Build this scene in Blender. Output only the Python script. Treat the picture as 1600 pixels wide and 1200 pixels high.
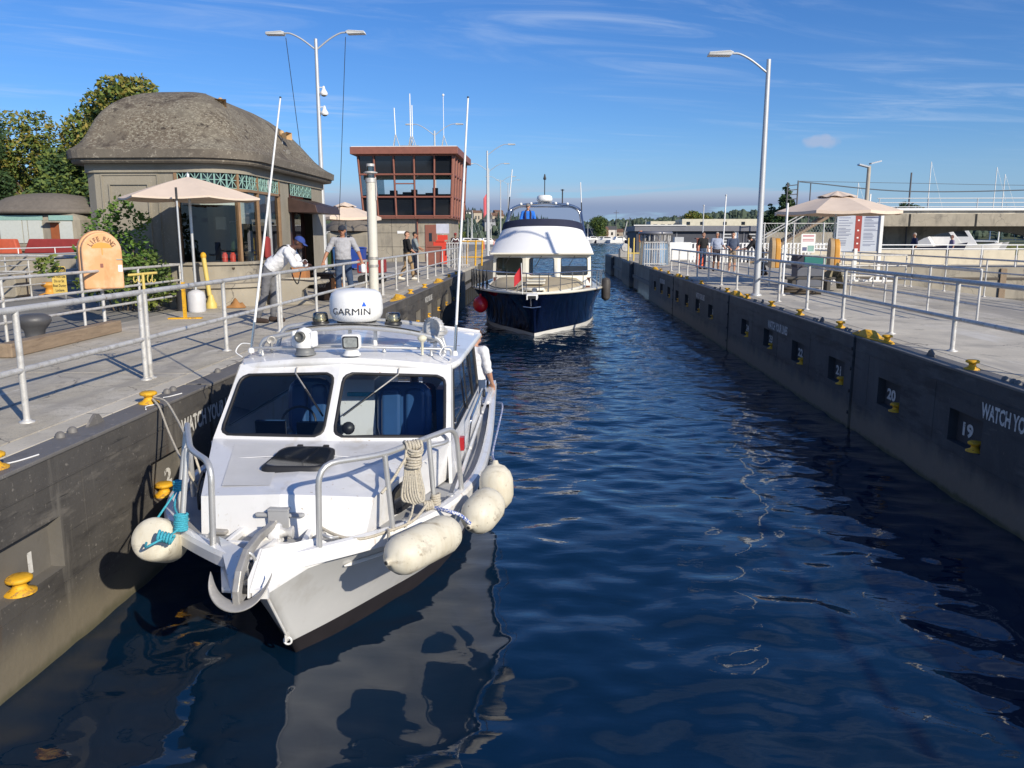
import bpy, bmesh, math, random
from mathutils import Vector, Matrix, Euler, noise
R = math.radians
rnd = random.Random(7)
for _o in list(bpy.data.objects): bpy.data.objects.remove(_o)
S = bpy.context.scene
COL = S.collection

# ------------------------------------------------------------------ camera
cam_d = bpy.data.cameras.new('camera'); cam = bpy.data.objects.new('camera', cam_d); COL.objects.link(cam)
FPX = 1260.0
_p = math.atan(232 / FPX); _psi = math.atan(57 * math.cos(_p) / FPX)
cam.location = (0, 0, 1.6)
cam.rotation_euler = (math.pi/2 - _p, 0, _psi)
cam_d.sensor_width = 36; cam_d.lens = 36 * FPX / 1600
cam_d.clip_start = 0.1; cam_d.clip_end = 6000
S.camera = cam

# ------------------------------------------------------------------ sun + sky
SUN = Vector((0.655, -0.756, 0.50)).normalized()
sd = bpy.data.lights.new('sun', 'SUN'); sd.energy = 4.9; sd.angle = R(0.53); sd.color = (1.0, 0.905, 0.74)
so = bpy.data.objects.new('sun', sd); COL.objects.link(so); so.rotation_euler = SUN.to_track_quat('Z', 'Y').to_euler()
W = bpy.data.worlds.new('World'); S.world = W; W.use_nodes = True
wt = W.node_tree; wt.nodes.clear()
def wn(t, **k):
    n = wt.nodes.new(t)
    for a, b in k.items(): setattr(n, a, b)
    return n
def wl(a, b): wt.links.new(a, b)
def wmath(op, a, b=None, c=None, clamp=False):
    n = wn('ShaderNodeMath', operation=op, use_clamp=clamp)
    for i, v in enumerate((a, b, c)):
        if v is None: continue
        if isinstance(v, (int, float)): n.inputs[i].default_value = v
        else: wl(v, n.inputs[i])
    return n.outputs[0]
def wramp(v, a, b):   # smoothstep a..b
    n = wn('ShaderNodeMapRange', interpolation_type='SMOOTHSTEP'); wl(v, n.inputs[0])
    n.inputs[1].default_value = a; n.inputs[2].default_value = b; return n.outputs[0]
SKY_STRENGTH = 0.104
sky = wn('ShaderNodeTexSky', sky_type='NISHITA'); sky.sun_disc = False
sky.sun_elevation = math.asin(SUN.z); sky.sun_rotation = math.atan2(SUN.x, SUN.y)
sky.air_density = 1.0; sky.dust_density = 0.35; sky.ozone_density = 3.0
tc = wn('ShaderNodeTexCoord'); sx = wn('ShaderNodeSeparateXYZ'); wl(tc.outputs['Generated'], sx.inputs[0])
zz = wmath('MAXIMUM', sx.outputs[2], 0.02)
def wvec(x, y, z):
    c = wn('ShaderNodeCombineXYZ')
    for i, v in enumerate((x, y, z)):
        if isinstance(v, (int, float)): c.inputs[i].default_value = v
        else: wl(v, c.inputs[i])
    return c.outputs[0]
def wnoise(vec, scale, det=5, rough=.55, dist=0.0):
    n = wn('ShaderNodeTexNoise'); wl(vec, n.inputs['Vector']); n.inputs['Scale'].default_value = scale
    n.inputs['Detail'].default_value = det; n.inputs['Roughness'].default_value = rough; n.inputs['Distortion'].default_value = dist
    return n.outputs['Fac']
# sky a little deeper blue, as through the phone's camera
hs = wn('ShaderNodeHueSaturation'); hs.inputs['Saturation'].default_value = 1.2; hs.inputs['Value'].default_value = 1.0
wl(sky.outputs[0], hs.inputs['Color'])
tint = wn('ShaderNodeMixRGB', blend_type='MULTIPLY'); tint.inputs[0].default_value = 1; wl(hs.outputs[0], tint.inputs[1]); tint.inputs[2].default_value = (.60, .80, 1.14, 1)
# high cirrus: streaks on a plane high above
px_ = wmath('DIVIDE', sx.outputs[0], zz); py_ = wmath('DIVIDE', sx.outputs[1], zz)
u_ = wmath('ADD', wmath('MULTIPLY', px_, 0.92), wmath('MULTIPLY', py_, 0.38))
v_ = wmath('SUBTRACT', wmath('MULTIPLY', py_, 0.92), wmath('MULTIPLY', px_, 0.38))
cvec = wvec(wmath('MULTIPLY', u_, 0.30), wmath('MULTIPLY', v_, 1.05), 3.3)
c1 = wnoise(cvec, 1.5, 8, .62, 1.4); c2 = wnoise(wvec(wmath('MULTIPLY', u_, 0.35), wmath('MULTIPLY', v_, 0.35), 7.1), .8, 3)
cir = wmath('MULTIPLY', wramp(c1, .44, .74), wramp(c2, .36, .60))
cir = wmath('MULTIPLY', cir, wramp(sx.outputs[2], 0.05, 0.16))
cir = wmath('MULTIPLY', cir, 0.38)
mx1 = wn('ShaderNodeMixRGB'); hz = wmath('MULTIPLY', wmath('SUBTRACT', 1.0, wramp(sx.outputs[2], -0.02, 0.13)), 0.85)
mxh = wn('ShaderNodeMixRGB'); wl(hz, mxh.inputs[0]); wl(tint.outputs[0], mxh.inputs[1]); mxh.inputs[2].default_value = (2.75, 4.35, 6.6, 1)
wl(cir, mx1.inputs[0]); wl(mxh.outputs[0], mx1.inputs[1]); mx1.inputs[2].default_value = (5.6, 6.6, 8.2, 1)
# low stratus bank near the horizon
az = wmath('ARCTAN2', sx.outputs[0], sx.outputs[1])
lv = wvec(wmath('MULTIPLY', az, 3.2), wmath('MULTIPLY', sx.outputs[2], 34.0), 1.7)
l1 = wnoise(lv, 1.6, 6, .55, .35)
band = wmath('MULTIPLY', wramp(sx.outputs[2], -0.01, 0.018), wmath('SUBTRACT', 1.0, wramp(sx.outputs[2], 0.036, 0.066)))
lim = wmath('SUBTRACT', 1.0, wramp(wmath('ABSOLUTE', wmath('SUBTRACT', az, -0.06)), 0.22, 0.5))
thr = wmath('SUBTRACT', l1, wmath('MULTIPLY', wmath('SUBTRACT', 1.0, lim), 0.2))
lowm = wmath('MULTIPLY', wmath('MULTIPLY', wramp(thr, .38, .47), band), 0.95)
lit = wramp(sx.outputs[2], 0.030, 0.058)
cc = wn('ShaderNodeMixRGB'); wl(lit, cc.inputs[0]); cc.inputs[1].default_value = (2.3, 3.0, 4.6, 1); cc.inputs[2].default_value = (4.6, 5.0, 6.2, 1)
mx2 = wn('ShaderNodeMixRGB'); wl(lowm, mx2.inputs[0]); wl(mx1.outputs[0], mx2.inputs[1]); wl(cc.outputs[0], mx2.inputs[2])
# one small puff to the right
pa = wmath('DIVIDE', wmath('SUBTRACT', az, 0.309), 0.020); pe = wmath('DIVIDE', wmath('SUBTRACT', sx.outputs[2], 0.103), 0.0075)
pn = wmath('ADD', wmath('ADD', wmath('MULTIPLY', pa, pa), wmath('MULTIPLY', pe, pe)), wmath('MULTIPLY', wmath('SUBTRACT', wnoise(tc.outputs['Generated'], 60, 4), .5), 2.2))
pm = wmath('MULTIPLY', wmath('SUBTRACT', 1.0, wramp(pn, .1, 1.3)), 0.6)
mx3 = wn('ShaderNodeMixRGB'); wl(pm, mx3.inputs[0]); wl(mx2.outputs[0], mx3.inputs[1]); mx3.inputs[2].default_value = (4.2, 4.7, 6.2, 1)
bg = wn('ShaderNodeBackground'); wl(mx3.outputs[0], bg.inputs[0]); bg.inputs[1].default_value = SKY_STRENGTH
wo = wn('ShaderNodeOutputWorld'); wl(bg.outputs[0], wo.inputs[0])
S.view_settings.view_transform = 'Standard'; S.view_settings.look = 'None'
S.view_settings.exposure = 0.1; S.view_settings.gamma = 1.0; S.view_settings.use_curve_mapping = False
S.render.engine = 'CYCLES'

# ------------------------------------------------------------------ materials
MATS = {}
def mat(name, col, rough=.6, metal=0.0, var=.12, vs=2.0, bump=0.0, bs=30.0, spots=(), coat=0.0, spec=.5, coord='Object', stretch=(1,1,1), emit=None):
    """procedural Principled material: base colour varied by noise; spots = [(scale, lo, hi, colour, stretch)]"""
    if name in MATS: return MATS[name]
    m = bpy.data.materials.new(name); m.use_nodes = True; t = m.node_tree; N = t.nodes; Lk = t.links
    b = N['Principled BSDF']
    b.inputs['Roughness'].default_value = rough; b.inputs['Metallic'].default_value = metal
    b.inputs['Coat Weight'].default_value = coat; b.inputs['Specular IOR Level'].default_value = spec
    tc = N.new('ShaderNodeNewGeometry' if coord == 'Position' else 'ShaderNodeTexCoord'); mp = N.new('ShaderNodeMapping'); Lk.new(tc.outputs[coord], mp.inputs[0]); mp.inputs['Scale'].default_value = stretch
    def nz(scale, det=6, rg=.6, st=None):
        n = N.new('ShaderNodeTexNoise'); n.inputs['Scale'].default_value = scale; n.inputs['Detail'].default_value = det; n.inputs['Roughness'].default_value = rg
        if st:
            m2 = N.new('ShaderNodeMapping'); m2.inputs['Scale'].default_value = st; Lk.new(tc.outputs[coord], m2.inputs[0]); Lk.new(m2.outputs[0], n.inputs['Vector'])
        else: Lk.new(mp.outputs[0], n.inputs['Vector'])
        return n.outputs['Fac']
    fac = nz(vs)
    mr = N.new('ShaderNodeMapRange'); Lk.new(fac, mr.inputs[0]); mr.inputs[1].default_value = .3; mr.inputs[2].default_value = .7
    mr.inputs[3].default_value = 1 - var; mr.inputs[4].default_value = 1 + var
    mul = N.new('ShaderNodeVectorMath'); mul.operation = 'SCALE'; mul.inputs[0].default_value = col; Lk.new(mr.outputs[0], mul.inputs['Scale'])
    out = mul.outputs[0]
    for sp in spots:
        sc, lo, hi, c2 = sp[:4]; st = sp[4] if len(sp) > 4 else None
        f = nz(sc, 5, .65, st); q = N.new('ShaderNodeMapRange'); Lk.new(f, q.inputs[0]); q.inputs[1].default_value = lo; q.inputs[2].default_value = hi
        mx = N.new('ShaderNodeMixRGB'); Lk.new(q.outputs[0], mx.inputs[0]); Lk.new(out, mx.inputs[1]); mx.inputs[2].default_value = (*c2, 1); out = mx.outputs[0]
    Lk.new(out, b.inputs['Base Color'])
    if bump:
        f = nz(bs, 8, .65); bp = N.new('ShaderNodeBump'); bp.inputs['Strength'].default_value = min(1, bump); bp.inputs['Distance'].default_value = .01 * max(1, bump)
        Lk.new(f, bp.inputs['Height']); Lk.new(bp.outputs[0], b.inputs['Normal'])
    if emit: b.inputs['Emission Color'].default_value = (*col, 1); b.inputs['Emission Strength'].default_value = emit
    MATS[name] = m; return m

# zone added over a material by world height (tide mark, algae): real staining of the lock walls
def add_zone(m, z0, z1, col, noise_amt=.25, scale=2.5, strength=1.0):
    t = m.node_tree; N = t.nodes; Lk = t.links; b = N['Principled BSDF']
    old = b.inputs['Base Color'].links[0].from_socket
    g = N.new('ShaderNodeNewGeometry'); s = N.new('ShaderNodeSeparateXYZ'); Lk.new(g.outputs['Position'], s.inputs[0])
    n = N.new('ShaderNodeTexNoise'); n.inputs['Scale'].default_value = scale; n.inputs['Detail'].default_value = 6
    mp = N.new('ShaderNodeMapping'); mp.inputs['Scale'].default_value = (1, 1, .5); Lk.new(g.outputs['Position'], mp.inputs[0]); Lk.new(mp.outputs[0], n.inputs['Vector'])
    a = N.new('ShaderNodeMath'); a.operation = 'MULTIPLY_ADD'; Lk.new(n.outputs['Fac'], a.inputs[0]); a.inputs[1].default_value = noise_amt * 2; Lk.new(s.outputs[2], a.inputs[2])
    mr = N.new('ShaderNodeMapRange'); mr.interpolation_type = 'SMOOTHSTEP'; Lk.new(a.outputs[0], mr.inputs[0])
    mr.inputs[1].default_value = z1 + noise_amt; mr.inputs[2].default_value = z0 + noise_amt; mr.inputs[3].default_value = strength; mr.inputs[4].default_value = 0
    mx = N.new('ShaderNodeMixRGB'); Lk.new(mr.outputs[0], mx.inputs[0]); Lk.new(old, mx.inputs[1]); mx.inputs[2].default_value = (*col, 1)
    Lk.new(mx.outputs[0], b.inputs['Base Color'])

def add_cracks(m, scale=.28, width=.0035, col=(.12,.11,.10), amt=.75):
    t = m.node_tree; N = t.nodes; Lk = t.links; b = N['Principled BSDF']; old = b.inputs['Base Color'].links[0].from_socket
    g = N.new('ShaderNodeNewGeometry'); n = N.new('ShaderNodeTexNoise'); n.inputs['Scale'].default_value = 1.6; n.inputs['Detail'].default_value = 6; Lk.new(g.outputs['Position'], n.inputs['Vector'])
    mx = N.new('ShaderNodeMixRGB'); mx.blend_type = 'ADD'; mx.inputs[0].default_value = .9; Lk.new(g.outputs['Position'], mx.inputs[1]); Lk.new(n.outputs['Color'], mx.inputs[2])
    v = N.new('ShaderNodeTexVoronoi'); v.feature = 'DISTANCE_TO_EDGE'; v.inputs['Scale'].default_value = scale; Lk.new(mx.outputs[0], v.inputs['Vector'])
    r = N.new('ShaderNodeMapRange'); Lk.new(v.outputs['Distance'], r.inputs[0]); r.inputs[1].default_value = width*.4; r.inputs[2].default_value = width; r.inputs[3].default_value = amt; r.inputs[4].default_value = 0
    q = N.new('ShaderNodeMixRGB'); Lk.new(r.outputs[0], q.inputs[0]); Lk.new(old, q.inputs[1]); q.inputs[2].default_value = (*col, 1); Lk.new(q.outputs[0], b.inputs['Base Color'])
def glassmat(name, tint=(.5,.55,.6), refl=.12, rough=.0):
    m = bpy.data.materials.new(name); m.use_nodes = True; t = m.node_tree; N = t.nodes; Lk = t.links; N.clear()
    tr = N.new('ShaderNodeBsdfTransparent'); tr.inputs[0].default_value = (*tint, 1)
    gl = N.new('ShaderNodeBsdfGlossy'); gl.inputs['Roughness'].default_value = rough
    fr = N.new('ShaderNodeFresnel'); fr.inputs[0].default_value = 1.5
    ad = N.new('ShaderNodeMath'); ad.operation = 'MULTIPLY_ADD'; Lk.new(fr.outputs[0], ad.inputs[0]); ad.inputs[1].default_value = 1.0; ad.inputs[2].default_value = refl
    mx = N.new('ShaderNodeMixShader'); Lk.new(ad.outputs[0], mx.inputs[0]); Lk.new(tr.outputs[0], mx.inputs[1]); Lk.new(gl.outputs[0], mx.inputs[2])
    o = N.new('ShaderNodeOutputMaterial'); Lk.new(mx.outputs[0], o.inputs[0]); return m

concrete = mat('concrete_deck', (.45,.405,.32), .9, coord='Position', var=.18, vs=1.1, bump=.5, bs=55, spots=[(.45,.46,.60,(.53,.49,.42)), (6,.53,.70,(.31,.28,.235)), (40,.55,.66,(.27,.25,.21)), (38,.60,.68,(.60,.57,.50)), (1.1,.58,.72,(.33,.30,.25),(.3,1,1)), (.9,.53,.62,(.33,.305,.265),(1,.10,1)), (1.7,.60,.66,(.27,.25,.22)), (3.1,.62,.70,(.58,.545,.48),(1,.3,1))])
concrete_pale = mat('concrete_pale', (.55,.505,.42), .9, coord='Position', var=.14, vs=.9, bump=.3, bs=45, spots=[(.8,.48,.66,(.40,.37,.315)), (30,.58,.68,(.34,.32,.28)), (.7,.52,.62,(.38,.355,.31),(1,.12,1)), (2.3,.60,.68,(.30,.28,.24)), (1.2,.60,.70,(.60,.57,.51),(1,.2,1))])
asphalt = mat('asphalt', (.21,.20,.18), .92, coord='Position', var=.15, vs=1.2, bump=.5, bs=90, spots=[(.5,.5,.7,(.28,.265,.235))])
concrete_old = mat('concrete_old', (.33,.295,.235), .92, coord='Position', var=.12, vs=1.2, bump=.5, bs=30, spots=[(1.2,.5,.7,(.17,.155,.13),(1,1,.35)), (14,.58,.66,(.30,.28,.245))])
building_wall_m = mat('cast_concrete_wall', (.29,.262,.21), .93, var=.12, vs=1.0, bump=.8, bs=38, spots=[(1.0,.5,.72,(.215,.195,.155),(1,1,.3)), (25,.60,.68,(.36,.33,.28))])
roof_m = mat('mossy_roof', (.135,.108,.078), .95, coord='Position', var=.25, vs=1.4, bump=1.2, bs=45, spots=[(.7,.44,.64,(.17,.15,.115)), (11,.50,.58,(.23,.205,.155),(1,1,1.7)), (19,.56,.62,(.33,.30,.24),(1,1,1.6)), (.9,.50,.62,(.135,.115,.088)), (1.8,.56,.64,(.085,.068,.052),(1,1,.5)), (7,.60,.66,(.05,.04,.032))])
roof_far_m = mat('roof_plain', (.15,.13,.11), .95, var=.15, vs=3, bump=.6, bs=20, spots=[(8,.6,.7,(.2,.18,.155))])
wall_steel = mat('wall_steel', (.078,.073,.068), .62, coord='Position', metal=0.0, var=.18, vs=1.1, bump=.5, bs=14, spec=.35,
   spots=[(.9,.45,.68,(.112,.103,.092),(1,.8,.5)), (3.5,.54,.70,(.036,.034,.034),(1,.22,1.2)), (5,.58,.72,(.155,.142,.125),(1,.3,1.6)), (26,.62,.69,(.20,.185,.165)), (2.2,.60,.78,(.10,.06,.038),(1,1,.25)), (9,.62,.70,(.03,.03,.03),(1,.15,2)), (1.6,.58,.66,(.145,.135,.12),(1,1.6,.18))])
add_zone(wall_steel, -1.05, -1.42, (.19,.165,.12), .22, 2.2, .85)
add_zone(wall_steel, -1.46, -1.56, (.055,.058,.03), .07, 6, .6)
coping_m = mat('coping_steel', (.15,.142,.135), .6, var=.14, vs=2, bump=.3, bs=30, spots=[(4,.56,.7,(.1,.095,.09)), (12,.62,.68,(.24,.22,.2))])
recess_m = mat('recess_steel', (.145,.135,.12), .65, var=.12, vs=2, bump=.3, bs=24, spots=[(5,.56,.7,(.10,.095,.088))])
wall_shade = mat('wall_steel_painted_shade', (.052,.056,.062), .6, coord='Position', var=.2, vs=1.1, bump=.4, bs=14, spots=[(.9,.45,.62,(.085,.09,.095),(1,.8,.5)), (3.5,.52,.66,(.026,.028,.033),(1,.22,1.2)), (5,.60,.72,(.11,.11,.11),(1,.3,1.8)), (26,.64,.69,(.12,.115,.11)), (2.2,.62,.8,(.07,.05,.04),(1,1,.3))])  # same steel as the left wall, with the right wall's shade painted into its colour
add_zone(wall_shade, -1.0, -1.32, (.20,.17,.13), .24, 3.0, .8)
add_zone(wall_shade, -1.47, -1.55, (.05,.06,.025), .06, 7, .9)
recess_dark = mat('recess_steel_painted_shade', (.046,.048,.054), .7, var=.15, vs=3, bump=.3, bs=24)  # shaded copy of the recess steel, the shade put into the base colour
dark_gap = mat('joint_filler_dark', (.02,.02,.02), .9)  # near-black filler for the joints, also used on the gate piles
galv = mat('galvanised_steel', (.56,.55,.53), .48, metal=.25, coord='Position', var=.15, vs=3, bump=.2, bs=60, spots=[(9,.52,.66,(.40,.385,.36)), (26,.60,.68,(.64,.64,.64)), (5,.62,.70,(.33,.27,.21))])
alum = mat('brushed_aluminium', (.56,.56,.55), .40, metal=.55, var=.08, vs=6, bump=.08, bs=60, spots=[(12,.58,.72,(.44,.43,.41))])
pole_grey = mat('pole_paint_grey', (.52,.53,.54), .45, metal=.3, var=.06, vs=3)
yellow = mat('yellow_paint', (.68,.37,.015), .62, var=.12, vs=12, bump=.3, bs=30, spots=[(16,.54,.64,(.45,.24,.03)), (30,.60,.66,(.15,.09,.04)), (9,.62,.68,(.24,.16,.09))])
yellow_pale = mat('yellow_pale_paint', (.62,.47,.13), .5, var=.08, vs=8, spots=[(16,.64,.7,(.5,.3,.06))])
white_paint = mat('white_paint', (.78,.78,.77), .45, var=.04, vs=4, spots=[(9,.62,.74,(.60,.58,.54))])
stencil = mat('stencil_white', (.62,.61,.58), .8, var=.15, vs=20, spots=[(22,.56,.64,(.2,.19,.18))])
boat_white = mat('boat_white_paint', (.75,.75,.755), .26, var=.03, vs=2.2, bump=.04, bs=5, coat=.3, spots=[(2.4,.56,.80,(.60,.595,.58)), (26,.66,.70,(.44,.38,.30)), (4.5,.60,.76,(.60,.555,.48),(1,1,.22)), (1.3,.58,.66,(.64,.63,.61)), (7,.66,.72,(.40,.26,.16),(1,1,.18))])
boat_grey = mat('hull_grey_paint', (.62,.625,.63), .30, var=.05, vs=1.5, coat=.3, spots=[(3,.56,.75,(.68,.68,.68)), (2,.6,.75,(.50,.49,.47),(1,1,.3))])
deck_grey = mat('deck_nonslip_grey', (.33,.335,.345), .85, var=.05, vs=3, bump=.25, bs=160)
hull_black = mat('antifouling_black', (.022,.019,.022), .5, var=.2, vs=3)
rubber = mat('black_rubber', (.018,.018,.02), .55, var=.1)
black_plastic = mat('black_plastic', (.022,.022,.024), .45, var=.1)
fender_m = mat('fender_vinyl', (.64,.60,.49), .5, var=.07, vs=5, bump=.2, bs=30, spots=[(6,.48,.68,(.52,.465,.35),(1,1,.12)), (9,.56,.66,(.47,.43,.35),(.2,1,1)), (14,.60,.68,(.36,.31,.23),(.15,1,1)), (24,.63,.70,(.30,.26,.20))])
rope_m = mat('rope_offwhite', (.50,.455,.37), .9, var=.2, vs=90, bump=.6, bs=200, spots=[(60,.58,.66,(.2,.19,.18))])
rope_teal = mat('rope_teal', (.05,.36,.46), .8, var=.3, vs=110, bump=.6, bs=200)
rope_blue = mat('rope_blue_white', (.6,.62,.66), .85, var=.1, vs=60, spots=[(75,.49,.52,(.03,.08,.36))])
rope_black = mat('rope_black', (.02,.022,.025), .85, var=.2, vs=80)
chrome = mat('stainless', (.62,.62,.63), .16, metal=.95, var=.05)
steel_worn = mat('galvanised_worn', (.40,.385,.36), .48, metal=.45, var=.16, vs=9, bump=.2, bs=40, spots=[(12,.58,.72,(.28,.26,.24)), (24,.64,.7,(.55,.5,.42))])
navy_hull = mat('navy_gloss', (.004,.008,.036), .06, var=.02, coat=1.0)
cream = mat('gelcoat_cream', (.72,.69,.60), .3, var=.03, vs=3, coat=.3)
tan_deck = mat('tan_nonslip', (.44,.37,.25), .85, var=.05, vs=3)
vinyl_white = mat('canvas_white', (.74,.75,.78), .55, var=.03, vs=1.5, bump=.15, bs=6)
navy_canvas = mat('canvas_navy', (.012,.016,.045), .8, var=.15, vs=5, bump=.3, bs=18)
umbrella_m = mat('umbrella_fabric', (.70,.57,.46), .85, var=.05, vs=3, bump=.15, bs=10)
orange_box = mat('faded_orange_plastic', (.66,.34,.15), .55, var=.08, vs=2.5, spots=[(3,.45,.65,(.72,.45,.27)), (20,.64,.70,(.40,.19,.08)), (2,.58,.7,(.52,.24,.09),(1,1,.3))])
amber_plastic = mat('amber_plastic', (.62,.30,.05), .5, var=.08, vs=4)
rust_frame = mat('rust_red_steel', (.235,.088,.062), .55, var=.1, vs=4)
brown_door = mat('brown_door', (.12,.04,.026), .5, var=.1)
red_paint = mat('red_paint', (.60,.05,.025), .5, var=.08)
coral = mat('coral_orange', (.80,.13,.04), .55, var=.08)
red_buoy = mat('red_vinyl', (.60,.008,.02), .32, var=.05, coat=.4)
wood_weathered = mat('weathered_timber', (.27,.20,.135), .85, var=.2, vs=2.5, bump=.6, bs=16, stretch=(8,1,8), spots=[(3,.55,.7,(.19,.13,.085))])
wood_frame = mat('wood_frame', (.25,.155,.085), .6, var=.15, vs=6)
turq = mat('verdigris_lattice', (.25,.42,.38), .7, var=.12, vs=8)
brown_plastic = mat('brown_bin_plastic', (.05,.033,.028), .5, var=.1)
orange_side = mat('ochre_board', (.40,.17,.06), .6, var=.1)
bark = mat('bark', (.10,.075,.055), .9, var=.25, vs=6, bump=1, bs=14)
def leafmat(name, c, c2): return mat(name, c, .6, var=.35, vs=.9, spots=[(1.6,.45,.62,c2)], spec=.25)
leaf_green = leafmat('leaf_green', (.085,.135,.035), (.16,.19,.04))
leaf_dark = leafmat('leaf_dark', (.035,.07,.03), (.055,.095,.03))
leaf_gold = leafmat('leaf_gold', (.17,.18,.038), (.27,.20,.045))
leaf_autumn = leafmat('leaf_autumn', (.17,.14,.05), (.28,.13,.05))
leaf_vine = leafmat('leaf_vine', (.07,.15,.028), (.13,.22,.04))
grass_m = mat('grass_bank', (.09,.11,.04), .9, var=.3, vs=1.5, spots=[(3,.5,.65,(.16,.14,.06))])
dark_glass = mat('dark_window', (.012,.015,.02), .06, var=.1, spec=.8)
glass_clear = glassmat('glass_tinted', (.88,.93,.96), .02)
glass_shop = glassmat('glass_shop', (.82,.86,.86), .04)
glass_grey = glassmat('lamp_lens', (.75,.75,.68), .12)
blind_m = mat('pale_blind', (.50,.53,.50), .7, var=.05, vs=5)
blue_vinyl = mat('blue_vinyl_seat', (.03,.085,.21), .32, var=.1, vs=3, coat=.3)

add_cracks(concrete); add_cracks(concrete_pale, .22); add_cracks(concrete_old, .35, .005)
# ------------------------------------------------------------------ mesh helpers
def V(*a): return Vector(a)
def smoothpts(pts, k=6):
    """Catmull-Rom through the points"""
    P = [Vector(p) for p in pts]; out = []
    for i in range(len(P) - 1):
        p0 = P[i-1] if i else P[0]*2 - P[1]; p1 = P[i]; p2 = P[i+1]; p3 = P[i+2] if i + 2 < len(P) else P[-1]*2 - P[-2]
        for j in range(k):
            t = j / k
            out.append(.5 * ((2*p1) + (p2 - p0)*t + (2*p0 - 5*p1 + 4*p2 - p3)*t*t + (3*p1 - p0 - 3*p2 + p3)*t**3))
    out.append(P[-1]); return out
def filletpts(pts, r, k=5):
    """straight runs with rounded corners"""
    P = [Vector(p) for p in pts]; out = [P[0]]
    for i in range(1, len(P) - 1):
        a = (P[i-1] - P[i]); b = (P[i+1] - P[i]); rr = min(r, a.length*.48, b.length*.48)
        s = P[i] + a.normalized()*rr; e = P[i] + b.normalized()*rr
        for j in range(k + 1):
            t = j / k; out.append(s*(1-t)**2 + P[i]*2*t*(1-t) + e*t*t)
    out.append(P[-1]); return out

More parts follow.
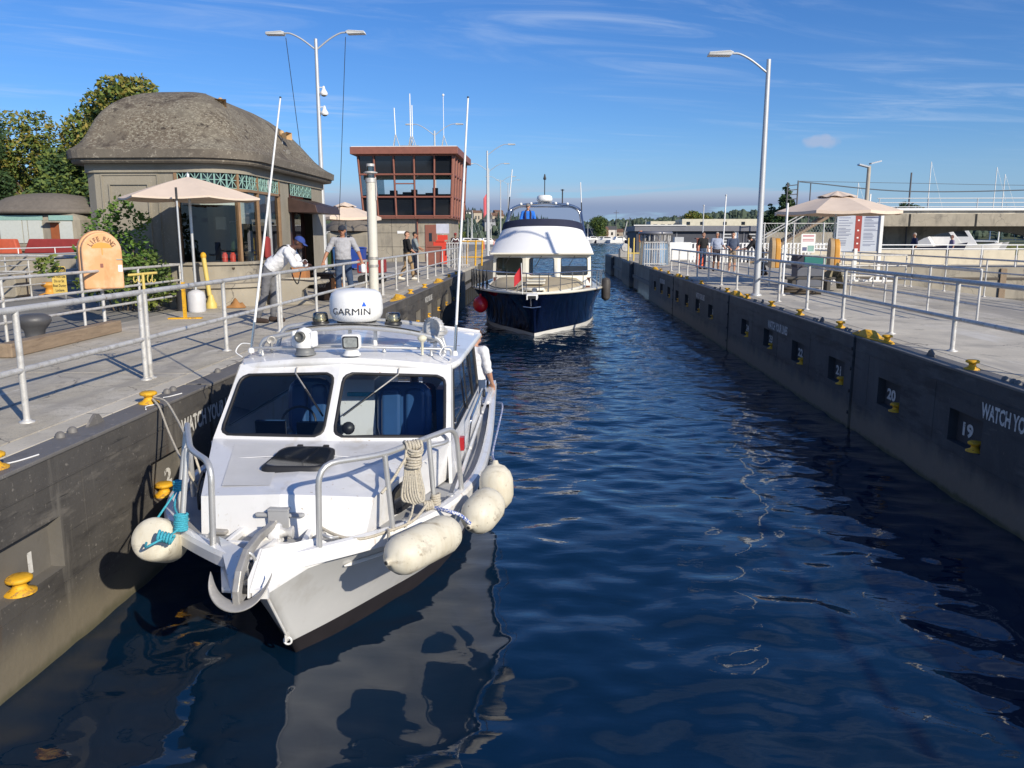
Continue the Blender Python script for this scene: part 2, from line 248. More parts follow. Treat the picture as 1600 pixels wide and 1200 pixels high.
class MB:
    def __init__(s): s.v = []; s.f = []; s.sm = []; s.M = None
    def add(s, vs, fs, sm=False):
        n = len(s.v)
        if s.M is not None: vs = [s.M @ Vector(p) for p in vs]
        s.v.extend([tuple(p) for p in vs]); s.f.extend([tuple(i + n for i in q) for q in fs]); s.sm.extend([sm]*len(fs)); return s
    def box(s, c, d, rz=0, rx=0, ry=0):
        x, y, z = d[0]/2, d[1]/2, d[2]/2
        m = Matrix.Translation(Vector(c)) @ Euler((rx, ry, rz)).to_matrix().to_4x4()
        vs = [m @ Vector(p) for p in [(-x,-y,-z),(x,-y,-z),(x,y,-z),(-x,y,-z),(-x,-y,z),(x,-y,z),(x,y,z),(-x,y,z)]]
        return s.add(vs, [(0,3,2,1),(4,5,6,7),(0,1,5,4),(1,2,6,5),(2,3,7,6),(3,0,4,7)])
    def bb(s, x0, x1, y0, y1, z0, z1): return s.box(((x0+x1)/2, (y0+y1)/2, (z0+z1)/2), (abs(x1-x0), abs(y1-y0), abs(z1-z0)))
    def rbox(s, c, d, r, rz=0, rx=0, ry=0, k=3):
        """box with rounded vertical-plane corners (rounded rectangle in xy of its frame, extruded z) plus small edge chamfer"""
        m = Matrix.Translation(Vector(c)) @ Euler((rx, ry, rz)).to_matrix().to_4x4()
        x, y, z = d[0]/2, d[1]/2, d[2]/2; r = min(r, x*.98, y*.98); ch = min(r*.5, z*.5)
        def ring(zz, ins):
            o = []
            for cx, cy, a0 in ((x-r, y-r, 0), (-x+r, y-r, 90), (-x+r, -y+r, 180), (x-r, -y+r, 270)):
                for i in range(k+1):
                    a = R(a0 + 90*i/k); o.append(m @ Vector((cx + (r-ins)*math.cos(a), cy + (r-ins)*math.sin(a), zz)))
            return o
        rings = [ring(-z, ch), ring(-z+ch, 0), ring(z-ch, 0), ring(z, ch)]; n = len(rings[0])
        vs = [p for q in rings for p in q]; fs = []
        for j in range(3):
            for i in range(n): fs.append((j*n+i, j*n+(i+1) % n, (j+1)*n+(i+1) % n, (j+1)*n+i))
        fs.append(tuple(range(n-1, -1, -1))); fs.append(tuple(range(3*n, 4*n)))
        return s.add(vs, fs, False)
    def cyl(s, a, b, r0, r1=None, n=12, caps=True, sm=True):
        r1 = r0 if r1 is None else r1; a = Vector(a); b = Vector(b); d = (b-a).normalized()
        u = d.orthogonal().normalized(); w = d.cross(u)
        vs = [a + (u*math.cos(t) + w*math.sin(t))*r0 for t in [2*math.pi*i/n for i in range(n)]] + [b + (u*math.cos(t) + w*math.sin(t))*r1 for t in [2*math.pi*i/n for i in range(n)]]
        s.add(vs, [(i, (i+1) % n, n+(i+1) % n, n+i) for i in range(n)], sm)
        if caps: s.add(vs, [tuple(range(n-1, -1, -1)), tuple(range(n, 2*n))], False)
        return s
    def tube(s, pts, r, n=8, caps=True, closed=False):
        P = [Vector(p) for p in pts]; rs = r if isinstance(r, (list, tuple)) else [r]*len(P)
        vs = []; fs = []; u = None
        for i, p in enumerate(P):
            if closed: d = (P[(i+1) % len(P)] - P[i-1])
            else: d = (P[min(i+1, len(P)-1)] - P[max(i-1, 0)])
            d.normalize()
            if u is None: u = d.orthogonal().normalized()
            u = (u - d*u.dot(d)); u = u.normalized() if u.length > 1e-6 else d.orthogonal().normalized()
            w = d.cross(u)
            for j in range(n):
                t = 2*math.pi*j/n; vs.append(p + (u*math.cos(t) + w*math.sin(t))*rs[i])
        m = len(P)
        for i in range(m if closed else m-1):
            for j in range(n):
                a = i*n; b = ((i+1) % m)*n; fs.append((a+j, a+(j+1) % n, b+(j+1) % n, b+j))
        s.add(vs, fs, True)
        if caps and not closed: s.add(vs, [tuple(range(n-1, -1, -1)), tuple(range((m-1)*n, m*n))], False)
        return s
    def lathe(s, prof, c=(0,0,0), n=20, axis=None, sm=True):
        """profile [(r, h)] turned round axis through c"""
        q = Vector((0,0,1)).rotation_difference(Vector(axis)) if axis is not None else None
        vs = []; fs = []
        for r_, h in prof:
            for j in range(n):
                t = 2*math.pi*j/n; p = Vector((r_*math.cos(t), r_*math.sin(t), h))
                if q: p = q @ p
                vs.append(p + Vector(c))
        for i in range(len(prof)-1):
            for j in range(n): fs.append((i*n+j, i*n+(j+1) % n, (i+1)*n+(j+1) % n, (i+1)*n+j))
        s.add(vs, fs, sm)
        if prof[0][0] > 1e-4: s.add(vs[:n], [tuple(range(n-1, -1, -1))])
        if prof[-1][0] > 1e-4: s.add(vs[-n:], [tuple(range(n))])
        return s
    def ball(s, c, r, n=12, m=8):
        rr = r if isinstance(r, (tuple, list)) else (r, r, r); vs = []; fs = []
        for i in range(m+1):
            ph = math.pi*i/m - math.pi/2
            for j in range(n):
                t = 2*math.pi*j/n; vs.append((c[0]+rr[0]*math.cos(ph)*math.cos(t), c[1]+rr[1]*math.cos(ph)*math.sin(t), c[2]+rr[2]*math.sin(ph)))
        for i in range(m):
            for j in range(n): fs.append((i*n+j, i*n+(j+1) % n, (i+1)*n+(j+1) % n, (i+1)*n+j))
        return s.add(vs, fs, True)
    def prism(s, poly, d, sm=False):
        """extrude planar 3D polygon by vector d"""
        P = [Vector(p) for p in poly]; n = len(P); d = Vector(d)
        vs = P + [p + d for p in P]
        return s.add(vs, [tuple(range(n-1, -1, -1)), tuple(range(n, 2*n))] + [(i, (i+1) % n, n+(i+1) % n, n+i) for i in range(n)], sm)
    def grid(s, fn, nu, nv, sm=True, closeu=False):
        vs = [fn(i/nu, j/nv) for j in range(nv+1) for i in range(nu+1)]
        fs = [(j*(nu+1)+i, j*(nu+1)+i+1, (j+1)*(nu+1)+i+1, (j+1)*(nu+1)+i) for j in range(nv) for i in range(nu)]
        return s.add(vs, fs, sm)
    def build(s, name, m, parent=None, bevel=0.0, weld=False, **tagk):
        """parent given: vertices are in the parent thing's frame"""
        me = bpy.data.meshes.new(name); me.from_pydata(s.v, [], s.f); me.update()
        if weld:
            b = bmesh.new(); b.from_mesh(me); bmesh.ops.remove_doubles(b, verts=b.verts, dist=1e-4); bmesh.ops.recalc_face_normals(b, faces=b.faces); b.to_mesh(me); b.free()
            for p in me.polygons: p.use_smooth = any(s.sm)
        else: me.polygons.foreach_set('use_smooth', s.sm)
        me.materials.append(m)
        o = bpy.data.objects.new(name, me); COL.objects.link(o)
        if parent is not None: o.parent = parent
        if bevel:
            bm_ = o.modifiers.new('edge', 'BEVEL'); bm_.width = bevel; bm_.segments = 2; bm_.limit_method = 'ANGLE'; bm_.angle_limit = R(35)
        if tagk: tag(o, **tagk)
        return o
def tag(o, label=None, cat=None, group=None, kind=None):
    if label: o['label'] = label
    if cat: o['category'] = cat
    if group: o['group'] = group
    if kind: o['kind'] = kind
    return o
def thing(name, label, cat, loc=(0,0,0), rz=0.0, group=None):
    o = bpy.data.objects.new(name, None); COL.objects.link(o); o.location = loc; o.rotation_euler = (0,0,rz); o.empty_display_size = .2
    return tag(o, label, cat, group)
def dup(root, loc, rz=None, label=None, group=None, scale=None):
    r = root.copy(); COL.objects.link(r); r.location = loc
    if rz is not None: r.rotation_euler = (0,0,rz)
    if label: r['label'] = label
    if group: r['group'] = group
    if scale: r.scale = scale if isinstance(scale, tuple) else (scale,)*3
    for ch in list(root.children):
        c = ch.copy(); COL.objects.link(c); c.parent = r
        for g in list(ch.children):
            d = g.copy(); COL.objects.link(d); d.parent = c
    return r
_tx = {}
def text_geo(txt, size, bold=0.0, align='CENTER', cond=1.0):
    """flat lettering as mesh data in the xy plane, centred"""
    cu = bpy.data.curves.new('lettering', 'FONT'); cu.body = txt; cu.size = size; cu.align_x = align; cu.align_y = 'CENTER'; cu.offset = bold; cu.resolution_u = 3
    ob = bpy.data.objects.new('lettering', cu); COL.objects.link(ob); bpy.context.view_layer.update()
    me = bpy.data.meshes.new_from_object(ob.evaluated_get(bpy.context.evaluated_depsgraph_get()))
    b_ = bmesh.new(); b_.from_mesh(me); bmesh.ops.triangulate(b_, faces=b_.faces); b_.to_mesh(me); b_.free()
    vs = [(v.co.x*cond, v.co.y, v.co.z) for v in me.vertices]; fs = [tuple(p.vertices) for p in me.polygons]
    bpy.data.objects.remove(ob); bpy.data.meshes.remove(me); bpy.data.curves.remove(cu)
    return vs, fs
def text_on(name, txt, size, origin, right, up, m, parent=None, bold=0.0, cond=1.0, lift=.003, **k):
    vs, fs = text_geo(txt, size, bold, cond=cond); r_ = Vector(right).normalized(); u_ = Vector(up).normalized(); n_ = r_.cross(u_)
    o = Vector(origin) + n_*lift
    return MB().add([o + r_*v[0] + u_*v[1] for v in vs], fs).build(name, m, parent, **k)
# ================================================================== SETTING
WZ = -1.55          # water level; z = 0 is the top of the lock walls
XL, XR = -3.70, 5.00
# ---- water: one sheet, real small waves near the camera, bump beyond
wm = bpy.data.materials.new('lock_water'); wm.use_nodes = True
_t = wm.node_tree; _N = _t.nodes; _L = _t.links; _b = _N['Principled BSDF']
_b.inputs['Base Color'].default_value = (0.0017, 0.0130, 0.034, 1); _b.inputs['Roughness'].default_value = .025; _b.inputs['IOR'].default_value = 1.58
_g = _N.new('ShaderNodeNewGeometry')
def _wn(scale, stretch, det, rg=.5, dist=0.0):
    mp = _N.new('ShaderNodeMapping'); mp.inputs['Scale'].default_value = stretch; mp.inputs['Rotation'].default_value = (0,0,R(14)); _L.new(_g.outputs['Position'], mp.inputs[0])
    n = _N.new('ShaderNodeTexNoise'); n.inputs['Scale'].default_value = scale; n.inputs['Detail'].default_value = det; n.inputs['Roughness'].default_value = rg; n.inputs['Distortion'].default_value = dist
    _L.new(mp.outputs[0], n.inputs['Vector']); return n.outputs['Fac']
# calm close by, ruffled further down the lock
_s = _N.new('ShaderNodeSeparateXYZ'); _L.new(_g.outputs['Position'], _s.inputs[0])
_mr = _N.new('ShaderNodeMapRange'); _mr.interpolation_type = 'SMOOTHSTEP'; _L.new(_s.outputs[1], _mr.inputs[0]); _mr.inputs[1].default_value = 4; _mr.inputs[2].default_value = 26; _mr.inputs[3].default_value = .07; _mr.inputs[4].default_value = 1.0
_mr2 = _N.new('ShaderNodeMapRange'); _L.new(_s.outputs[1], _mr2.inputs[0]); _mr2.inputs[1].default_value = 26; _mr2.inputs[2].default_value = 140; _mr2.inputs[3].default_value = 1.0; _mr2.inputs[4].default_value = 12
_mr3 = _N.new('ShaderNodeMath'); _mr3.operation = 'MULTIPLY'; _L.new(_mr.outputs[0], _mr3.inputs[0]); _L.new(_mr2.outputs[0], _mr3.inputs[1])
_a = _N.new('ShaderNodeMath'); _a.operation = 'MULTIPLY_ADD'; _L.new(_wn(1.9, (.75, 1.6, 1), 3, .5, .3), _a.inputs[0]); _a.inputs[1].default_value = .075
_c = _N.new('ShaderNodeMath'); _c.operation = 'MULTIPLY_ADD'; _L.new(_wn(5.5, (.7, 1.8, 1), 4, .55), _c.inputs[0]); _c.inputs[1].default_value = .012
_d = _N.new('ShaderNodeMath'); _d.operation = 'MULTIPLY'; _L.new(_a.outputs[0], _d.inputs[0]); _L.new(_mr3.outputs[0], _d.inputs[1])
_L.new(_c.outputs[0], _a.inputs[2]); _c.inputs[2].default_value = 0
_bp = _N.new('ShaderNodeBump'); _bp.inputs['Strength'].default_value = 1; _bp.inputs['Distance'].default_value = 1.0; _L.new(_d.outputs[0], _bp.inputs['Height']); _L.new(_bp.outputs[0], _b.inputs['Normal'])
w = MB()
NX, NY = 200, 560
def wv(u, v):
    x = -3.72 + u*8.74; y = 2 + 46*v**1.6
    a = .0150*(1+y/30)
    z = WZ + a*(noise.noise(V(x*.75+3, y*.8, 1.3)) + .75*noise.noise(V(x*1.8, y*2.1+9, 5.0)) + .38*noise.noise(V(x*3.6, y*4.6+9, 15.0)))*1.7
    return V(x, y, z)
w.grid(wv, NX, NY)
Z = WZ - .012
w.add([(-3.73,-6,Z),(5.03,-6,Z),(5.03,2,Z),(-3.73,2,Z)], [(0,1,2,3)])
def wf_(u, v):
    y = 48 + 332*v**1.5; x = -6 + u*(20 + y*.12); a = .05 + .05*v
    return V(x, y, WZ + a*(noise.noise(V(x*.35, y*.42, 3.0)) + .7*noise.noise(V(x*.8, y*.95, 8.0)) + .35*noise.noise(V(x*1.9, y*2.0, 2.0))))
w.grid(wf_, 130, 620)
w.add([(-400,48,Z-.1),(700,48,Z-.1),(700,1500,Z-.1),(-400,1500,Z-.1)], [(0,1,2,3)])
w.add([(11,-20,Z),(400,-20,Z),(400,48,Z),(11,48,Z)], [(0,1,2,3)])
w.build('water', wm, kind='structure')

# ---- mooring bits
def bollard_geo(r=.07, h=.115):
    return MB().lathe([(r*1.35,0),(r*1.35,.012),(r*.75,.03),(r*.55,h*.45),(r*.62,h*.62),(r*1.1,h*.74),(r*1.12,h*.9),(r*.9,h),(0,h*1.02)], n=18)
def new_bollard(loc, label, group, r=.07, h=.115):
    b = bollard_geo(r, h).build('mooring_bollard', yellow); b.location = loc; return tag(b, label, 'bollard', group)

def lock_wall(name, label, x, side, joints, recs, ztop=0.0, zbot=-3.2):
    """side=+1: face looks to +X (left wall). joints = list of Y; recs = [(y0,y1)] recess spans"""
    t = thing(name, label, 'lock wall', (x, 0, 0))
    def X(d): return d*side*-1.0      # d metres behind the face, local
    rz0, rz1, dep = -.905, -.50, .11
    for k in range(len(joints) - 1):
        a, b = joints[k] + .035, joints[k+1] - .035
        rr = [r for r in recs if r[0] > a and r[1] < b]
        ys = sorted({a, b, *[q for r in rr for q in r]}); zs = [zbot, rz0, rz1, ztop - .03]
        m = MB()
        for i in range(len(ys)-1):
            isr = any(abs(ys[i]-r[0]) < 1e-6 for r in rr)
            for j in range(3):
                if isr and j == 1: continue
                m.add([(0,ys[i],zs[j]),(0,ys[i+1],zs[j]),(0,ys[i+1],zs[j+1]),(0,ys[i],zs[j+1])], [(0,1,2,3)])
        # returns into the joint
        for yy in (a, b): m.add([(0,yy,zbot),(X(.12),yy,zbot),(X(.12),yy,ztop-.03),(0,yy,ztop-.03)], [(0,1,2,3)])
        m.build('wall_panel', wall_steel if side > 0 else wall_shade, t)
        # coping plate
        c = MB().bb(X(-.012), X(.27), a, b, ztop-.032, ztop)
        c.build('coping', coping_m, t, bevel=.008)
        # slim horizontal weld seam and vertical plate seams
        s = MB().bb(X(-.009), X(.0), a, b, -.232, -.222); s.bb(X(-.007), X(.0), a, b, -1.03, -1.022)
        yy = a + 2.2
        while yy < b - .5:
            s.bb(X(-.004), X(.0), yy-.004, yy+.004, -1.02, -.235); yy += 2.2
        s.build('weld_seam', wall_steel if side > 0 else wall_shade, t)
        for r in rr:
            y0, y1 = r; q = MB(); D = X(dep)
            q.add([(D,y0,rz0),(D,y1,rz0),(D,y1,rz1),(D,y0,rz1)], [(0,1,2,3)])
            q.add([(0,y0,rz0),(D,y0,rz0),(D,y0,rz1),(0,y0,rz1)], [(0,1,2,3)]); q.add([(0,y1,rz0),(D,y1,rz0),(D,y1,rz1),(0,y1,rz1)], [(0,1,2,3)])
            q.add([(0,y0,rz1),(0,y1,rz1),(D,y1,rz1),(D,y0,rz1)], [(0,1,2,3)]); q.add([(0,y0,rz0),(0,y1,rz0),(D,y1,rz0),(D,y0,rz0)], [(0,1,2,3)])
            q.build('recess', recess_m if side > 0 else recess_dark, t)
    for yj in joints:
        g = MB().bb(X(.10), X(.13), yj-.06, yj+.06, zbot, ztop-.002); g.build('joint', dark_gap, t)
    return t
def num_on_wall(t, n, y, z, side, size=.215, m=stencil, depth=.107, cond=1.35):
    d = -depth*side
    text_on('number', str(n), size, (d, y, z), (0, side, 0), (0,0,1), m, t, bold=.009, cond=cond, lift=.004)

NUMW = ['zero','one','two','three','four','five','six','seven','eight','nine','ten','eleven','twelve','thirteen','fourteen','fifteen','sixteen','seventeen','eighteen','nineteen','twenty','twenty one','twenty two','twenty three','twenty four','twenty five','twenty six','twenty seven','twenty eight','twenty nine','thirty','thirty one','thirty two','thirty three']
# left wall (sunlit)
recL = [(4.93+2.2*k - (0.0), 5.70+2.2*k) for k in range(0, 14)]
JL = [-5, 8.52, 18.3, 28.2, 36.2]
recL = [r for r in recL if not any(r[0]-.2 < j < r[1]+.2 for j in JL)]
left_wall = lock_wall('lock_wall', 'sunlit dark steel lock wall left of the white workboat, with recess number 1', XL, +1, JL, recL)
nums = {0:'1',1:'2',2:'3',3:'4',4:'5',5:'6',6:'7',7:'8',8:'9',9:'0',10:'1',11:'2',12:'3',13:'4'}
for k, r in enumerate(recL):
    n = round((r[0]-4.93)/2.2)
    num_on_wall(left_wall, nums[n], r[0]+.52, -.785, +1)
    new_bollard((XL-.045, r[0]+.30, -.905), 'yellow bollard in the left wall recess marked %s' % NUMW[n+1], 'yellow bollards in the left wall recesses', .08, .125)
for y0, tx in ((7.80, 'WATCH YOUR LINES'), (24.2, 'WATCH YOUR LINES')):
    vs, fs = text_geo(tx, .24, .008, 'LEFT', .66)
    MB().add([(.004, y0+v[0], -.33+v[1]) for v in vs], fs).build('lettering', stencil, left_wall)
# right wall (in its own shade)
recR = [(9.25+2.2*k, 10.03+2.2*k) for k in range(-1, 14)]
JR = [-5, 13.25, 22.55, 32.6, 40.5]
right_wall = lock_wall('lock_wall', 'shaded blue black lock wall on the right with recess numbers 19 to 27', XR, -1, JR, recR)
for k, r in enumerate(recR):
    num = 19 + (k-1)
    if any(r[0] < j < r[1] for j in JR): continue
    num_on_wall(right_wall, num, r[0]+.53, -.735, -1)
    new_bollard((XR+.045, r[0]+.20, -.905), 'yellow bollard in the right wall recess marked %s' % NUMW[num], 'yellow bollards in the right wall recesses', .075, .12)
for y0 in (9.30, 18.50, 27.6, 36.6):
    vs, fs = text_geo('WATCH YOUR LINES', .24, .008, 'LEFT', .66)
    MB().add([(-.004, y0-v[0], -.38+v[1]) for v in vs], fs).build('lettering', stencil, right_wall)
# sliding rail with round sockets in the joints of the right wall
for yj in (13.25, 22.55, 32.6):
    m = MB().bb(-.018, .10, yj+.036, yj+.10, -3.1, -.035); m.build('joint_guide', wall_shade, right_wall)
    for zz_ in (-.22, -.55, -.92, -1.28): MB().lathe([(.032,0),(.032,.012),(.02,.016),(0,.016)], (-.018, yj+.068, zz_), 12, (-1,0,0)).build('socket', rubber, right_wall)
# dark timber fendering before the far gates, right side, and plain end of the left wall
def gate_block(name, label, x, side, y0, y1, back):
    t = thing(name, label, 'lock wall', (x, y0, 0)); X = lambda d: -d*side
    L_ = y1 - y0
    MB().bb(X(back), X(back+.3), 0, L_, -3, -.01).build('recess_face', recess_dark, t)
    n = int(L_/1.1)
    for i in range(n+1):
        yy = .12 + i*(L_-.24)/n; MB().bb(X(back-.32), X(back-.02), yy-.12, yy+.12, -3, -.03).build('timber_pile', dark_gap, t)
    MB().bb(X(back-.42), X(back-.33), 0, L_, -.95, -.75).build('waling', coping_m, t)
    return t
gate_block('gate_recess', 'dark gate recess with piles in the far right lock wall', XR, -1, 40.6, 50.5, .62)
gate_block('gate_recess', 'second dark gate recess with piles nearer the right wall nose', XR, -1, 55.5, 65.5, .62)
for nm, a, b in (('short wall block between the two gate recesses on the right', 50.5, 55.5), ('rounded nose at the far end of the right lock wall', 65.5, 72)):
    t = thing('lock_wall', nm, 'lock wall', (XR, a, 0))
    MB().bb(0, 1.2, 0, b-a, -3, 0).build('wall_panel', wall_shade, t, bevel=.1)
gate_block('gate_recess', 'dark gate recess in the left wall beside the navy boat', XL, +1, 36.4, 46, .62)
t = thing('lock_wall', 'far left approach wall running out beyond the control tower', 'lock wall', (XL, 46, 0))
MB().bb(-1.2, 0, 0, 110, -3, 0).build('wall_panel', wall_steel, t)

# ---- decks
def slabs(parent, x0, x1, y0, y1, n, m, w=1, gap=.006, z=0.0, th=.12, jx=0):
    L_ = (y1-y0)/n; Wd = (x1-x0)/w
    for i in range(n):
        for j in range(w):
            c = ((x0+Wd*(j+.5)), y0+L_*(i+.5), z-th/2+rnd.uniform(-.0015,.0015))
            MB().box((0,0,0), (Wd-2*gap, L_-2*gap, th)).build('concrete_slab', m, parent, bevel=.006).location = c
def structure(name, loc=(0,0,0)): return tag(bpy.data.objects.new(name, None), kind='structure') if False else _st(name, loc)
def _st(name, loc):
    o = bpy.data.objects.new(name, None); COL.objects.link(o); o.location = loc; o['kind'] = 'structure'; return o
ld = _st('lockside_deck', (0,0,0))
MB().bb(-60, XL-.28, -6, 150, -.6, -.13).build('deck_base', asphalt, ld)
slabs(ld, -4.22, XL-.272, -5.5, 43.5, 10, concrete_pale)
slabs(ld, -7.95, -4.222, -5.5, 43.5, 10, concrete)
slabs(ld, -7.95, XL-.272, 43.5, 150, 9, concrete)
MB().bb(-60, -7.952, -6, 150, -.128, -.006).build('asphalt_strip', asphalt, ld)
rd = _st('lockside_deck', (0,0,0))
MB().bb(XR+.28, 11.78, -6, 72, -3, -.13).build('deck_base', concrete_old, rd)
slabs(rd, XR+.272, 5.48, -5.5, 43.5, 10, concrete)
slabs(rd, 5.482, 8.6, -5.5, 43.5, 10, concrete_pale)
slabs(rd, 8.602, 11.8, -5.5, 43.5, 10, concrete)
slabs(rd, XR+.272, 11.8, 43.5, 72, 4, concrete)
# ground behind the left lockside
MB().bb(-400, -60, -60, 420, -1, -.02).build('ground', grass_m, kind='structure')

# coping bollards and chocks
glab = 'yellow bollards on the lock wall coping'
for i, (y, l) in enumerate([(9.92,'yellow bollard on the right coping above the recess marked nineteen'),(12.43,'yellow bollard beside the nearest yellow chock on the right coping'),(14.43,'yellow bollard on the right coping above the recess marked twenty one'),(16.76,'yellow bollard on the right coping above the recess marked twenty two'),(18.9,'yellow bollard on the right coping above the recess marked twenty three'),(21.2,'yellow bollard on the right coping before the second chock'),(23.6,'yellow bollard on the right coping after the second chock'),(27.6,'yellow bollard on the right coping before the third chock'),(30.5,'yellow bollard on the right coping nearest the third chock'),(35.2,'farther yellow bollard on the right coping'),(37.6,'farthest yellow bollard on the right coping by the gate recess')]):
    new_bollard((5.16, y, 0), l, glab)
for y, l in [(5.27,'yellow bollard on the left coping at the photo edge'),(7.50,'yellow bollard on the left coping holding the white boat lines'),(22.6,'yellow bollard on the left coping behind the white boat'),(25.2,'yellow bollard on the left coping past the dark box joint'),(31.5,'yellow bollard on the left coping near the navy boat bow'),(34,'farthest yellow bollard on the left coping')]:
    new_bollard((-3.86, y, 0), l, glab, .072)
def chock(loc, sgn, label):
    t = thing('line_chock', label, 'chock', loc, 0, 'yellow line chocks over the wall joints')
    MB().prism([V(-.05,-.80,0),V(.03,-.80,0),V(.13,-.2,0),V(.13,.5,0),V(-.12,.5,0),V(-.12,-.2,0)], (0,0,.018)).build('base_plate', yellow, t)
    m = MB(); m.add([(-.11,.46,.019),(.11,.46,.019),(.12,-.12,.019),(-.11,-.12,.019),(-.07,.10,.125),(.08,.08,.105),(.0,-.30,.019)], [(0,1,5,4),(1,2,5),(0,4,3),(3,4,6),(4,5,6),(5,2,6)]); m.build('wedge', yellow, t)
    m = MB(); m.add([(-.10,.30,.018),(.10,.30,.018),(.10,.52,.018),(-.1,.52,.018),(-.08,.34,.075),(.08,.34,.07)], [(0,1,5,4),(1,2,5),(2,3,4,5),(3,0,4)]); m.build('rib', yellow, t)
    return t
for y, l in ((13.0,'yellow wedge chock on the right coping above the recess marked twenty'),(22.3,'yellow wedge chock on the right coping at the second wall joint'),(32.3,'yellow wedge chock on the right coping near the seaward end'),(39.4,'farthest yellow wedge chock on the right coping')): chock((5.15,y,.001),1,l)
for y, l in ((20.6,'yellow wedge chock on the left coping above the radar dome'),(28.3,'yellow wedge chock on the left coping below the man in black')): chock((-3.85,y,.001),-1,l)
# dark fairlead studs and fins along the coping
def stud(w_, x, y):
    MB().lathe([(.04,0),(.035,.03),(.02,.045),(0,.05)], (x,y,0), 10).build('stud', coping_m, w_)
def fin(w_, x, y):
    MB().prism([(x-.012,y-.13,0),(x-.012,y+.13,0),(x-.012,y+.06,.075),(x-.012,y+.01,.09),(x-.012,y-.03,.07)], (.024,0,0)).build('fin', coping_m, w_)
for y in (8.75, 9.0, 13.9, 15.6, 17.9, 20.2, 25.1, 29.2, 33.7): stud(right_wall, .14, y); stud(right_wall, .14, y+.16)
for y in (11.0, 15.4, 19.7, 24.6, 31.5): fin(right_wall, .17, y)
for y in (6.15, 6.32, 8.0, 8.14, 9.3): stud(left_wall, -.22, y)
for y in (6.62,): fin(left_wall, -.2, y)
# chalk rope-ends lying on the coping
for p in ([(-3.76,5.62,.004),(-3.80,5.45,.004),(-3.83,5.33,.012)], [(-3.74,7.20,.004),(-3.79,7.30,.01),(-3.77,7.42,.004),(-3.8,7.52,.006)], [(-3.74,7.95,.01),(-3.80,7.80,.006),(-3.8,7.68,.02)]):
    MB().tube(smoothpts(p,4), .006, 5).build('painted_mark', white_paint, ).__class__
for o in [o for o in bpy.data.objects if o.name.startswith('painted_mark')]:
    o.parent = left_wall; o.location = (3.70,0,0)

# ---- railings
_rp = {}
def railing(name, label, x, ys, h=.98, mids=(.46,), r=.028, doubles=(), group=None, m=galv, axis='y', y_fixed=0, ext0=0, ext1=0, z=0.0):
    """posts along a line (along Y at X=x, or along X at Y=y_fixed)"""
    t = thing(name, label, 'railing', (x if axis == 'y' else 0, 0 if axis == 'y' else y_fixed, z), group=group)
    P = (lambda q, zz: (0, q, zz)) if axis == 'y' else (lambda q, zz: (q, 0, zz))
    key = (r, h, id(m))
    if key not in _rp:
        b = MB().cyl((0,0,0), (0,0,h-.005), r, n=12); b.lathe([(r*2.3,0),(r*2.3,.012),(r*1.25,.02),(r*1.2,.03)], n=12)
        o = b.build('post', m); _rp[key] = o.data; bpy.data.objects.remove(o)
    def post(q):
        o = bpy.data.objects.new('post', _rp[key]); COL.objects.link(o); o.parent = t; o.location = P(q, 0)
    cuts = [ys[0]-ext0]
    for q in ys:
        if q in doubles: post(q-.055); post(q+.055); cuts.append(q)
        else: post(q)
    cuts.append(ys[-1]+ext1)
    for a, b in zip(cuts[:-1], cuts[1:]):
        if b - a < .02: continue
        a2 = a + (.03 if a in doubles else 0); b2 = b - (.03 if b in doubles else 0)
        MB().cyl(P(a2,h), P(b2,h), r*1.08, n=12).build('top_rail', m, t)
        for q in mids: MB().cyl(P(a2,q), P(b2,q), r*.98, n=12).build('mid_rail', m, t)
    return t
railing('railing', 'galvanised railing along the left lock edge that the man leans on', -4.52, [2.1,4.4,6.65,8.82,11.09,13.42,15.6,17.8,20.0,22.0,24.0,25.9,28.1,30.3,32.5,34.7,36.9,39.1,41.3], doubles=(8.82,13.42,22.0,30.3), ext0=2)
railing('railing', 'galvanised railing along the right lock edge above the numbered recesses', 5.68, [2.75,4.95,7.15,9.35,11.5,13.55,15.8,18.0,20.2,22.5,24.7,26.9,29.1,31.3,33.5,35.7,37.9], doubles=(), r=.032, ext0=2)
railing('railing', 'inner railing across the right lockside deck where four men stand', 7.95, [15.3,17.3,19.5,21.7,23.9,26.1,28.3,30.5,32.7,34.9,37.1,39.3,41.5], mids=(.33,.65), r=.022, ext1=0, ext0=0)
railing('railing', 'outer railing beside the wide lock on the far side of the right deck', 11.55, [11,13.2,15.4,17.6,19.8,22,24.2,26.4,28.6,30.8,33,35.2,37.4], mids=(.33,.65), r=.022)
railing('railing', 'short railing crossing the right deck behind the timber board', 0, [8.2,9.3,10.4,11.4], mids=(.33,.65), r=.022, axis='x', y_fixed=26.5)
railing('railing', 'back railing holding the orange life ring box', -7.98, [9.4,11.5,13.55,15.5,17.3], mids=(.33,.65), r=.024)
railing('railing', 'low cross railing by the shop plinth', 0, [-9.9,-8.95,-8.0], mids=(.4,), r=.022, axis='x', y_fixed=17.45)
for k, (xx, ys_) in enumerate(((-13.5, [14,16.2,18.4,20.6,22.8,25,27.2,29.4]), (-17.0, [16,18.2,20.4,22.6,24.8,27,29.2,31.4,33.6]), (-26, [24,27,30,33,36,39,42,45]))):
    railing('railing', ['grey railing behind the yellow caution sign at the far left', 'thin grey railing second row behind the caution sign', 'distant white railing in front of the small domed hut'][k], xx, ys_, mids=(.33,.65), r=.024, m=(galv, pole_grey, white_paint)[k])
railing('railing', 'railing beyond the wide lock left of the shop', 0, [-24,-21.8,-19.6,-17.4,-15.2,-13], mids=(.5,), r=.03, axis='x', y_fixed=24.5)
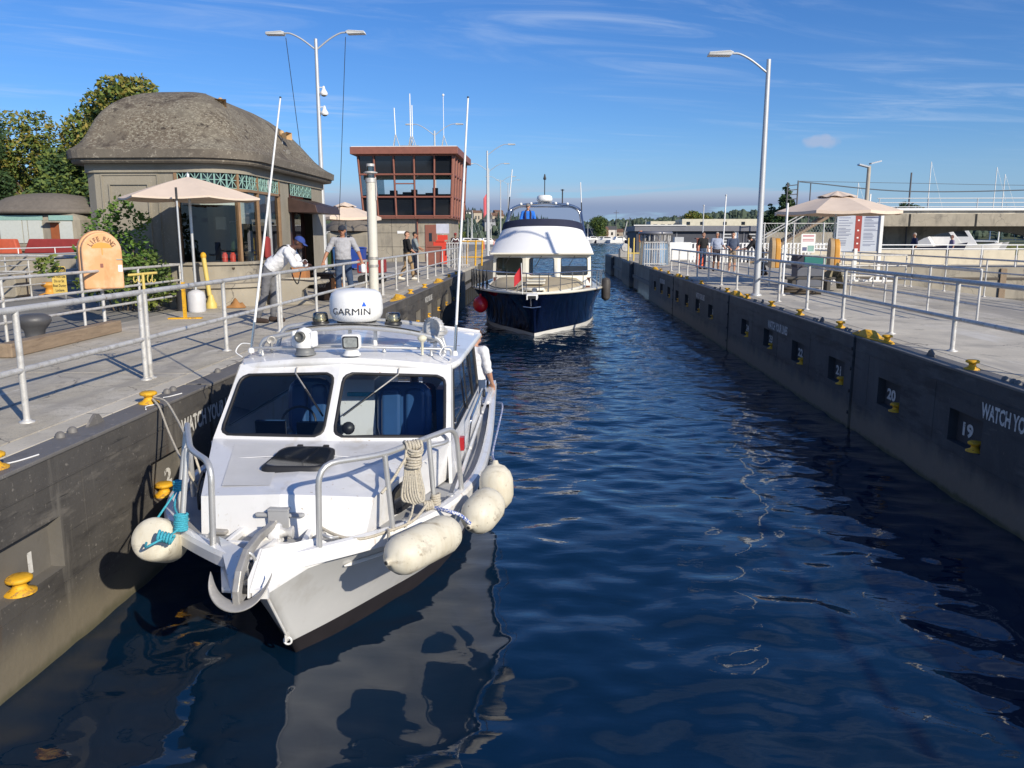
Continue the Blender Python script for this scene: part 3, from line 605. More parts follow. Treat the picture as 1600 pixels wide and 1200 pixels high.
# low dark troughs / culvert walls between the left rails
for (x0,x1,y0,y1,h_,mm,l) in ((-40,-13.9,20.6,21.2,.62,concrete_old,'low grey concrete kerb wall behind the caution sign'),(-40,-12.2,26,26.6,1.0,concrete_old,'longer concrete wall in front of the far hut')):
    t = MB().bb(x0,x1,y0,y1,0,h_).build('kerb_wall', mm, bevel=.03); tag(t, l, 'wall')
# ================================================================== WHITE WORKBOAT (near)
# local frame: x to port (viewer's right), y aft, z above the water
B1 = thing('workboat', 'white aluminium workboat with grey hull and claw anchor moored at the left wall', 'boat', (-1.9, 4.85, WZ), R(0.4))
def lerp(a, b, t): return a + (b-a)*t
def curve(keys):
    """Catmull interpolation of a list of tuples by parameter 0..1"""
    P = [Vector(k) for k in keys]
    def f(t):
        x = t*(len(P)-1); i = min(int(x), len(P)-2); u = x-i
        p1, p2 = P[i], P[i+1]; p0 = P[i-1] if i else p1*2-p2; p3 = P[i+2] if i+2 < len(P) else p2*2-p1
        return .5*((2*p1)+(p2-p0)*u+(2*p0-5*p1+4*p2-p3)*u*u+(3*p1-p0-3*p2+p3)*u**3)
    return f
sheer = curve([(0,0,1.06),(.33,.22,1.06),(.80,.66,1.05),(1.06,1.10,1.04),(1.22,1.65,1.03),(1.30,2.5,1.00),(1.28,4.1,.96),(1.20,6.0,.93),(1.14,7.3,.92)])
chine = curve([(0,.66,.16),(.24,.98,.18),(.52,1.44,.19),(.80,1.95,.19),(.98,2.5,.17),(1.08,3.3,.15),(1.10,4.6,.13),(1.08,6.2,.12),(1.05,7.3,.12)])
bott = curve([(0,.86,-.12),(.20,1.15,-.12),(.46,1.62,-.12),(.72,2.1,-.12),(.90,2.65,-.12),(1.0,3.4,-.12),(1.03,4.6,-.12),(1.02,6.2,-.12),(1.0,7.3,-.12)])
def mir(v, s): return V(v.x*s, v.y, v.z)
up_, lo_ = MB(), MB()
for s in (1, -1):
    def f(u, v, s=s):
        a, b = sheer(u), chine(u); p = a.lerp(b, v); bulge = math.sin(v*math.pi)*.045*min(1, u*5)
        return V(s*(p.x - bulge*(.9 if u < .35 else .2)), p.y, p.z)
    up_.grid(f, 48, 8)
    lo_.grid(lambda u, v, s=s: mir(chine(u).lerp(bott(u), v), s), 48, 2)
up_.add([sheer(1), mir(sheer(1),-1), mir(chine(1),-1), chine(1)], [(0,1,2,3)])
lo_.add([chine(1), mir(chine(1),-1), mir(bott(1),-1), bott(1)], [(0,1,2,3)])
hull = up_.build('hull', boat_grey, B1, weld=True); lo_.build('antifouling', hull_black, B1, weld=True)
# rubbing strake, gunwale and deck
for s in (1, -1):
    m = MB()
    def gw(u, v, s=s):
        a = sheer(u); q = [(0.028,-.085),(0.034,-.01),(.02,.022),(-.02,.026),(-.045,.02),(-.05,-.04)]
        x = v*(len(q)-1); i = min(int(x), len(q)-2); w_ = x-i; o = V(*q[i],0).lerp(V(*q[i+1],0), w_)
        d = sheer(min(1,u+.01)) - sheer(max(0,u-.01)); n_ = V(d.y, -d.x, 0).normalized()
        return V(max(0.0,(a.x + n_.x*o.x))*s, a.y + n_.y*o.x, a.z + o.y)
    m.grid(gw, 60, 5, sm=False); m.build('gunwale', boat_white, B1)
def deckz(y): return 1.035 - .012*y
dk = MB()
dk.grid(lambda u, v: V((sheer(u).x-.06)*(2*v-1) if sheer(u).x > .06 else 0, sheer(u).y+.02, sheer(u).z-.035), 40, 6, sm=False)
dk.build('deck', deck_grey, B1)
# spray strakes on the bow
for s in (1, -1):
    m = MB(); pts = []
    for u in [.17+.015*i for i in range(9)]:
        a = sheer(u).lerp(chine(u), .30); pts.append(V(s*(a.x-.005), a.y, a.z))
    m.tube(pts, [.006]+[.018]*7+[.008], 6); m.build('spray_strake', boat_white, B1)
# trunk cabin
def panel(name, pts, th, m=boat_white, parent=B1, bev=.0):
    P = [Vector(p) for p in pts]; n_ = (P[1]-P[0]).cross(P[2]-P[0]).normalized()
    return MB().prism(P, -n_*th).build(name, m, parent, bevel=bev)
WSY, WSZ = 2.02, 1.37        # windshield foot
TR = [(-.60,.66,1.29), (.0,.60,1.33), (.66,.68,1.29)]
tk = MB()
fl, fc, fr = V(*TR[0]), V(*TR[1]), V(*TR[2]); bl, bc, br = V(-1.06,WSY,WSZ), V(0,WSY-.13,WSZ+.02), V(1.07,WSY,WSZ)
tk.add([fl,fc,bc,bl], [(0,1,2,3)]); tk.add([fc,fr,br,bc], [(0,1,2,3)])
gl_, gc_, gr_ = V(-.60,.62,1.0), V(0,.54,1.0), V(.60,.62,1.0)
tk.add([gl_,gc_,fc,fl], [(0,1,2,3)]); tk.add([gc_,gr_,fr,fc], [(0,1,2,3)])
sl, sr = V(-1.07,2.3,1.0), V(1.09,2.3,1.0)
tk.add([fl,bl,V(-1.07,2.3,WSZ),sl,gl_], [(0,1,2,3,4)])
tk.build('trunk_cabin', boat_white, B1, bevel=.03)
# starboard & port oval windows on the trunk sides with frames
def oval_window(c, right, up, w, h, rim, parent=B1, tilt=0):
    r_ = Vector(right).normalized(); u_ = Vector(up).normalized(); n_ = r_.cross(u_); c = Vector(c)
    o, i = [], []
    for k in range(28):
        a = 2*math.pi*k/28; e = .55; cx = math.copysign(abs(math.cos(a))**e, math.cos(a)); cy = math.copysign(abs(math.sin(a))**e, math.sin(a))
        o.append(c + r_*(cx*w/2 + cy*tilt) + u_*cy*h/2); i.append(c + r_*(cx*(w/2-rim) + cy*tilt) + u_*cy*(h/2-rim))
    m = MB(); n = 28; off = n_*.014
    m.add(o + [p+off for p in o] + [p+off for p in i] + i, [(k,(k+1)%n,n+(k+1)%n,n+k) for k in range(n)] + [(n+k,n+(k+1)%n,2*n+(k+1)%n,2*n+k) for k in range(n)] + [(2*n+k,2*n+(k+1)%n,3*n+(k+1)%n,3*n+k) for k in range(n)])
    f_ = m.build('window_frame', rubber, parent)
    MB().add([p+n_*.005 for p in i], [tuple(range(n))]).build('pane', dark_glass, f_)
# port side face of the trunk (from bow corner back to the wheelhouse)
P0, P1, P2, P3 = V(.66,.68,1.29), V(.60,.62,1.0), V(1.09,2.3,1.0), V(1.07,2.02,WSZ)
MB().add([P1,P2,V(1.08,2.3,WSZ),P3,P0], [(0,1,2,3,4)]).build('trunk_side', boat_white, B1)
d_ = (V(1.07,2.02,1.3)-V(.66,.68,1.27)).normalized(); n0 = d_.cross(V(0,0,1)).normalized()
oval_window(V(.80,1.17,1.165)+n0*.01, d_, (n0*(-.12)+V(0,0,1)), .52, .22, .03, tilt=.03)
d2 = V(d_.x, -d_.y, 0).normalized()
oval_window(V(-.80,1.17,1.165)+V(-n0.x,n0.y,0)*.012, V(.29,-.95,0), V(0,0,1), .50, .22, .03)
# foredeck hatch
nrm = ((fr-fc).cross(bc-fc)).normalized()
hx = MB(); hq = [V(-.36,1.06,0),V(.26,1.06,0),V(.22,1.62,0),V(-.22,1.62,0)]
def tz(x, y): return lerp(1.305, 1.375, (y-.62)/1.4) + (.02 if abs(x) < .3 else 0)
def hring(ins, dz, q=None):
    out = []; cx, cy = -.07, 1.36
    for a in range(32):
        t = 2*math.pi*a/32; e = .42; X_ = math.copysign(abs(math.cos(t))**e, math.cos(t)); Y_ = math.copysign(abs(math.sin(t))**e, math.sin(t))
        x = cx + X_*(.255-ins)*(1.0 - .10*Y_); y = cy + Y_*(.27-ins); out.append(V(x, y, tz(x,y)+dz))
    return out
r0, r1, r2, r3 = hring(0,-.02), hring(0,.032), hring(.02,.042), hring(.035,.036); vs = r0+r1+r2+r3; n = 32
hx.add(vs, [(j*n+i,j*n+(i+1)%n,(j+1)*n+(i+1)%n,(j+1)*n+i) for j in range(3) for i in range(n)], True)
hatch = hx.build('deck_hatch', rubber, B1)
MB().add(hring(.033,.037), [tuple(range(32))]).build('pane', dark_glass, hatch)
for x in (-.16, .06): MB().rbox((x,1.64,tz(0,1.64)+.03), (.05,.035,.03), .01).build('hinge', black_plastic, hatch)
# deck cleat post and anchor locker frame
ct = MB(); ct.bb(-.075,.075,.535,.548,1.02,1.235); ct.bb(-.075,.075,.60,.613,1.02,1.235); ct.bb(-.075,.075,.53,.618,1.225,1.24)
ct.rbox((0,.575,1.185), (.36,.05,.028), .024); ct.build('sampson_post', deck_grey, B1, bevel=.006)
fx = MB()
for a, b in (((-.30,.33),(.24,.29)), ((.24,.29),(.21,.62)), ((-.30,.33),(-.28,.62))):
    p, q = V(*a,1.045), V(*b,1.045); d = q-p; fx.box((p+q)/2+V(0,0,.012), (d.length+.03,.042,.05), rz=math.atan2(d.y,d.x))
fx.build('locker_coaming', boat_white, B1, bevel=.008)
# windlass
wl_ = MB(); wl_.lathe([(.052,-.04),(.064,-.03),(.066,.03),(.056,.04)], (.02,.40,1.12), 20, (1,.1,0)); wl_.rbox((.0,.41,1.065), (.13,.13,.07), .03); wl_.build('windlass', boat_white, B1)
wg = MB(); wg.lathe([(.045,0),(.03,.02),(.028,.05),(.045,.075),(.045,.085)], (.06,.40,1.12), 16, (1,.1,0)); wg.build('gypsy', galv, B1)
ch = MB()
for k in range(13):
    t = k/12; p = V(-.045+.02*math.sin(k*2.1), lerp(.43,.28,t), lerp(1.15,1.12,t)); ch.tube([p+V(.008*math.cos(a),.017*math.sin(a)*(1 if k%2 else .4),.012*math.sin(a)*(.4 if k%2 else 1)) for a in [i*math.pi/3 for i in range(6)]], .0042, 5, closed=True)
ch.build('anchor_chain', steel_worn, B1)
# bow roller prow: two cheek plates, swept wings
pr_ = MB()
for s in (1, -1):
    pr_.prism([(s*.045,.34,1.05),(s*.045,-.02,1.105),(s*.045,-.26,1.0),(s*.045,-.285,.885),(s*.045,-.17,.86),(s*.045,.10,.93)], (s*.012,0,0))
    # wing plate from cheek to hull side
    a = [V(s*.06,-.02,1.10), V(s*.06,-.28,.93), V(s*.15,-.20,.895), V(s*.30,.16,.91), V(s*.52,.40,.92) if s > 0 else V(-.34,.24,.95), V(s*.34,.26,1.075)]
    pr_.add(a, [(0,1,2,3,5),(3,4,5)])
    a2 = [p - V(0,0,.014) for p in a]; pr_.add(a2, [(5,3,2,1,0),(5,4,3)])
    pr_.add(a + a2, [(i,(i+1)%6,6+(i+1)%6,6+i) for i in range(6)])
pr_.bb(-.045,.045,-.02,.30,1.025,1.04)
pr_.v = [(x, y+.05, z+.045) for x, y, z in pr_.v]
prow = pr_.build('bow_roller_prow', boat_white, B1)
MB().tube([V(-.045,-.06,1.07)]+[V(.045*math.cos(t)*-1, -.06-.03*math.sin(t), 1.10+.075*math.sin(t)) for t in [math.pi*i/10 for i in range(11)]]+[V(.045,-.06,1.07)], .011, 6).build('roller_hoop', alum, prow)
MB().cyl((-.05,-.185,.96), (.05,-.185,.96), .032, n=14).build('roller', black_plastic, prow)
MB().box((.115,-.195,.945), (.10,.03,.06)).build('cheek_lug', boat_white, prow)
# claw anchor
an = thing('claw_anchor', 'galvanised claw anchor hanging in the bow roller of the white workboat', 'anchor', B1.location + V(0,.05,.045), R(0.4))
sh = MB(); prof = [(.015,.34,1.14,.020,.022),(.01,.05,1.15,.020,.03),(0,-.14,1.12,.02,.036),(0,-.27,1.04,.022,.036),(0,-.33,.95,.022,.032),(0,-.33,.87,.024,.03)]
rings = []
for i, (x, y, z, hw, hh) in enumerate(prof):
    d = V(0, prof[min(i+1,5)][1]-prof[max(i-1,0)][1], prof[min(i+1,5)][2]-prof[max(i-1,0)][2]).normalized(); nn = V(0, -d.z, d.y)
    c = V(x,y,z); rings.append([c+V(hw,0,0)+nn*hh, c-V(hw,0,0)+nn*hh, c-V(hw,0,0)-nn*hh, c+V(hw,0,0)-nn*hh])
sh.add([p for r_ in rings for p in r_], [(i*4+j,i*4+(j+1)%4,(i+1)*4+(j+1)%4,(i+1)*4+j) for i in range(5) for j in range(4)] + [(0,1,2,3),(20,21,22,23)])
sh.build('shank', steel_worn, an, bevel=.007)
cl = MB()
def claw(u, v):
    a = (u-.5)*2     # -1..1 across
    w_ = .036*(1-abs(a)**8)+.004; th = .011
    x = .195*math.sin(a*1.45); z = .865 + .19*(1-math.cos(a*1.45)) ; y = -.335 - .03*math.cos(a*1.5) + .09*abs(a)**2
    t = 2*math.pi*v
    return V(x + .35*w_*math.cos(t)*a*-.4, y + w_*math.cos(t)*1.0, z + th*math.sin(t) + w_*math.cos(t)*.45)
cl.grid(claw, 36, 10); cl.build('claw', steel_worn, an)
MB().add([(-.03,-.34,.88),(.03,-.34,.88),(.055,-.17,.93),(0,-.12,.945),(-.055,-.17,.93),(0,-.22,.89)], [(0,1,2,3,4),(0,5,1),(1,5,2),(2,5,3),(3,5,4),(4,5,0)]).build('fluke', steel_worn, an)
# stem ring
MB().tube([V(.0+.028*math.cos(t), .60, .20+.028*math.sin(t)) for t in [2*math.pi*i/14 for i in range(14)]], .009, 6, closed=True).build('stem_ring', boat_white, B1)
MB().bb(-.008,.008,.56,.66,.21,.27).build('ring_lug', boat_white, B1)
MB().tube([V(0,y,z) for y, z in ((.02,1.0),(.30,.62),(.62,.2))], .012, 6).build('stem_bar', boat_white, B1)

# ---- wheelhouse
WT, RZ = 2.62, 1.96      # windshield head y, z
def rrloop(quad, ml, mr_, mb, mt, rad, n=12):
    """outer loop on the quad and inner rounded loop; quad = BL, BR, TR, TL"""
    BL, BR, TR_, TL = [Vector(q) for q in quad]; Wd = (BR-BL).length; Hh = (TL-BL).length
    def P(u, v): return BL.lerp(BR, u).lerp(TL.lerp(TR_, u), v)
    out, inn = [], []
    for side in range(4):
        for k in range(n):
            t = k/n; u, v = [(t,0),(1,t),(1-t,1),(0,1-t)][side]
            out.append(P(u, v)); x = ml + u*(Wd-ml-mr_); y = mb + v*(Hh-mb-mt)
            cx = min(max(x, ml+rad), Wd-mr_-rad); cy = min(max(y, mb+rad), Hh-mt-rad); d = V(x-cx, y-cy, 0)
            if d.length > 1e-6: d = d.normalized()*rad
            inn.append(P((cx+d.x)/Wd, (cy+d.y)/Hh))
    return out, inn
def window_panel(quad, ml, mr_, mb, mt, rad, parent, m=boat_white, glass=glass_clear, rim=.022, name='wheelhouse_panel', th=.03):
    o, i = rrloop(quad, ml, mr_, mb, mt, rad); n = len(o); BL, BR, TR_, TL = [Vector(q) for q in quad]
    nn = (BR-BL).cross(TL-BL).normalized()
    mm = MB(); mm.add(o+i, [(k,(k+1)%n,n+(k+1)%n,n+k) for k in range(n)])
    mm.add([p-nn*th for p in o+i], [(n+k,n+(k+1)%n,(k+1)%n,k) for k in range(n)]); mm.add(i+[p-nn*th for p in i], [(k,(k+1)%n,n+(k+1)%n,n+k) for k in range(n)])
    pn = mm.build(name, m, parent)
    c = sum(i, V(0,0,0))/n; j = [p + (c-p).normalized()*rim for p in i]; k2 = [p - (c-p).normalized()*.006 for p in i]
    f = MB(); a_ = [p+nn*.002 for p in k2]; b_ = [p+nn*.012 for p in i]; c_ = [p+nn*.012 for p in j]; e_ = [p-nn*.01 for p in j]
    f.add(a_+b_+c_+e_, [(r*n+k, r*n+(k+1)%n, (r+1)*n+(k+1)%n, (r+1)*n+k) for r in range(3) for k in range(n)], True)
    f.build('window_seal', rubber, pn)
    MB().add([p-nn*.004 for p in j], [tuple(range(n))]).build('pane', glass, pn)
    return pn
wf = {'bl':V(-1.06,WSY,WSZ),'bc':V(0,WSY-.13,WSZ+.02),'br':V(1.07,WSY,WSZ),'tl':V(-1.00,WT,RZ-.02),'tc':V(0,WT-.13,RZ+.03),'tr':V(1.01,WT,RZ-.02)}
window_panel((wf['bl'],wf['bc'],wf['tc'],wf['tl']), .045, .04, .035, .115, .10, B1)
window_panel((wf['bc'],wf['br'],wf['tr'],wf['tc']), .04, .05, .035, .115, .10, B1)
# sides of the wheelhouse, windows and lower part
HB = 4.75       # back of the wheelhouse
for s in (1, -1):
    b0, b1, t1, t0 = V(s*1.07,2.05,WSZ-.02), V(s*1.10,HB,WSZ-.05), V(s*1.03,HB,RZ+.03), V(s*1.01,WT,RZ-.02)
    MB().prism([(s*1.08,2.0,.97),(s*1.12,HB,.95),(s*1.10,HB,WSZ-.05),(s*1.07,2.0,WSZ-.02)], (-s*.03,0,0)).build('house_side', boat_white, B1)
    if s > 0: window_panel((b0,b1,t1,t0), .16, .05, .05, .05, .07, B1, glass=glass_clear)
    else: window_panel((b1,b0,t0,t1), .05, .16, .05, .05, .07, B1, glass=glass_clear)
    for yy in (3.35, 4.05): MB().prism([(s*1.085,yy,WSZ),(s*1.085,yy+.05,WSZ),(s*1.03,yy+.05,RZ),(s*1.03,yy,RZ)], (s*.012,0,0)).build('mullion', black_plastic, B1)
# rear bulkhead with a doorway
bk = MB(); bk.bb(-1.09,-.25,HB-.03,HB,.6,1.5); bk.bb(.42,1.09,HB-.03,HB,.6,1.5); bk.bb(-1.05,-.95,HB-.03,HB,1.5,RZ); bk.bb(-.30,-.2,HB-.03,HB,1.5,RZ); bk.bb(.38,.46,HB-.03,HB,1.5,RZ); bk.bb(.95,1.05,HB-.03,HB,1.5,RZ); bk.bb(-1.05,1.05,HB-.03,HB,RZ-.08,RZ+.04)
bk.build('rear_bulkhead', boat_white, B1)
# roof: crowned plate with rounded front lip
def roofp(u, v, dz=0, grow=0):
    a = 2*u-1; y = lerp(2.50, 5.0, v); hw = lerp(1.06, 1.10, v)+grow
    corner = max(0, (.14-v)/.14)
    x = a*(hw - .10*corner**2); yy = y + .13*abs(a)**2.2*(1-v)
    return V(x, yy, RZ + .10 - .085*a*a - .03*corner + dz)
rf = MB(); rf.grid(lambda u, v: roofp(u, v, 0), 24, 24)
rf.grid(lambda u, v: roofp(u, v, -.075, -.01), 24, 24)
for v_ in (0, 1): rf.grid(lambda u, w_, v_=v_: roofp(u, v_, 0).lerp(roofp(u, v_, -.075, -.01), w_) + V(0, (-.03 if v_ == 0 else .03)*math.sin(math.pi*w_), 0), 24, 4)
for u_ in (0, 1): rf.grid(lambda v, w_, u_=u_: roofp(u_, v, 0).lerp(roofp(u_, v, -.075, -.01), w_) + V((-.028 if u_ == 0 else .028)*math.sin(math.pi*w_), 0, 0), 24, 4)
rf.build('roof', boat_white, B1)
MB().tube([roofp(u/16, 1, .012) for u in range(17)], .016, 6).build('roof_lip', boat_white, B1)
# wipers
for s, x0 in ((-1,-.40), (1,.47)):
    c = wf['tl'].lerp(wf['tc'], .58) if s < 0 else wf['tc'].lerp(wf['tr'], .53)
    q = c + V(0,-.10,-.08); e = q + (V(.30,-.30,-.29) if s < 0 else V(-.40,-.30,-.29))
    wp = MB(); wp.tube([c+V(0,-.05,-.03), q, e], .008, 6); wp.build('wiper_arm', steel_worn, B1)
    dd = (e-q).normalized(); MB().tube([e-dd*.30+V(0,-.012,.0), e+dd*.06+V(0,-.012,0)], .009, 5).build('wiper_blade', black_plastic, B1)
# ---- inside the wheelhouse
MB().bb(-1.0,1.0,2.2,HB-.04,.62,.66).build('cabin_sole', deck_grey, B1)
dsh = MB(); dsh.prism([(-1.0,2.12,1.30),(-1.0,2.62,1.24),(-1.0,2.66,.66),(-1.0,2.12,.66)], (2.0,0,0)); dsh.build('dashboard', black_plastic, B1)
ins = MB()
for x, w_, h_ in ((-.72,.30,.17),(-.30,.34,.15),(-.08,.12,.09)): ins.rbox((x,2.56,1.33), (w_,.05,h_), .015, rx=0)
ins.build('instrument_display', dark_glass, B1)
MB().tube([V(-.52+.17*math.cos(t), 2.78+.06*math.sin(t), 1.34+.15*math.sin(t)) for t in [2*math.pi*i/24 for i in range(24)]], .012, 6, closed=True).build('steering_wheel', black_plastic, B1)
for x, y, w_ in ((-.50,2.92,.46), (.50,2.72,.54)):
    st = MB(); st.rbox((x,y,1.10), (w_,.45,.14), .08); st.build('seat', blue_vinyl, B1)
    st = MB(); st.rbox((x,y+.24,1.42), (w_,.60,.12), .14, rx=R(82)); st.rbox((x-w_*.22,y+.165,1.42), (w_*.36,.5,.08), .06, rx=R(82)); st.rbox((x+w_*.22,y+.165,1.42), (w_*.36,.5,.08), .06, rx=R(82)); st.build('seat_back', blue_vinyl, B1, bevel=.02)
    MB().cyl((x,y,.66), (x,y,1.06), .05).build('seat_post', alum, B1)
MB().bb(-.16,.20,2.98,4.3,.66,1.74).build('locker', boat_white, B1, bevel=.01)
MB().bb(.80,1.0,3.1,4.6,.66,1.62).build('blue_locker', blue_vinyl, B1)
MB().bb(.32,.44,HB-.10,HB-.05,1.62,1.85).build('blue_flag', mat('royal_blue', (.01,.03,.5), .6), B1)
MB().bb(-.55,-.30,HB-.10,HB-.05,1.62,1.85).build('blue_flag', mat('royal_blue', (.01,.03,.5), .6), B1)
MB().box((.06,2.93,1.60), (.24,.05,.035)).build('teal_box', rope_teal, B1)
MB().lathe([(.05,0),(.06,.02),(.055,.05),(0,.06)], (-.0+.12,2.20,1.43), 14, (0,-1,.3)).build('compass', black_plastic, B1)
# ---- cockpit
for s in (1,-1): MB().bb(s*1.02,s*1.06,HB,7.2,.45,.92).build('cockpit_side', boat_white, B1)
MB().bb(-1.02,1.02,HB,7.2,.40,.44).build('cockpit_sole', deck_grey, B1)
MB().bb(-1.1,1.1,7.2,7.26,.3,.95).build('transom', boat_white, B1)
m = MB(); m.bb(1.00,1.17,5.6,7.2,.94,.985); m.build('gunwale_cap', boat_white, B1, bevel=.01)
for y in (5.9, 6.6): MB().tube(smoothpts([(1.08,y,.985),(1.08,y+.02,1.06),(1.08,y+.10,1.06),(1.08,y+.12,.985)],3), .016, 6).build('mooring_cleat', rubber, B1)
MB().rbox((1.10,2.66,1.18), (.05,.09,.13), .01).build('red_nav_light', mat('nav_red', (.35,.015,.02), .25), B1)
for y0, y1 in ((1.6,3.0),(3.1,4.6),(4.8,6.2)): MB().bb(1.13,1.155,y0,y1,1.0,1.03).build('side_deck_strip', boat_white, B1)
# ---- rails
AL = .021
def rail1(name, pts, r=AL, fil=.14): MB().tube(filletpts(pts, fil), r, 10).build(name, alum, B1)
pr1 = MB(); pr1.tube(filletpts([(.37,.25,1.06),(.39,.24,1.66),(.75,.60,1.63),(1.17,1.50,1.62),(1.20,1.62,1.03)], .15), AL, 10); pr1.build('port_bow_rail', alum, B1)
for b, t in (((.80,.64,1.05),(.76,.62,1.62)), ((1.04,1.12,1.04),(1.0,1.13,1.61))): MB().cyl(b, t, AL*.92, n=10).build('stanchion', alum, B1)
MB().tube(smoothpts([(1.0,1.13,1.55),(1.12,1.30,1.55),(1.02,1.75,1.50)],4), AL*.8, 8).build('rail_brace', alum, B1)
MB().tube(filletpts([(-.36,.25,1.06),(-.33,.24,1.66),(-.62,.58,1.66),(-.98,1.35,1.68),(-1.0,1.42,1.03)], .14), AL*1.05, 10).build('starboard_bow_rail', alum, B1)
for b, t in (((-.70,.52,1.05),(-.66,.62,1.66)), ((-.92,.95,1.05),(-.86,1.06,1.67)), ((-.97,1.30,1.36),(-.92,1.2,1.67))): MB().cyl(b, t, AL*.95, n=10).build('stanchion', alum, B1)
# handrails along wheelhouse side
MB().tube(filletpts([(1.12,3.0,1.05),(1.16,3.0,1.35),(1.16,4.6,1.35),(1.12,4.6,1.05)], .06), .014, 8).build('grab_rail', chrome, B1)

# ---- roof gear
def rz_(x, y): return RZ + .10 - .085*(x/1.08)**2
arch = MB(); Y0, Y1 = 3.05, 3.42
arch.tube(filletpts([(-.96,Y0,rz_(.96,0)),(-.92,Y0,2.13),(-.5,Y0,2.22),(0,Y0,2.26),(.5,Y0,2.22),(.86,Y0,2.14),(.90,Y0,rz_(.9,0))], .16), .025, 10)
arch.tube(filletpts([(-.90,Y1,rz_(.9,0)),(-.84,Y1,2.21),(-.4,Y1,2.275),(0,Y1,2.295),(.4,Y1,2.275),(.80,Y1,2.22),(.86,Y1,rz_(.86,0))], .16), .022, 10)
ar = arch.build('radar_arch', alum, B1)
pl = MB(); pl.grid(lambda u, v: V(lerp(-.70,.66,u), lerp(Y0-.02,Y1+.04,v), 2.29-.07*(2*u-1)**2), 16, 2, sm=False); pl.grid(lambda u, v: V(lerp(-.70,.66,u), lerp(Y0-.02,Y1+.04,v), 2.28-.07*(2*u-1)**2), 16, 2, sm=False); pl.build('arch_plate', alum, ar)
for x in (-.1,.16): MB().bb(x,x+.03,3.2,3.24,2.03,2.275).build('arch_strut', white_paint, ar)
rd_ = thing('radar_dome', 'white radar dome lettered GARMIN on the workboat roof arch', 'radar dome', (-1.94, 8.1, WZ+2.30), R(0.4)); rd_.scale = (1,1,1.24)
MB().lathe([(.19,0),(.235,.015),(.262,.06),(.268,.10),(.262,.18),(.245,.225),(.20,.250),(.10,.262),(0,.264)], n=40).build('radome', mat('radome_white', (.80,.80,.79), .35, var=.02), rd_)
MB().lathe([(.17,-.03),(.2,-.005),(.19,.003)], n=30).build('radome_base', black_plastic, rd_)
vs, fs = text_geo('GARMIN', .074, 0.0, cond=1.48)
MB().add([(math.sin(v[0]/.266)*.2715, -math.cos(v[0]/.266)*.2715, .088+v[1]*1.0) for v in vs], fs).build('lettering', black_plastic, rd_)
MB().add([(math.sin(x/.266)*.2715, -math.cos(x/.266)*.2715, z) for x, z in ((.112,.133),(.160,.133),(.136,.172))], [(0,1,2)]).build('logo_triangle', mat('logo_blue', (.01,.10,.62), .5), rd_)
for i, (x, l) in enumerate(((-.42,'left amber beacon lens on the workboat arch'),(.32,'right beacon lens beside the radar dome on the workboat arch'))):
    b_ = thing('beacon_light', l, 'beacon', (-1.87+x, 8.02, WZ+2.27), 0, 'beacons on the workboat arch')
    MB().lathe([(.088,0),(.088,.02),(.078,.03)], n=24).build('base', black_plastic, b_)
    MB().lathe([(.076,.028),(.079,.05),(.074,.095),(.066,.115),(.05,.122),(0,.124)], n=24).build('lens', glass_grey, b_)
    MB().lathe([(.05,.03),(.062,.05),(.04,.06),(.055,.075),(.035,.085),(.045,.1),(0,.105)], n=16).build('reflector', mat('beacon_inner', (.42,.38,.27), .3, metal=.3), b_)
# thermal camera
tcm = thing('thermal_camera', 'white ball shaped camera on the workboat roof left of the searchlight', 'camera', (-2.30, 7.50, WZ+rz_(-.4,0)), R(-12))
MB().lathe([(.10,-.01),(.10,.0),(.085,.008),(.083,.055),(.087,.06)], n=24).build('base', mat('mid_grey_plastic', (.16,.165,.17), .5), tcm)
MB().lathe([(.086,.06),(.095,.10),(.095,.14),(.08,.20),(.05,.235),(0,.25)], n=24).build('housing', white_paint, tcm)
MB().lathe([(.052,0),(.052,.03),(.035,.032),(.033,.02),(0,.02)], (0,-.072,.165), 20, (0,-1,.12)).build('lens', mat('lens_ring', (.12,.12,.11), .35), tcm)
for s in (1,-1): MB().rbox((s*.095,.0,.14), (.05,.10,.15), .03).build('side_cover', white_paint, tcm)
# searchlight
sl_ = thing('searchlight', 'square faced white searchlight at the middle of the workboat roof edge', 'searchlight', (-1.83, 7.40, WZ+rz_(.05,0)-.01), R(4))
MB().lathe([(.085,0),(.085,.012),(.07,.02),(.068,.035),(.05,.05)], n=24).build('base', white_paint, sl_)
MB().rbox((0,.0,.125), (.175,.14,.10), .03, rx=R(90)).build('housing', white_paint, sl_)
MB().rbox((0,-.053,.125), (.150,.115,.012), .022, rx=R(90)).build('bezel', black_plastic, sl_)
MB().rbox((0,-.060,.125), (.125,.092,.008), .018, rx=R(90)).build('lens', mat('lamp_glass', (.42,.42,.38), .15, metal=.4, var=.35, vs=25), sl_)
# loudhailer horn and GPS mushroom
lh = thing('loudhailer', 'large grey ribbed horn on the workboat roof at the right of the arch', 'horn', (-1.13, 8.0, WZ+rz_(.75,0)), R(-35))
MB().lathe([(.03,-.16),(.06,-.10),(.085,-.05),(.125,.0),(.125,.05),(.115,.06),(.05,.0),(0,-.02)], (0,0,.20), 30, (0,-1,.2)).build('horn', galv, lh)
for k in range(22):
    a = 2*math.pi*k/22; MB().box((.126*math.cos(a), -.02, .20+.126*math.sin(a)), (.012,.075,.006), ry=-a).build('rib', pole_grey, lh)
MB().cyl((0,0,0), (0,0,.12), .02).build('bracket', white_paint, lh)
gp = MB().lathe([(.012,0),(.014,.12),(.03,.13),(.045,.15),(.045,.17),(.02,.19),(0,.192)], n=18).build('gps_antenna', mat('aged_white_plastic', (.66,.62,.48), .5)); gp.location = (-1.2, 7.62, WZ+rz_(.7,0)); tag(gp, 'small aged white mushroom antenna on the workboat roof before the grey horn', 'antenna')
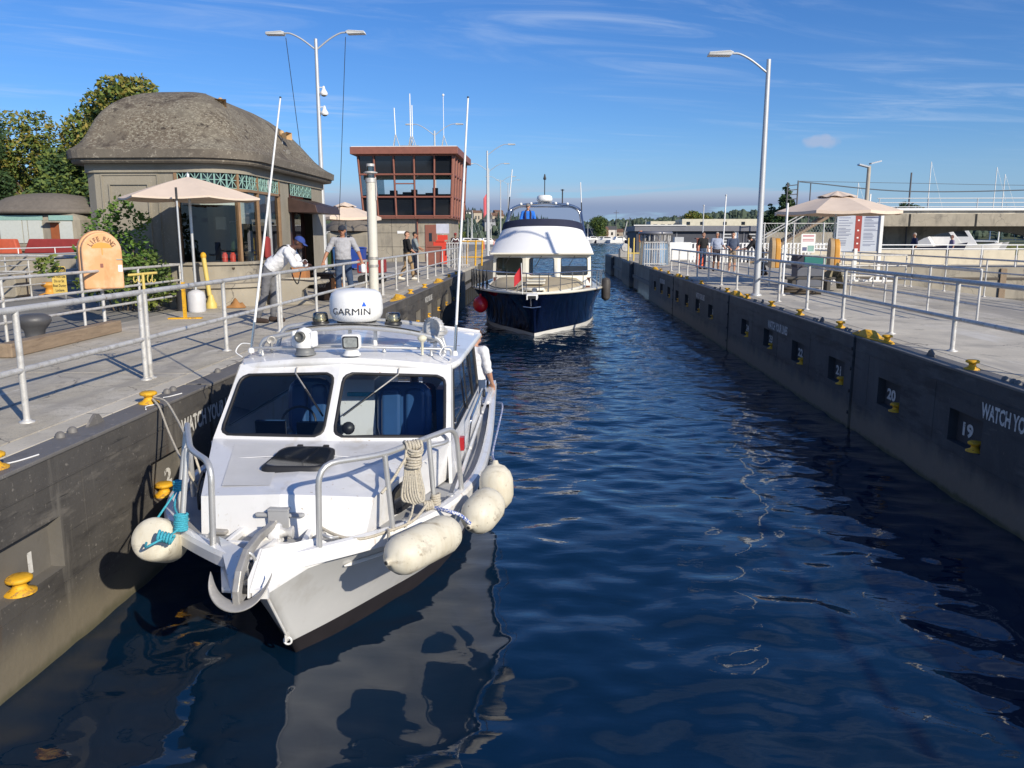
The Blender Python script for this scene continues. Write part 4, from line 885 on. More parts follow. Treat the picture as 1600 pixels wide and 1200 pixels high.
hp = thing('air_horn', 'chromed air horn with round mouth at the left of the workboat roof', 'horn', (-2.72, 7.78, WZ+rz_(.8,0)), R(20))
MB().lathe([(.012,-.25),(.016,-.10),(.03,-.03),(.045,0),(.030,-.005),(0,-.03)], (0,0,.12), 20, (0,-1,.05)).build('trumpet', steel_worn, hp)
MB().cyl((0,.10,0), (0,.10,.12), .016).build('bracket', steel_worn, hp); MB().cyl((0,-.02,0), (0,-.02,.10), .012).build('foot', steel_worn, hp)
MB().tube(filletpts([(-1.0,2.9,RZ+.04),(-1.0,2.9,RZ+.10),(.0,2.66,RZ+.155),(.98,2.9,RZ+.10),(.98,2.9,RZ+.04)], .05), .013, 8).build('roof_handrail', alum, B1)
for x in (-.85,-.35,.35,.8): MB().lathe([(.022,0),(.014,.02),(.014,.05)], (x, 2.74+.08*abs(x), rz_(x,0)), 10).build('rail_foot', alum, B1)
for (bx, by, bz), top, l in (((-2.86,7.60,WZ+2.05), (-2.50,7.75,2.86), 'long white whip antenna on the left of the workboat roof'), ((-.88,7.55,WZ+2.04), (-.745,7.70,2.84), 'long white whip antenna on the right of the workboat roof')):
    t = thing('whip_antenna', l, 'antenna', (bx,by,bz), 0, 'whip antennas of the workboat'); v = V(*top)-V(bx,by,bz)
    MB().tube([V(0,0,0), v*.12], .014, 8).build('ferrule', chrome, t); MB().tube([v*.12, v*.5, v], [.013,.011,.008], 8).build('whip', white_paint, t)
    MB().lathe([(.03,-.01),(.028,.02),(.016,.035)], n=12).build('mount', white_paint, t); MB().tube([v*.998, v*1.004], .010, 6).build('tip', black_plastic, t)
    sx_ = -1 if bx < -2 else 1
    MB().tube(smoothpts([v*.03, V(-.10*1,.02,.07), V(-.14,-.03,-.0), V(-.06,-.08,-.045)], 5), .006, 6).build('cable', white_paint, t)

# ---- fenders
def fender(name, label, a, b, r, bulb=.7):
    """cylindrical vinyl fender from a to b (world)"""
    t = thing(name, label, 'fender', a, 0, 'white fenders of the workboat'); d = V(*b)-V(*a); L_ = d.length; ax = d.normalized()
    prof = [(.02,-.03),(.03,0),(r*.55,.02),(r*.86,.07*1.0),(r,.13),(r*1.01,L_*.5),(r,L_-.13),(r*.86,L_-.07),(r*.55,L_-.02),(.03,L_),(.02,L_+.03)]
    MB().lathe(prof, (0,0,0), 28, ax).build('body', fender_m, t)
    MB().lathe([(.006,-.034),(.014,-.032),(.014,-.026)], (0,0,0), 10, ax).build('eyelet', rubber, t)
    return t
fender('fender', 'large white fender lying against the port bow of the workboat', (-1.05, 5.06, -.55), (-.665, 5.62, -.52), .142)
fender('fender', 'white fender with its end towards the camera at the port quarter of the gunwale', (-.59, 5.95, -.62), (-.42, 6.32, -.50), .150)
fender('fender', 'upright grimy white fender behind the second port fender', (-.42, 6.60, -.72), (-.44, 6.68, -.33), .145)
fl_ = thing('fender', 'round white fender hanging between the workboat bow and the left wall', 'fender', (-2.75, 5.18, -.50), 0, 'white fenders of the workboat')
ax = V(.20,-.86,.32).normalized()
MB().lathe([(.0,-.30),(.10,-.28),(.150,-.2),(.155,-.02),(.153,.07),(.140,.100),(.10,.113),(.02,.108),(0,.108)], (0,.12,-.02), 32, V(.05,-.93,.45).normalized()).build('body', fender_m, fl_)

# ---- ropes
def rope(label, pts, r, m, k=6, cat='rope', group=None, smooth=True):
    P = smoothpts(pts, k) if smooth else pts; c = Vector(P[0])
    o = MB().tube([Vector(p)-c for p in P], r, 7).build('rope', m); o.location = c; return tag(o, label, cat, group)
def coil(pts_c, rad, turns, r, m, axis, parent=None):
    pass
bowl = V(-2.86,6.35,.12)
rope('white mooring line from the coping bollard to the bow rail, upper of two', [(-3.80,7.48,.065),(-3.62,7.35,.05),(-3.36,7.0,-.03),(-3.10,6.6,-.10),(-2.88,6.28,-.20),(-2.84,6.30,-.42)], .010, rope_m)
rope('white mooring line from the coping bollard to the bow rail, lower of two', [(-3.80,7.46,.05),(-3.66,7.3,-.0),(-3.42,6.95,-.14),(-3.15,6.55,-.24),(-2.92,6.22,-.30),(-2.86,6.25,-.45)], .010, rope_m)
# teal lashing on the starboard rail
def lash(c, axis, rad, n, r, m, name='rope_wrap', parent=None, pitch=.016):
    ax_ = Vector(axis).normalized(); u = ax_.orthogonal().normalized(); w_ = ax_.cross(u); pts = []
    for i in range(n*10+1):
        t = i/10; jt = .004*math.sin(i*1.7)
        pts.append(Vector(c) + ax_*(pitch*(t-n/2)) + (u*math.cos(2*math.pi*t)+w_*math.sin(2*math.pi*t))*(rad+jt))
    return MB().tube(pts, r, 6).build(name, m, parent)
tl = thing('rope_lashing', 'teal blue rope lashed round the starboard rail holding the round fender', 'rope', (-2.6,5.4,-.4))
def lc(p): return V(*p) - V(-2.6,5.4,-.4)
lash(lc((-2.72,5.62,-.22)), (.05,.0,1), .034, 5, .009, rope_teal, parent=tl); lash(lc((-2.56,5.28,-.38)), (.05,.1,1), .040, 8, .010, rope_teal, parent=tl, pitch=.015); lash(lc((-2.60,5.12,-.43)), (1,.2,-.4), .030, 5, .010, rope_teal, parent=tl, pitch=.02)
for P in ([(-2.72,5.62,-.25),(-2.68,5.45,-.32),(-2.56,5.28,-.36)], [(-2.58,5.14,-.42),(-2.64,5.04,-.44),(-2.70,5.04,-.47),(-2.735,5.12,-.47)], [(-2.72,5.60,-.24),(-2.80,5.5,-.38),(-2.84,5.42,-.46)], [(-2.56,5.28,-.40),(-2.57,5.2,-.42),(-2.60,5.12,-.43)]):
    MB().tube(smoothpts([lc(p) for p in P],5), .0085, 6).build('rope_strand', rope_teal, tl)
# off-white coil hanging from the port rail
hk = thing('rope_hank', 'off white rope hank knotted on the port bow rail and hanging down', 'rope', (-.98,5.72,-.0))
def hc(p): return V(*p) - V(-.98,5.72,0)
for i in range(7):
    a = (i-3)*.017; top = V(-.99+a*.6, 5.70+a*.4, .075); pts = [top+V(0,0,.02), top+V(-.01,-.03,-.08), V(-1.0+a*.75,5.66,-.12), V(-1.0+a*1.2,5.64,-.25-.012*abs(i-3)), V(-.965+a*1.2,5.64,-.345+.008*abs(i-3)), V(-.945+a*.8,5.66,-.24), V(-.965+a*.6,5.68,-.10), top+V(.012,-.0,-.02)]
    MB().tube(smoothpts([hc(p) for p in pts],4), .0105, 6).build('rope_strand', rope_m, hk)
lash(hc((-.975,5.675,-.035)), (0.1,0,1), .052, 4, .0115, rope_m, parent=hk, pitch=.021); lash(hc((-.98,5.72,.078)), (.9,.5,0), .036, 6, .0115, rope_m, parent=hk, pitch=.022); lash(hc((-.97,5.70,.05)), (.2,-.3,1), .055, 3, .012, rope_m, parent=hk, pitch=.02)
MB().tube(smoothpts([hc(p) for p in [(-.975,5.64,-.34),(-.99,5.6,-.42),(-1.02,5.54,-.485)]],5), .008, 6).build('rope_strand', rope_m, hk)
MB().tube(smoothpts([hc(p) for p in [(-1.0,5.70,.04),(-1.06,5.6,-.05),(-1.10,5.54,-.12),(-1.17,5.44,-.20)]],5), .012, 6).build('rope_strand', rope_m, hk)
rope('off white bow line lying from the deck post across to the port gunwale', [(-1.86,5.74,-.38),(-1.72,5.55,-.44),(-1.5,5.35,-.475),(-1.3,5.28,-.48),(-1.12,5.45,-.48),(-.98,5.60,-.46),(-.9,5.8,-.40)], .011, rope_m)
rope('short off white rope from the gunwale to the end of the large port fender', [(-1.13,5.44,-.47),(-1.11,5.36,-.47),(-1.08,5.2,-.50),(-1.05,5.05,-.57)], .012, rope_m)
kn = thing('rope_knot', 'off white knot tied round a port stanchion above the large fender', 'rope', (-.86,5.97,-.42)); lash((0,0,0), (0,0,1), .03, 5, .012, rope_m, parent=kn, pitch=.018); lash((-.05,-.04,-.03), (1,.4,0), .03, 4, .012, rope_m, parent=kn, pitch=.018)
rope('blue and white braided fender line along the port gunwale', [(-.86,5.93,-.47),(-.74,5.86,-.475),(-.66,5.9,-.52),(-.59,5.94,-.60)], .016, rope_blue)
rope('blue and white line running aft from the upright fender along the hull', [(-.44,6.68,-.32),(-.50,7.2,-.38),(-.52,8.2,-.42),(-.52,9.2,-.36),(-.62,10.0,-.48)], .010, rope_blue)

# weld beads, fasteners and hardware on the workboat
for y in (1.5,):
    MB().tube([V(-.94,y,tz(0,y)-.045),V(0,y-.06,tz(0,y)+.022),V(.96,y,tz(0,y)-.045)], .004, 4).build('weld_bead', boat_white, B1)
for k in range(9):
    x = -.92+k*.23; MB().lathe([(.009,0),(.008,.004),(0,.005)], (x, 2.60-.12*(1-abs(x)), RZ-.06+.05*(1-abs(x))), 8, (0,-1,.3)).build('screw', steel_worn, B1)
for x, y in ((-.52,.46),(.52,.40),(-.80,.80),(.86,.86),(1.13,1.45),(-1.12,1.5)):
    MB().lathe([(.035,0),(.035,.006),(.024,.012)], (x,y,1.055), 12).build('rail_flange', alum, B1)
np_ = mat('nonskid_white', (.60,.60,.60), .95, var=.06, vs=3, bump=.5, bs=220)
for s in (-1,1):
    q = [(s*.14,.80),(s*.52,.84),(s*.80,1.85),(s*.34,1.80)]
    MB().add([V(x,y,lerp(1.29+.04*(1-abs(x)/.62),1.37+.02*(1-abs(x)/1.06),(y-.64)/1.35)+.003) for x,y in q], [(0,1,2,3) if s > 0 else (3,2,1,0)]).build('nonskid_panel', np_, B1)
ho = MB().tube(filletpts([(.30,.62,1.045),(.34,.42,1.10),(.42,.36,1.10),(.46,.52,1.045)], .04), .012, 8).build('deck_handle', alum, B1)
MB().rbox((-.45,.60,1.045),(.12,.08,.03),.02).build('deck_filler', steel_worn, B1)
MB().bb(-.02,.02,.595,.612,1.08,1.12).build('drain_plate', steel_worn, B1)
# ================================================================== NAVY CRUISER (behind)
B2 = thing('motor_yacht', 'navy hulled trawler yacht with white canvas flybridge coming bow first into the lock', 'boat', (-.46, 24.2, WZ), R(-1.2))
sh2 = curve([(0,0,1.42),(.48,.26,1.42),(1.12,.9,1.42),(1.72,1.95,1.42),(2.14,3.3,1.40),(2.30,5.2,1.34),(2.30,8.0,1.26),(2.2,12,1.22)])
wl2 = curve([(0,1.25,.10),(.18,1.52,.11),(.62,2.25,.13),(1.2,3.15,.15),(1.72,4.5,.15),(2.0,6.2,.15),(2.1,8.6,.15),(2.0,12,.15)])
bt2 = curve([(0,1.45,-.2),(.16,1.72,-.2),(.57,2.4,-.2),(1.1,3.3,-.2),(1.62,4.65,-.2),(1.9,6.3,-.2),(2.0,8.7,-.2),(1.9,12,-.2)])
m = MB(); m2 = MB()
for s in (1,-1):
    def f(u, v, s=s):
        a, b = sh2(u), wl2(u); p = a.lerp(b, v); k = math.sin(v*math.pi)*.14*min(1, u*4)*(1-u*.6); return V(s*max(0, p.x-k), p.y+ (math.sin(v*math.pi)*.10 if u < .08 else 0), p.z)
    m.grid(f, 44, 10); m2.grid(lambda u, v, s=s: mir(wl2(u).lerp(bt2(u), v)+V(.01,0,0), s), 44, 2)
m.add([sh2(1), mir(sh2(1),-1), mir(wl2(1),-1), wl2(1)], [(0,1,2,3)])
m.build('hull', navy_hull, B2, weld=True); m2.build('boot_stripe', white_paint, B2, weld=True)
m = MB()
for s in (1,-1): m.tube([mir(sh2(i/40)+V(0,0,.02), s) for i in range(41)], .045, 6)
m.build('gunwale', cream, B2)
m = MB(); m.grid(lambda u, v: V(sh2(u).x*(2*v-1)*.98, sh2(u).y+.03, sh2(u).z-.01), 30, 8, sm=False); m.build('deck', cream, B2)
# tan trunk deck
m = MB(); tr2 = curve([(.10,.9),(.75,1.15),(1.25,1.9),(1.55,2.9),(1.68,4.4)])
def trk(u, v):
    y_ = lerp(.95, 4.4, u); hw = lerp(.35, 1.62, min(1, u*1.5)**.6)
    a = 2*v-1; return V(a*hw, y_ - .25*(1-abs(a)**2)*(1-u), 1.52 + .22*u*(1-abs(a)**4*.5) + (0.0 if abs(a) < .98 else -.12))
m.grid(trk, 20, 12); m.build('trunk_top', tan_deck, B2)
m = MB(); m.tube([trk(1-i/20, 0) for i in range(21)]+[trk(0, j/12) for j in range(13)]+[trk(i/20, 1) for i in range(21)], .05, 6); m.build('trunk_edge', cream, B2)
for y_, z_ in ((1.7,1.62),(2.3,1.68)):
    h = MB().rbox((.02,y_,z_+.04), (.62,.36,.05), .04).build('deck_hatch', cream, B2); MB().rbox((.02,y_,z_+.07), (.50,.24,.02), .04).build('pane', dark_glass, h)
# wheelhouse with three big front windows
F2 = 4.2; zb, zt = 1.42, 2.50
cx = .14
xs = [-1.72, -.62, .80, 1.98]
xs = [cx-1.74, cx-.56, cx+.56, cx+1.74]; yo = [F2+.30, F2, F2, F2+.30]
for i in range(3):
    window_panel((V(xs[i],yo[i],zb),V(xs[i+1],yo[i+1],zb),V(xs[i+1]*.985,yo[i+1]+.16,zt),V(xs[i]*.985,yo[i]+.16,zt)), .12, .12, .36, .12, .07, B2, m=cream, rim=.02)
for s in (1,-1):
    q = (V(cx+s*1.74,F2+.30,zb),V(cx+s*1.76,9.5,zb),V(cx+s*1.70,9.5,zt),V(cx+s*1.72,F2+.46,zt))
    if s < 0: q = (q[1],q[0],q[3],q[2])
    window_panel(q, .3,.3,.35,.12,.1,B2,m=cream)
m = MB(); m.bb(cx-1.8,cx+1.8,F2-.05,9.5,zt,zt+.06); m.build('wheelhouse_roof', cream, B2, bevel=.02)
MB().bb(cx-1.7,cx+1.7,F2+.3,F2+.8,zb-.1,zb+.28).build('dashboard', brown_door, B2)
for s in (-1,1): MB().bb(cx+s*1.68-.02,cx+s*1.68+.02,F2+.5,9.4,zb,zb+.4).build('side_lining', tan_deck, B2)
MB().bb(cx-1.7,cx-.5,9.3,9.35,zb,zt).build('rear_bulkhead', tan_deck, B2); MB().bb(cx+.4,cx+1.7,9.3,9.35,zb,zb+.5).build('rear_bulkhead', tan_deck, B2)
for x in (cx-1.1,cx,cx+1.15): MB().tube([(x,F2+.08,zt-.05),(x-.22,F2+.02,zt-.42)], .012, 5).build('wiper', black_plastic, B2)
# flybridge: curved white canvas, navy top band
def fb(u, v, k=0):
    a = (u-.5)*2; ang = a*1.25; hw = lerp(1.84, 1.45, v) + k; dp = lerp(1.15, 1.25, v)
    x = cx - .02 + hw*math.sin(ang)/math.sin(1.25); y = F2 + .75 - dp*(math.cos(ang)-math.cos(1.25)) + v*.55
    return V(x, y, lerp(2.53, 3.50, v) - (.16*abs(a)**2.5 if v > .5 else 0)*v)
m = MB(); m.grid(lambda u, v: fb(u, v), 40, 8)
for s in (0,1): m.add([fb(s,0), fb(s,1), fb(s,1)+V(0,3.4,0), fb(s,0)+V(0,3.4,0)], [(0,1,2,3)])
m.build('flybridge_canvas', vinyl_white, B2)
m = MB()
def band(u, v): p = fb(u, 1, .02); return p + V(-(p.x-cx)*.03*v, .10*v-.015, .25*v - .02)
m.grid(band, 40, 3); m.grid(lambda u, v: band(u,1)+V(0,.35*v,-.05*v), 40, 1)
for s in (0,1): m.add([band(s,0), band(s,1), band(s,1)+V(0,3.2,0), band(s,0)+V(0,3.2,0)], [(0,1,2,3)])
m.build('canvas_band', navy_canvas, B2)
MB().bb(cx-1.3,cx+1.3,F2+1.2,8.6,2.56,2.62).build('flybridge_deck', cream, B2)
# arch, radar and aerials
m = MB(); az_ = 4.32; ya = 8.4
m.tube(filletpts([(cx-1.62,ya-1.3,2.9),(cx-1.40,ya,4.15),(cx-1.05,ya,az_),(cx,ya,az_+.10),(cx+1.05,ya,az_),(cx+1.40,ya,4.15),(cx+1.58,ya-1.3,2.9)], .18), .05, 8)
m.tube(filletpts([(cx-1.60,ya+.3,2.9),(cx-1.36,ya+.3,4.10),(cx-1.05,ya+.3,az_-.04),(cx+1.05,ya+.3,az_-.04),(cx+1.36,ya+.3,4.10),(cx+1.56,ya+.3,2.9)], .18), .035, 8)
m.build('radar_arch', chrome, B2)
MB().lathe([(.24,0),(.30,.03),(.31,.10),(.29,.20),(.22,.25),(0,.26)], (cx-.02,ya,az_+.14), 28).build('radome', white_paint, B2)
m = MB(); m.cyl((cx-.02,ya,az_+.4), (cx-.02,ya,az_+1.15), .018); m.lathe([(.05,0),(.06,.06),(.04,.12),(.02,.22)], (cx-.02,ya,az_+.98), 10); m.build('mast', black_plastic, B2)
m = MB(); m.cyl((cx+.68,ya,az_+.05), (cx+.68,ya,az_+.62), .025); m.lathe([(.02,0),(.09,.03),(.03,.05)], (cx+.68,ya,az_+.56), 12); m.build('light_mast', black_plastic, B2)
for x in (-.95,-.55,-.1,.42,.88): MB().ball((cx+x,ya-.04,az_+.10-.05*abs(x)), .055, 10, 6).build('dome_light', white_paint, B2)
for x0, x1, z0, z1 in ((cx-1.48,cx-1.30,3.8,5.7),(cx+1.46,cx+1.38,3.8,5.2)):
    a, b = V(x0,ya,z0), V(x1,ya,z1); MB().tube([a, a.lerp(b,.45)], .022, 6).build('aerial_base', black_plastic, B2); MB().tube([a.lerp(b,.45), b], .020, 6).build('aerial', white_paint, B2)
# rails
m = MB(); rz2 = .62
for s in (1,-1):
    top = [mir(sh2(t)+V(.02,0,rz2), s) for t in (.0,.06,.14,.24,.36,.5,.64)]; m.tube([V(0,-.28,1.42+rz2)]+top[1:], .02, 8)
m.build('pulpit_rail', chrome, B2)
for s in (1,-1):
    for t in (.06,.14,.22,.30,.38,.46,.52,.57,.62): a = mir(sh2(t), s); MB().tube([a, a+V(.0,(-.06 if t < .2 else 0),rz2)], .014, 6).build('stanchion', chrome, B2)
m = MB(); m.rbox((0,-.20,1.43), (.34,.75,.05), .05); m.bb(-.16,-.12,-.6,.2,1.30,1.42); m.bb(.12,.16,-.6,.2,1.30,1.42); m.build('bow_pulpit', white_paint, B2, bevel=.01)
m = MB(); m.cyl((-.03,-.45,1.32),(-.03,-.42,1.10),.022); m.tube([(-.26,-.48,1.09),(0,-.52,1.06),(.26,-.48,1.09)], .018, 6); m.rbox((.05,.15,1.52),(.16,.2,.14),.04); m.build('anchor', chrome, B2)
MB().box((0,-.57,1.36), (.28,.02,.05)).build('roller_slot', black_plastic, B2)
# burgee on the bow staff
MB().cyl((-.30,-.05,1.42),(-.34,-.05,2.35),.012).build('flag_staff', white_paint, B2)
m = MB(); m.grid(lambda u, v: V(-.33-.22*u, -.05+.04*math.sin(u*5), 2.30-.45*v*(1-.3*u)-.35*u), 6, 4); m.build('pennant', mat('flag_red', (.45,.02,.03), .8), B2)
# rolled black hoses/line on starboard rail (viewer's left)
for i in range(6):
    a = mir(sh2(.36+.035*i)+V(.03,0,rz2), -1)
    rope(['first loop of black line at the aft end of the yacht side rail','second loop of black line on the yacht side rail','third loop of black line on the yacht side rail, middle one','fourth loop of black line on the yacht side rail','fifth loop of black line on the yacht side rail','loop of black line nearest the bow on the yacht side rail'][5-i], [B2.location + a + V(0,0,.03), B2.location + a + V(-.02,.08,-.3), B2.location + a + V(.0,.03,-.55-.03*(i%3)), B2.location + a + V(.03,-.1,-.3), B2.location + a + V(0,-.04,.02)], .018, rope_black, 4, group='loops of black line on the yacht rail')
rope('black mooring line sagging over the foredeck of the navy yacht', [(-2.1,26.3,.45),(-1.9,25.6,.1),(-1.5,25.3,-.02),(-1.0,25.3,.0),(-.8,25.4,.08),(-.75,25.6,.1)], .018, rope_black, 6)
t = thing('fender_ball', 'round red ball fender hanging at the left bow of the navy yacht', 'fender', (-2.19, 26.2, -.60), 0)
MB().ball((0,0,0), (.245,.245,.27), 24, 16).build('ball', red_buoy, t); MB().cyl((0,0,.25), (0,0,.34), .035).build('neck', red_buoy, t); MB().cyl((0,0,.32), (.1,.3,.95), .012).build('lanyard', rope_black, t)
t = thing('fender', 'black cylindrical fender hanging at the right side of the navy yacht', 'fender', (1.98, 27.9, -.55), 0)
MB().lathe([(.03,-.05),(.12,0),(.155,.08),(.155,.62),(.12,.70),(.03,.74)], n=20).build('body', mat('fender_dark', (.055,.05,.048), .6, var=.2, spots=[(5,.55,.7,(.12,.11,.10))]), t); MB().cyl((0,0,.74), (-.1,.0,1.0), .012).build('lanyard', rope_black, t)
# ================================================================== LEFT BANK
# ---- concrete lockkeeper's shop with rounded corner and moss dome
X0, Y0_, Xr, Yf, CR = -10.55, 18.3, -7.05, 25.9, 1.0
SH = thing('domed_building', 'grey concrete lockside shop with mossy domed roof and lattice window', 'building', (-8.7, 21.6, 0)); SH.scale = (1,1,1.04)
OX = V(-8.7,21.6,0)
path = [V(X0+.45,Yf,0), V(X0,Yf-.45,0), V(X0,Y0_+.35,0)]
path += [V(X0+.35-.35*math.cos(a), Y0_+.35-.35*math.sin(a), 0) for a in [R(15*i) for i in range(1,7)]]
S_FRONT = None
path += [V(X0+.35+ (Xr-CR-X0-.35)*k/6, Y0_, 0) for k in range(1,7)]
path += [V(Xr-CR+CR*math.sin(a), Y0_+CR-CR*math.cos(a), 0) for a in [R(9*i) for i in range(1,11)]]
path += [V(Xr, Y0_+CR+(Yf-Y0_-CR-.4)*k/12, 0) for k in range(1,13)] + [V(Xr-.4,Yf,0)]
cum = [0]
for a, b in zip(path[:-1], path[1:]): cum.append(cum[-1]+(b-a).length)
def wp(s, off=0.0, z=0.0):
    """point at arc length s along the wall plan, off metres outwards"""
    i = 0
    while i < len(cum)-2 and cum[i+1] < s: i += 1
    t = (s-cum[i])/(cum[i+1]-cum[i]); p = path[i].lerp(path[i+1], t)
    def nn(j): j = max(0, min(len(path)-2, j)); d = path[j+1]-path[j]; return V(d.y,-d.x,0).normalized()
    n_ = (nn(i-1)+nn(i)).lerp(nn(i)+nn(i+1), t).normalized()
    return p + n_*off + V(0,0,z)
def strip(m, s0, s1, z0, z1, off=0.0, step=.12, th=None):
    n = max(1, int((s1-s0)/step)); 
    for k in range(n):
        a, b = s0+(s1-s0)*k/n, s0+(s1-s0)*(k+1)/n
        q = [wp(a,off,z0), wp(b,off,z0), wp(b,off,z1), wp(a,off,z1)]
        m.add([p-OX for p in q], [(0,1,2,3)])
    if th:
        for k in range(n):
            a, b = s0+(s1-s0)*k/n, s0+(s1-s0)*(k+1)/n
            for zz_ in (z0, z1): m.add([p-OX for p in [wp(a,off,zz_),wp(b,off,zz_),wp(b,off-th,zz_),wp(a,off-th,zz_)]], [(0,1,2,3)])
        for s_ in (s0, s1): m.add([p-OX for p in [wp(s_,off,z0),wp(s_,off,z1),wp(s_,off-th,z1),wp(s_,off-th,z0)]], [(0,1,2,3)])
LT = cum[-1]
def s_at_x(x): # arc length on the front face
    return cum[9] + (x - path[9].x)
s_f0 = cum[8]                      # start of the flat front
sW0 = cum[8] + (-8.42 - (X0+.35)); sC1 = cum[14+10]   # end of the corner arc
sW1 = sC1 + (21.35-(Y0_+CR)); sD0 = sC1 + (22.15-(Y0_+CR)); sD1 = sC1 + (24.3-(Y0_+CR))
m = MB(); ZW = 3.08
strip(m, 0, sW0, 0, ZW, step=.3); strip(m, sW0, sW1, 0, .92); strip(m, sW0, sW1, 2.98, ZW); strip(m, sW1, sD0, 0, ZW); strip(m, sD0, sD1, 2.92, ZW); strip(m, sD1, LT, 0, ZW)
m.add([p-OX for p in [V(Xr-.4,Yf,0), V(X0+.45,Yf,0), V(X0+.45,Yf,ZW), V(Xr-.4,Yf,ZW)]], [(0,1,2,3)])
for s_ in (sW0, sW1): m.add([p-OX for p in [wp(s_,0,.92),wp(s_,0,2.98),wp(s_,-.22,2.98),wp(s_,-.22,.92)]], [(0,1,2,3)])
m.build('wall', building_wall_m, SH)
# raised panel borders on the blank front
for (a, b, z0, z1, o) in ((s_f0+.10, s_f0+1.42, .35, 2.82, .022),(s_f0+.28, s_f0+1.20, .5, 2.62, .040)):
    q = MB()
    for (c, d, e, f_) in ((a,b,z1,z1+.03),(a,b,z0-.03,z0),(a,a+.03,z0,z1),(b-.03,b,z0,z1)): strip(q, c, d, e, f_, o, 2, th=o)
    q.build('panel_moulding', building_wall_m, SH)
q = MB(); strip(q, 0, LT, 2.88, 3.08, .05, .12, th=.05); q.build('frieze', building_wall_m, SH)
q = MB(); strip(q, sW0-.05, sW1+.3, .0, .42, .55, .15, th=.55); strip(q, sW0-.1, sW1+.3, .42, .5, .62, .15, th=.62); strip(q, sW0, sW1, .5, .9, .10, .15, th=.10); q.build('plinth', concrete_old, SH)
q = MB(); strip(q, sW0-.03, sW1+.03, .9, .96, .16, .12, th=.2); q.build('sill', concrete_old, SH)
# window: timber frame, lattice transom, panes and blinds
def post(s_, z0, z1, w_=.07, off=.03, mm=wood_frame, nm='window_frame', th=.12): q = MB(); strip(q, s_-w_/2, s_+w_/2, z0, z1, off, w_, th=th); return q.build(nm, mm, SH)
post(sW0+.04, .96, 2.98); post(sW1-.04, .96, 2.98)
q = MB(); strip(q, sW0, sW1, 2.92, 2.98, .035, .12, th=.12); q.build('window_frame', wood_frame, SH)
q = MB(); strip(q, sW0, sW1, 2.50, 2.555, .03, .12, th=.1); q.build('transom_bar', wood_frame, SH)
muls = [sW0 + (sW1-sW0)*t for t in (.36,.60,.80)]
for k, s_ in enumerate(muls): post(s_, .96, 2.95, .05 if k else .06, .025, wood_frame if k < 2 else pole_grey)
edges = [sW0+.07] + muls + [sW1-.07]
for a, b in zip(edges[:-1], edges[1:]):
    n = max(1, round((b-a)/.30)); lt = MB()
    for k in range(n):
        c, d = a+(b-a)*k/n+.01, a+(b-a)*(k+1)/n-.01; z0, z1 = 2.565, 2.905; e = .012
        def bar(s0_, z0_, s1_, z1_):
            p, q_ = wp(s0_, .0, z0_)-OX, wp(s1_, .0, z1_)-OX; lt.tube([p, q_], .011, 4, caps=False)
        mid, mz = (c+d)/2, (z0+z1)/2
        for (s0_, z0_, s1_, z1_) in ((c,z0,d,z1),(c,z1,d,z0),(c,mz,d,mz),(mid,z0,mid,z1),(c,z0,d,z0),(c,z1,d,z1),(c,z0,c,z1),(d,z0,d,z1)): bar(s0_, z0_, s1_, z1_)
    lt.build('lattice', turq, SH)
    q = MB(); strip(q, a, b, 2.56, 2.92, -.06, .12); q.build('transom_pane', dark_glass, SH)
    q = MB(); strip(q, a, b, .96, 2.5, -.03, .12); q.build('pane', glass_shop, SH)
for (a, b, z0) in ((edges[0],edges[1],2.20),(edges[1],edges[2],1.80),(edges[2],edges[4],1.85)):
    q = MB(); strip(q, a+.03, b-.03, z0, 2.48, -.10, .1); q.build('blind', blind_m, SH)
q = MB()
inn = [wp(s_, -.3, 0)-OX for s_ in (sW0-.2,)]
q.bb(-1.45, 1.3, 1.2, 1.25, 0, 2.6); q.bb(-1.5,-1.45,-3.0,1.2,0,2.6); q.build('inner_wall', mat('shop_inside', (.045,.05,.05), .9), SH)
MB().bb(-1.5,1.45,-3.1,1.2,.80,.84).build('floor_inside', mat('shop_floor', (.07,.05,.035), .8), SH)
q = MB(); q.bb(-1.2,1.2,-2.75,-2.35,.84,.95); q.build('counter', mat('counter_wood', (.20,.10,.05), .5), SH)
# shop door, canopy and pier
q = MB(); strip(q, sD0, sD1, 0, 2.92, -.25, .5); q.build('door_recess', brown_door, SH)
q = MB(); strip(q, sD0+.1, sD0+.8, 0, 2.2, -.20, .3, th=.04); q.build('door', mat('door_dark', (.05,.022,.016), .5), SH)
q = MB(); strip(q, sD0+1.0, sD1-.1, .6, 2.2, -.18, .3); q.build('door_pane', glass_shop, SH)
q = MB()
for k in range(5):
    a = sD0+.1+(sD1-sD0-.2)*k/5; b = sD0+.1+(sD1-sD0-.2)*(k+1)/5-.03
    for (c, d, e, f_) in ((a,2.55,b,2.85),):
        for (p_, q_) in (((c,2.58),(e,2.86)),((c,2.86),(e,2.58)),((c,2.72),(e,2.72)),(((c+e)/2,2.58),((c+e)/2,2.86)),((c,2.58),(e,2.58)),((c,2.86),(e,2.86)),((c,2.58),(c,2.86)),((e,2.58),(e,2.86))): q.tube([wp(p_[0],.02,p_[1])-OX, wp(q_[0],.02,q_[1])-OX], .011, 4, caps=False)
q.build('lattice', turq, SH)
cn = MB(); A = wp(sD0-.1, 0, 0)-OX; Bq = wp(sD1+.2, 0, 0)-OX
cn.prism([A+V(0,0,2.52),A+V(.75,0,2.32),A+V(.80,0,2.12),A+V(0,0,2.14)], V(0,(Bq-A).y,0)); cn.build('door_canopy', mat('copper_canopy', (.075,.045,.038), .5, metal=.4, var=.3, vs=3), SH, bevel=.01)
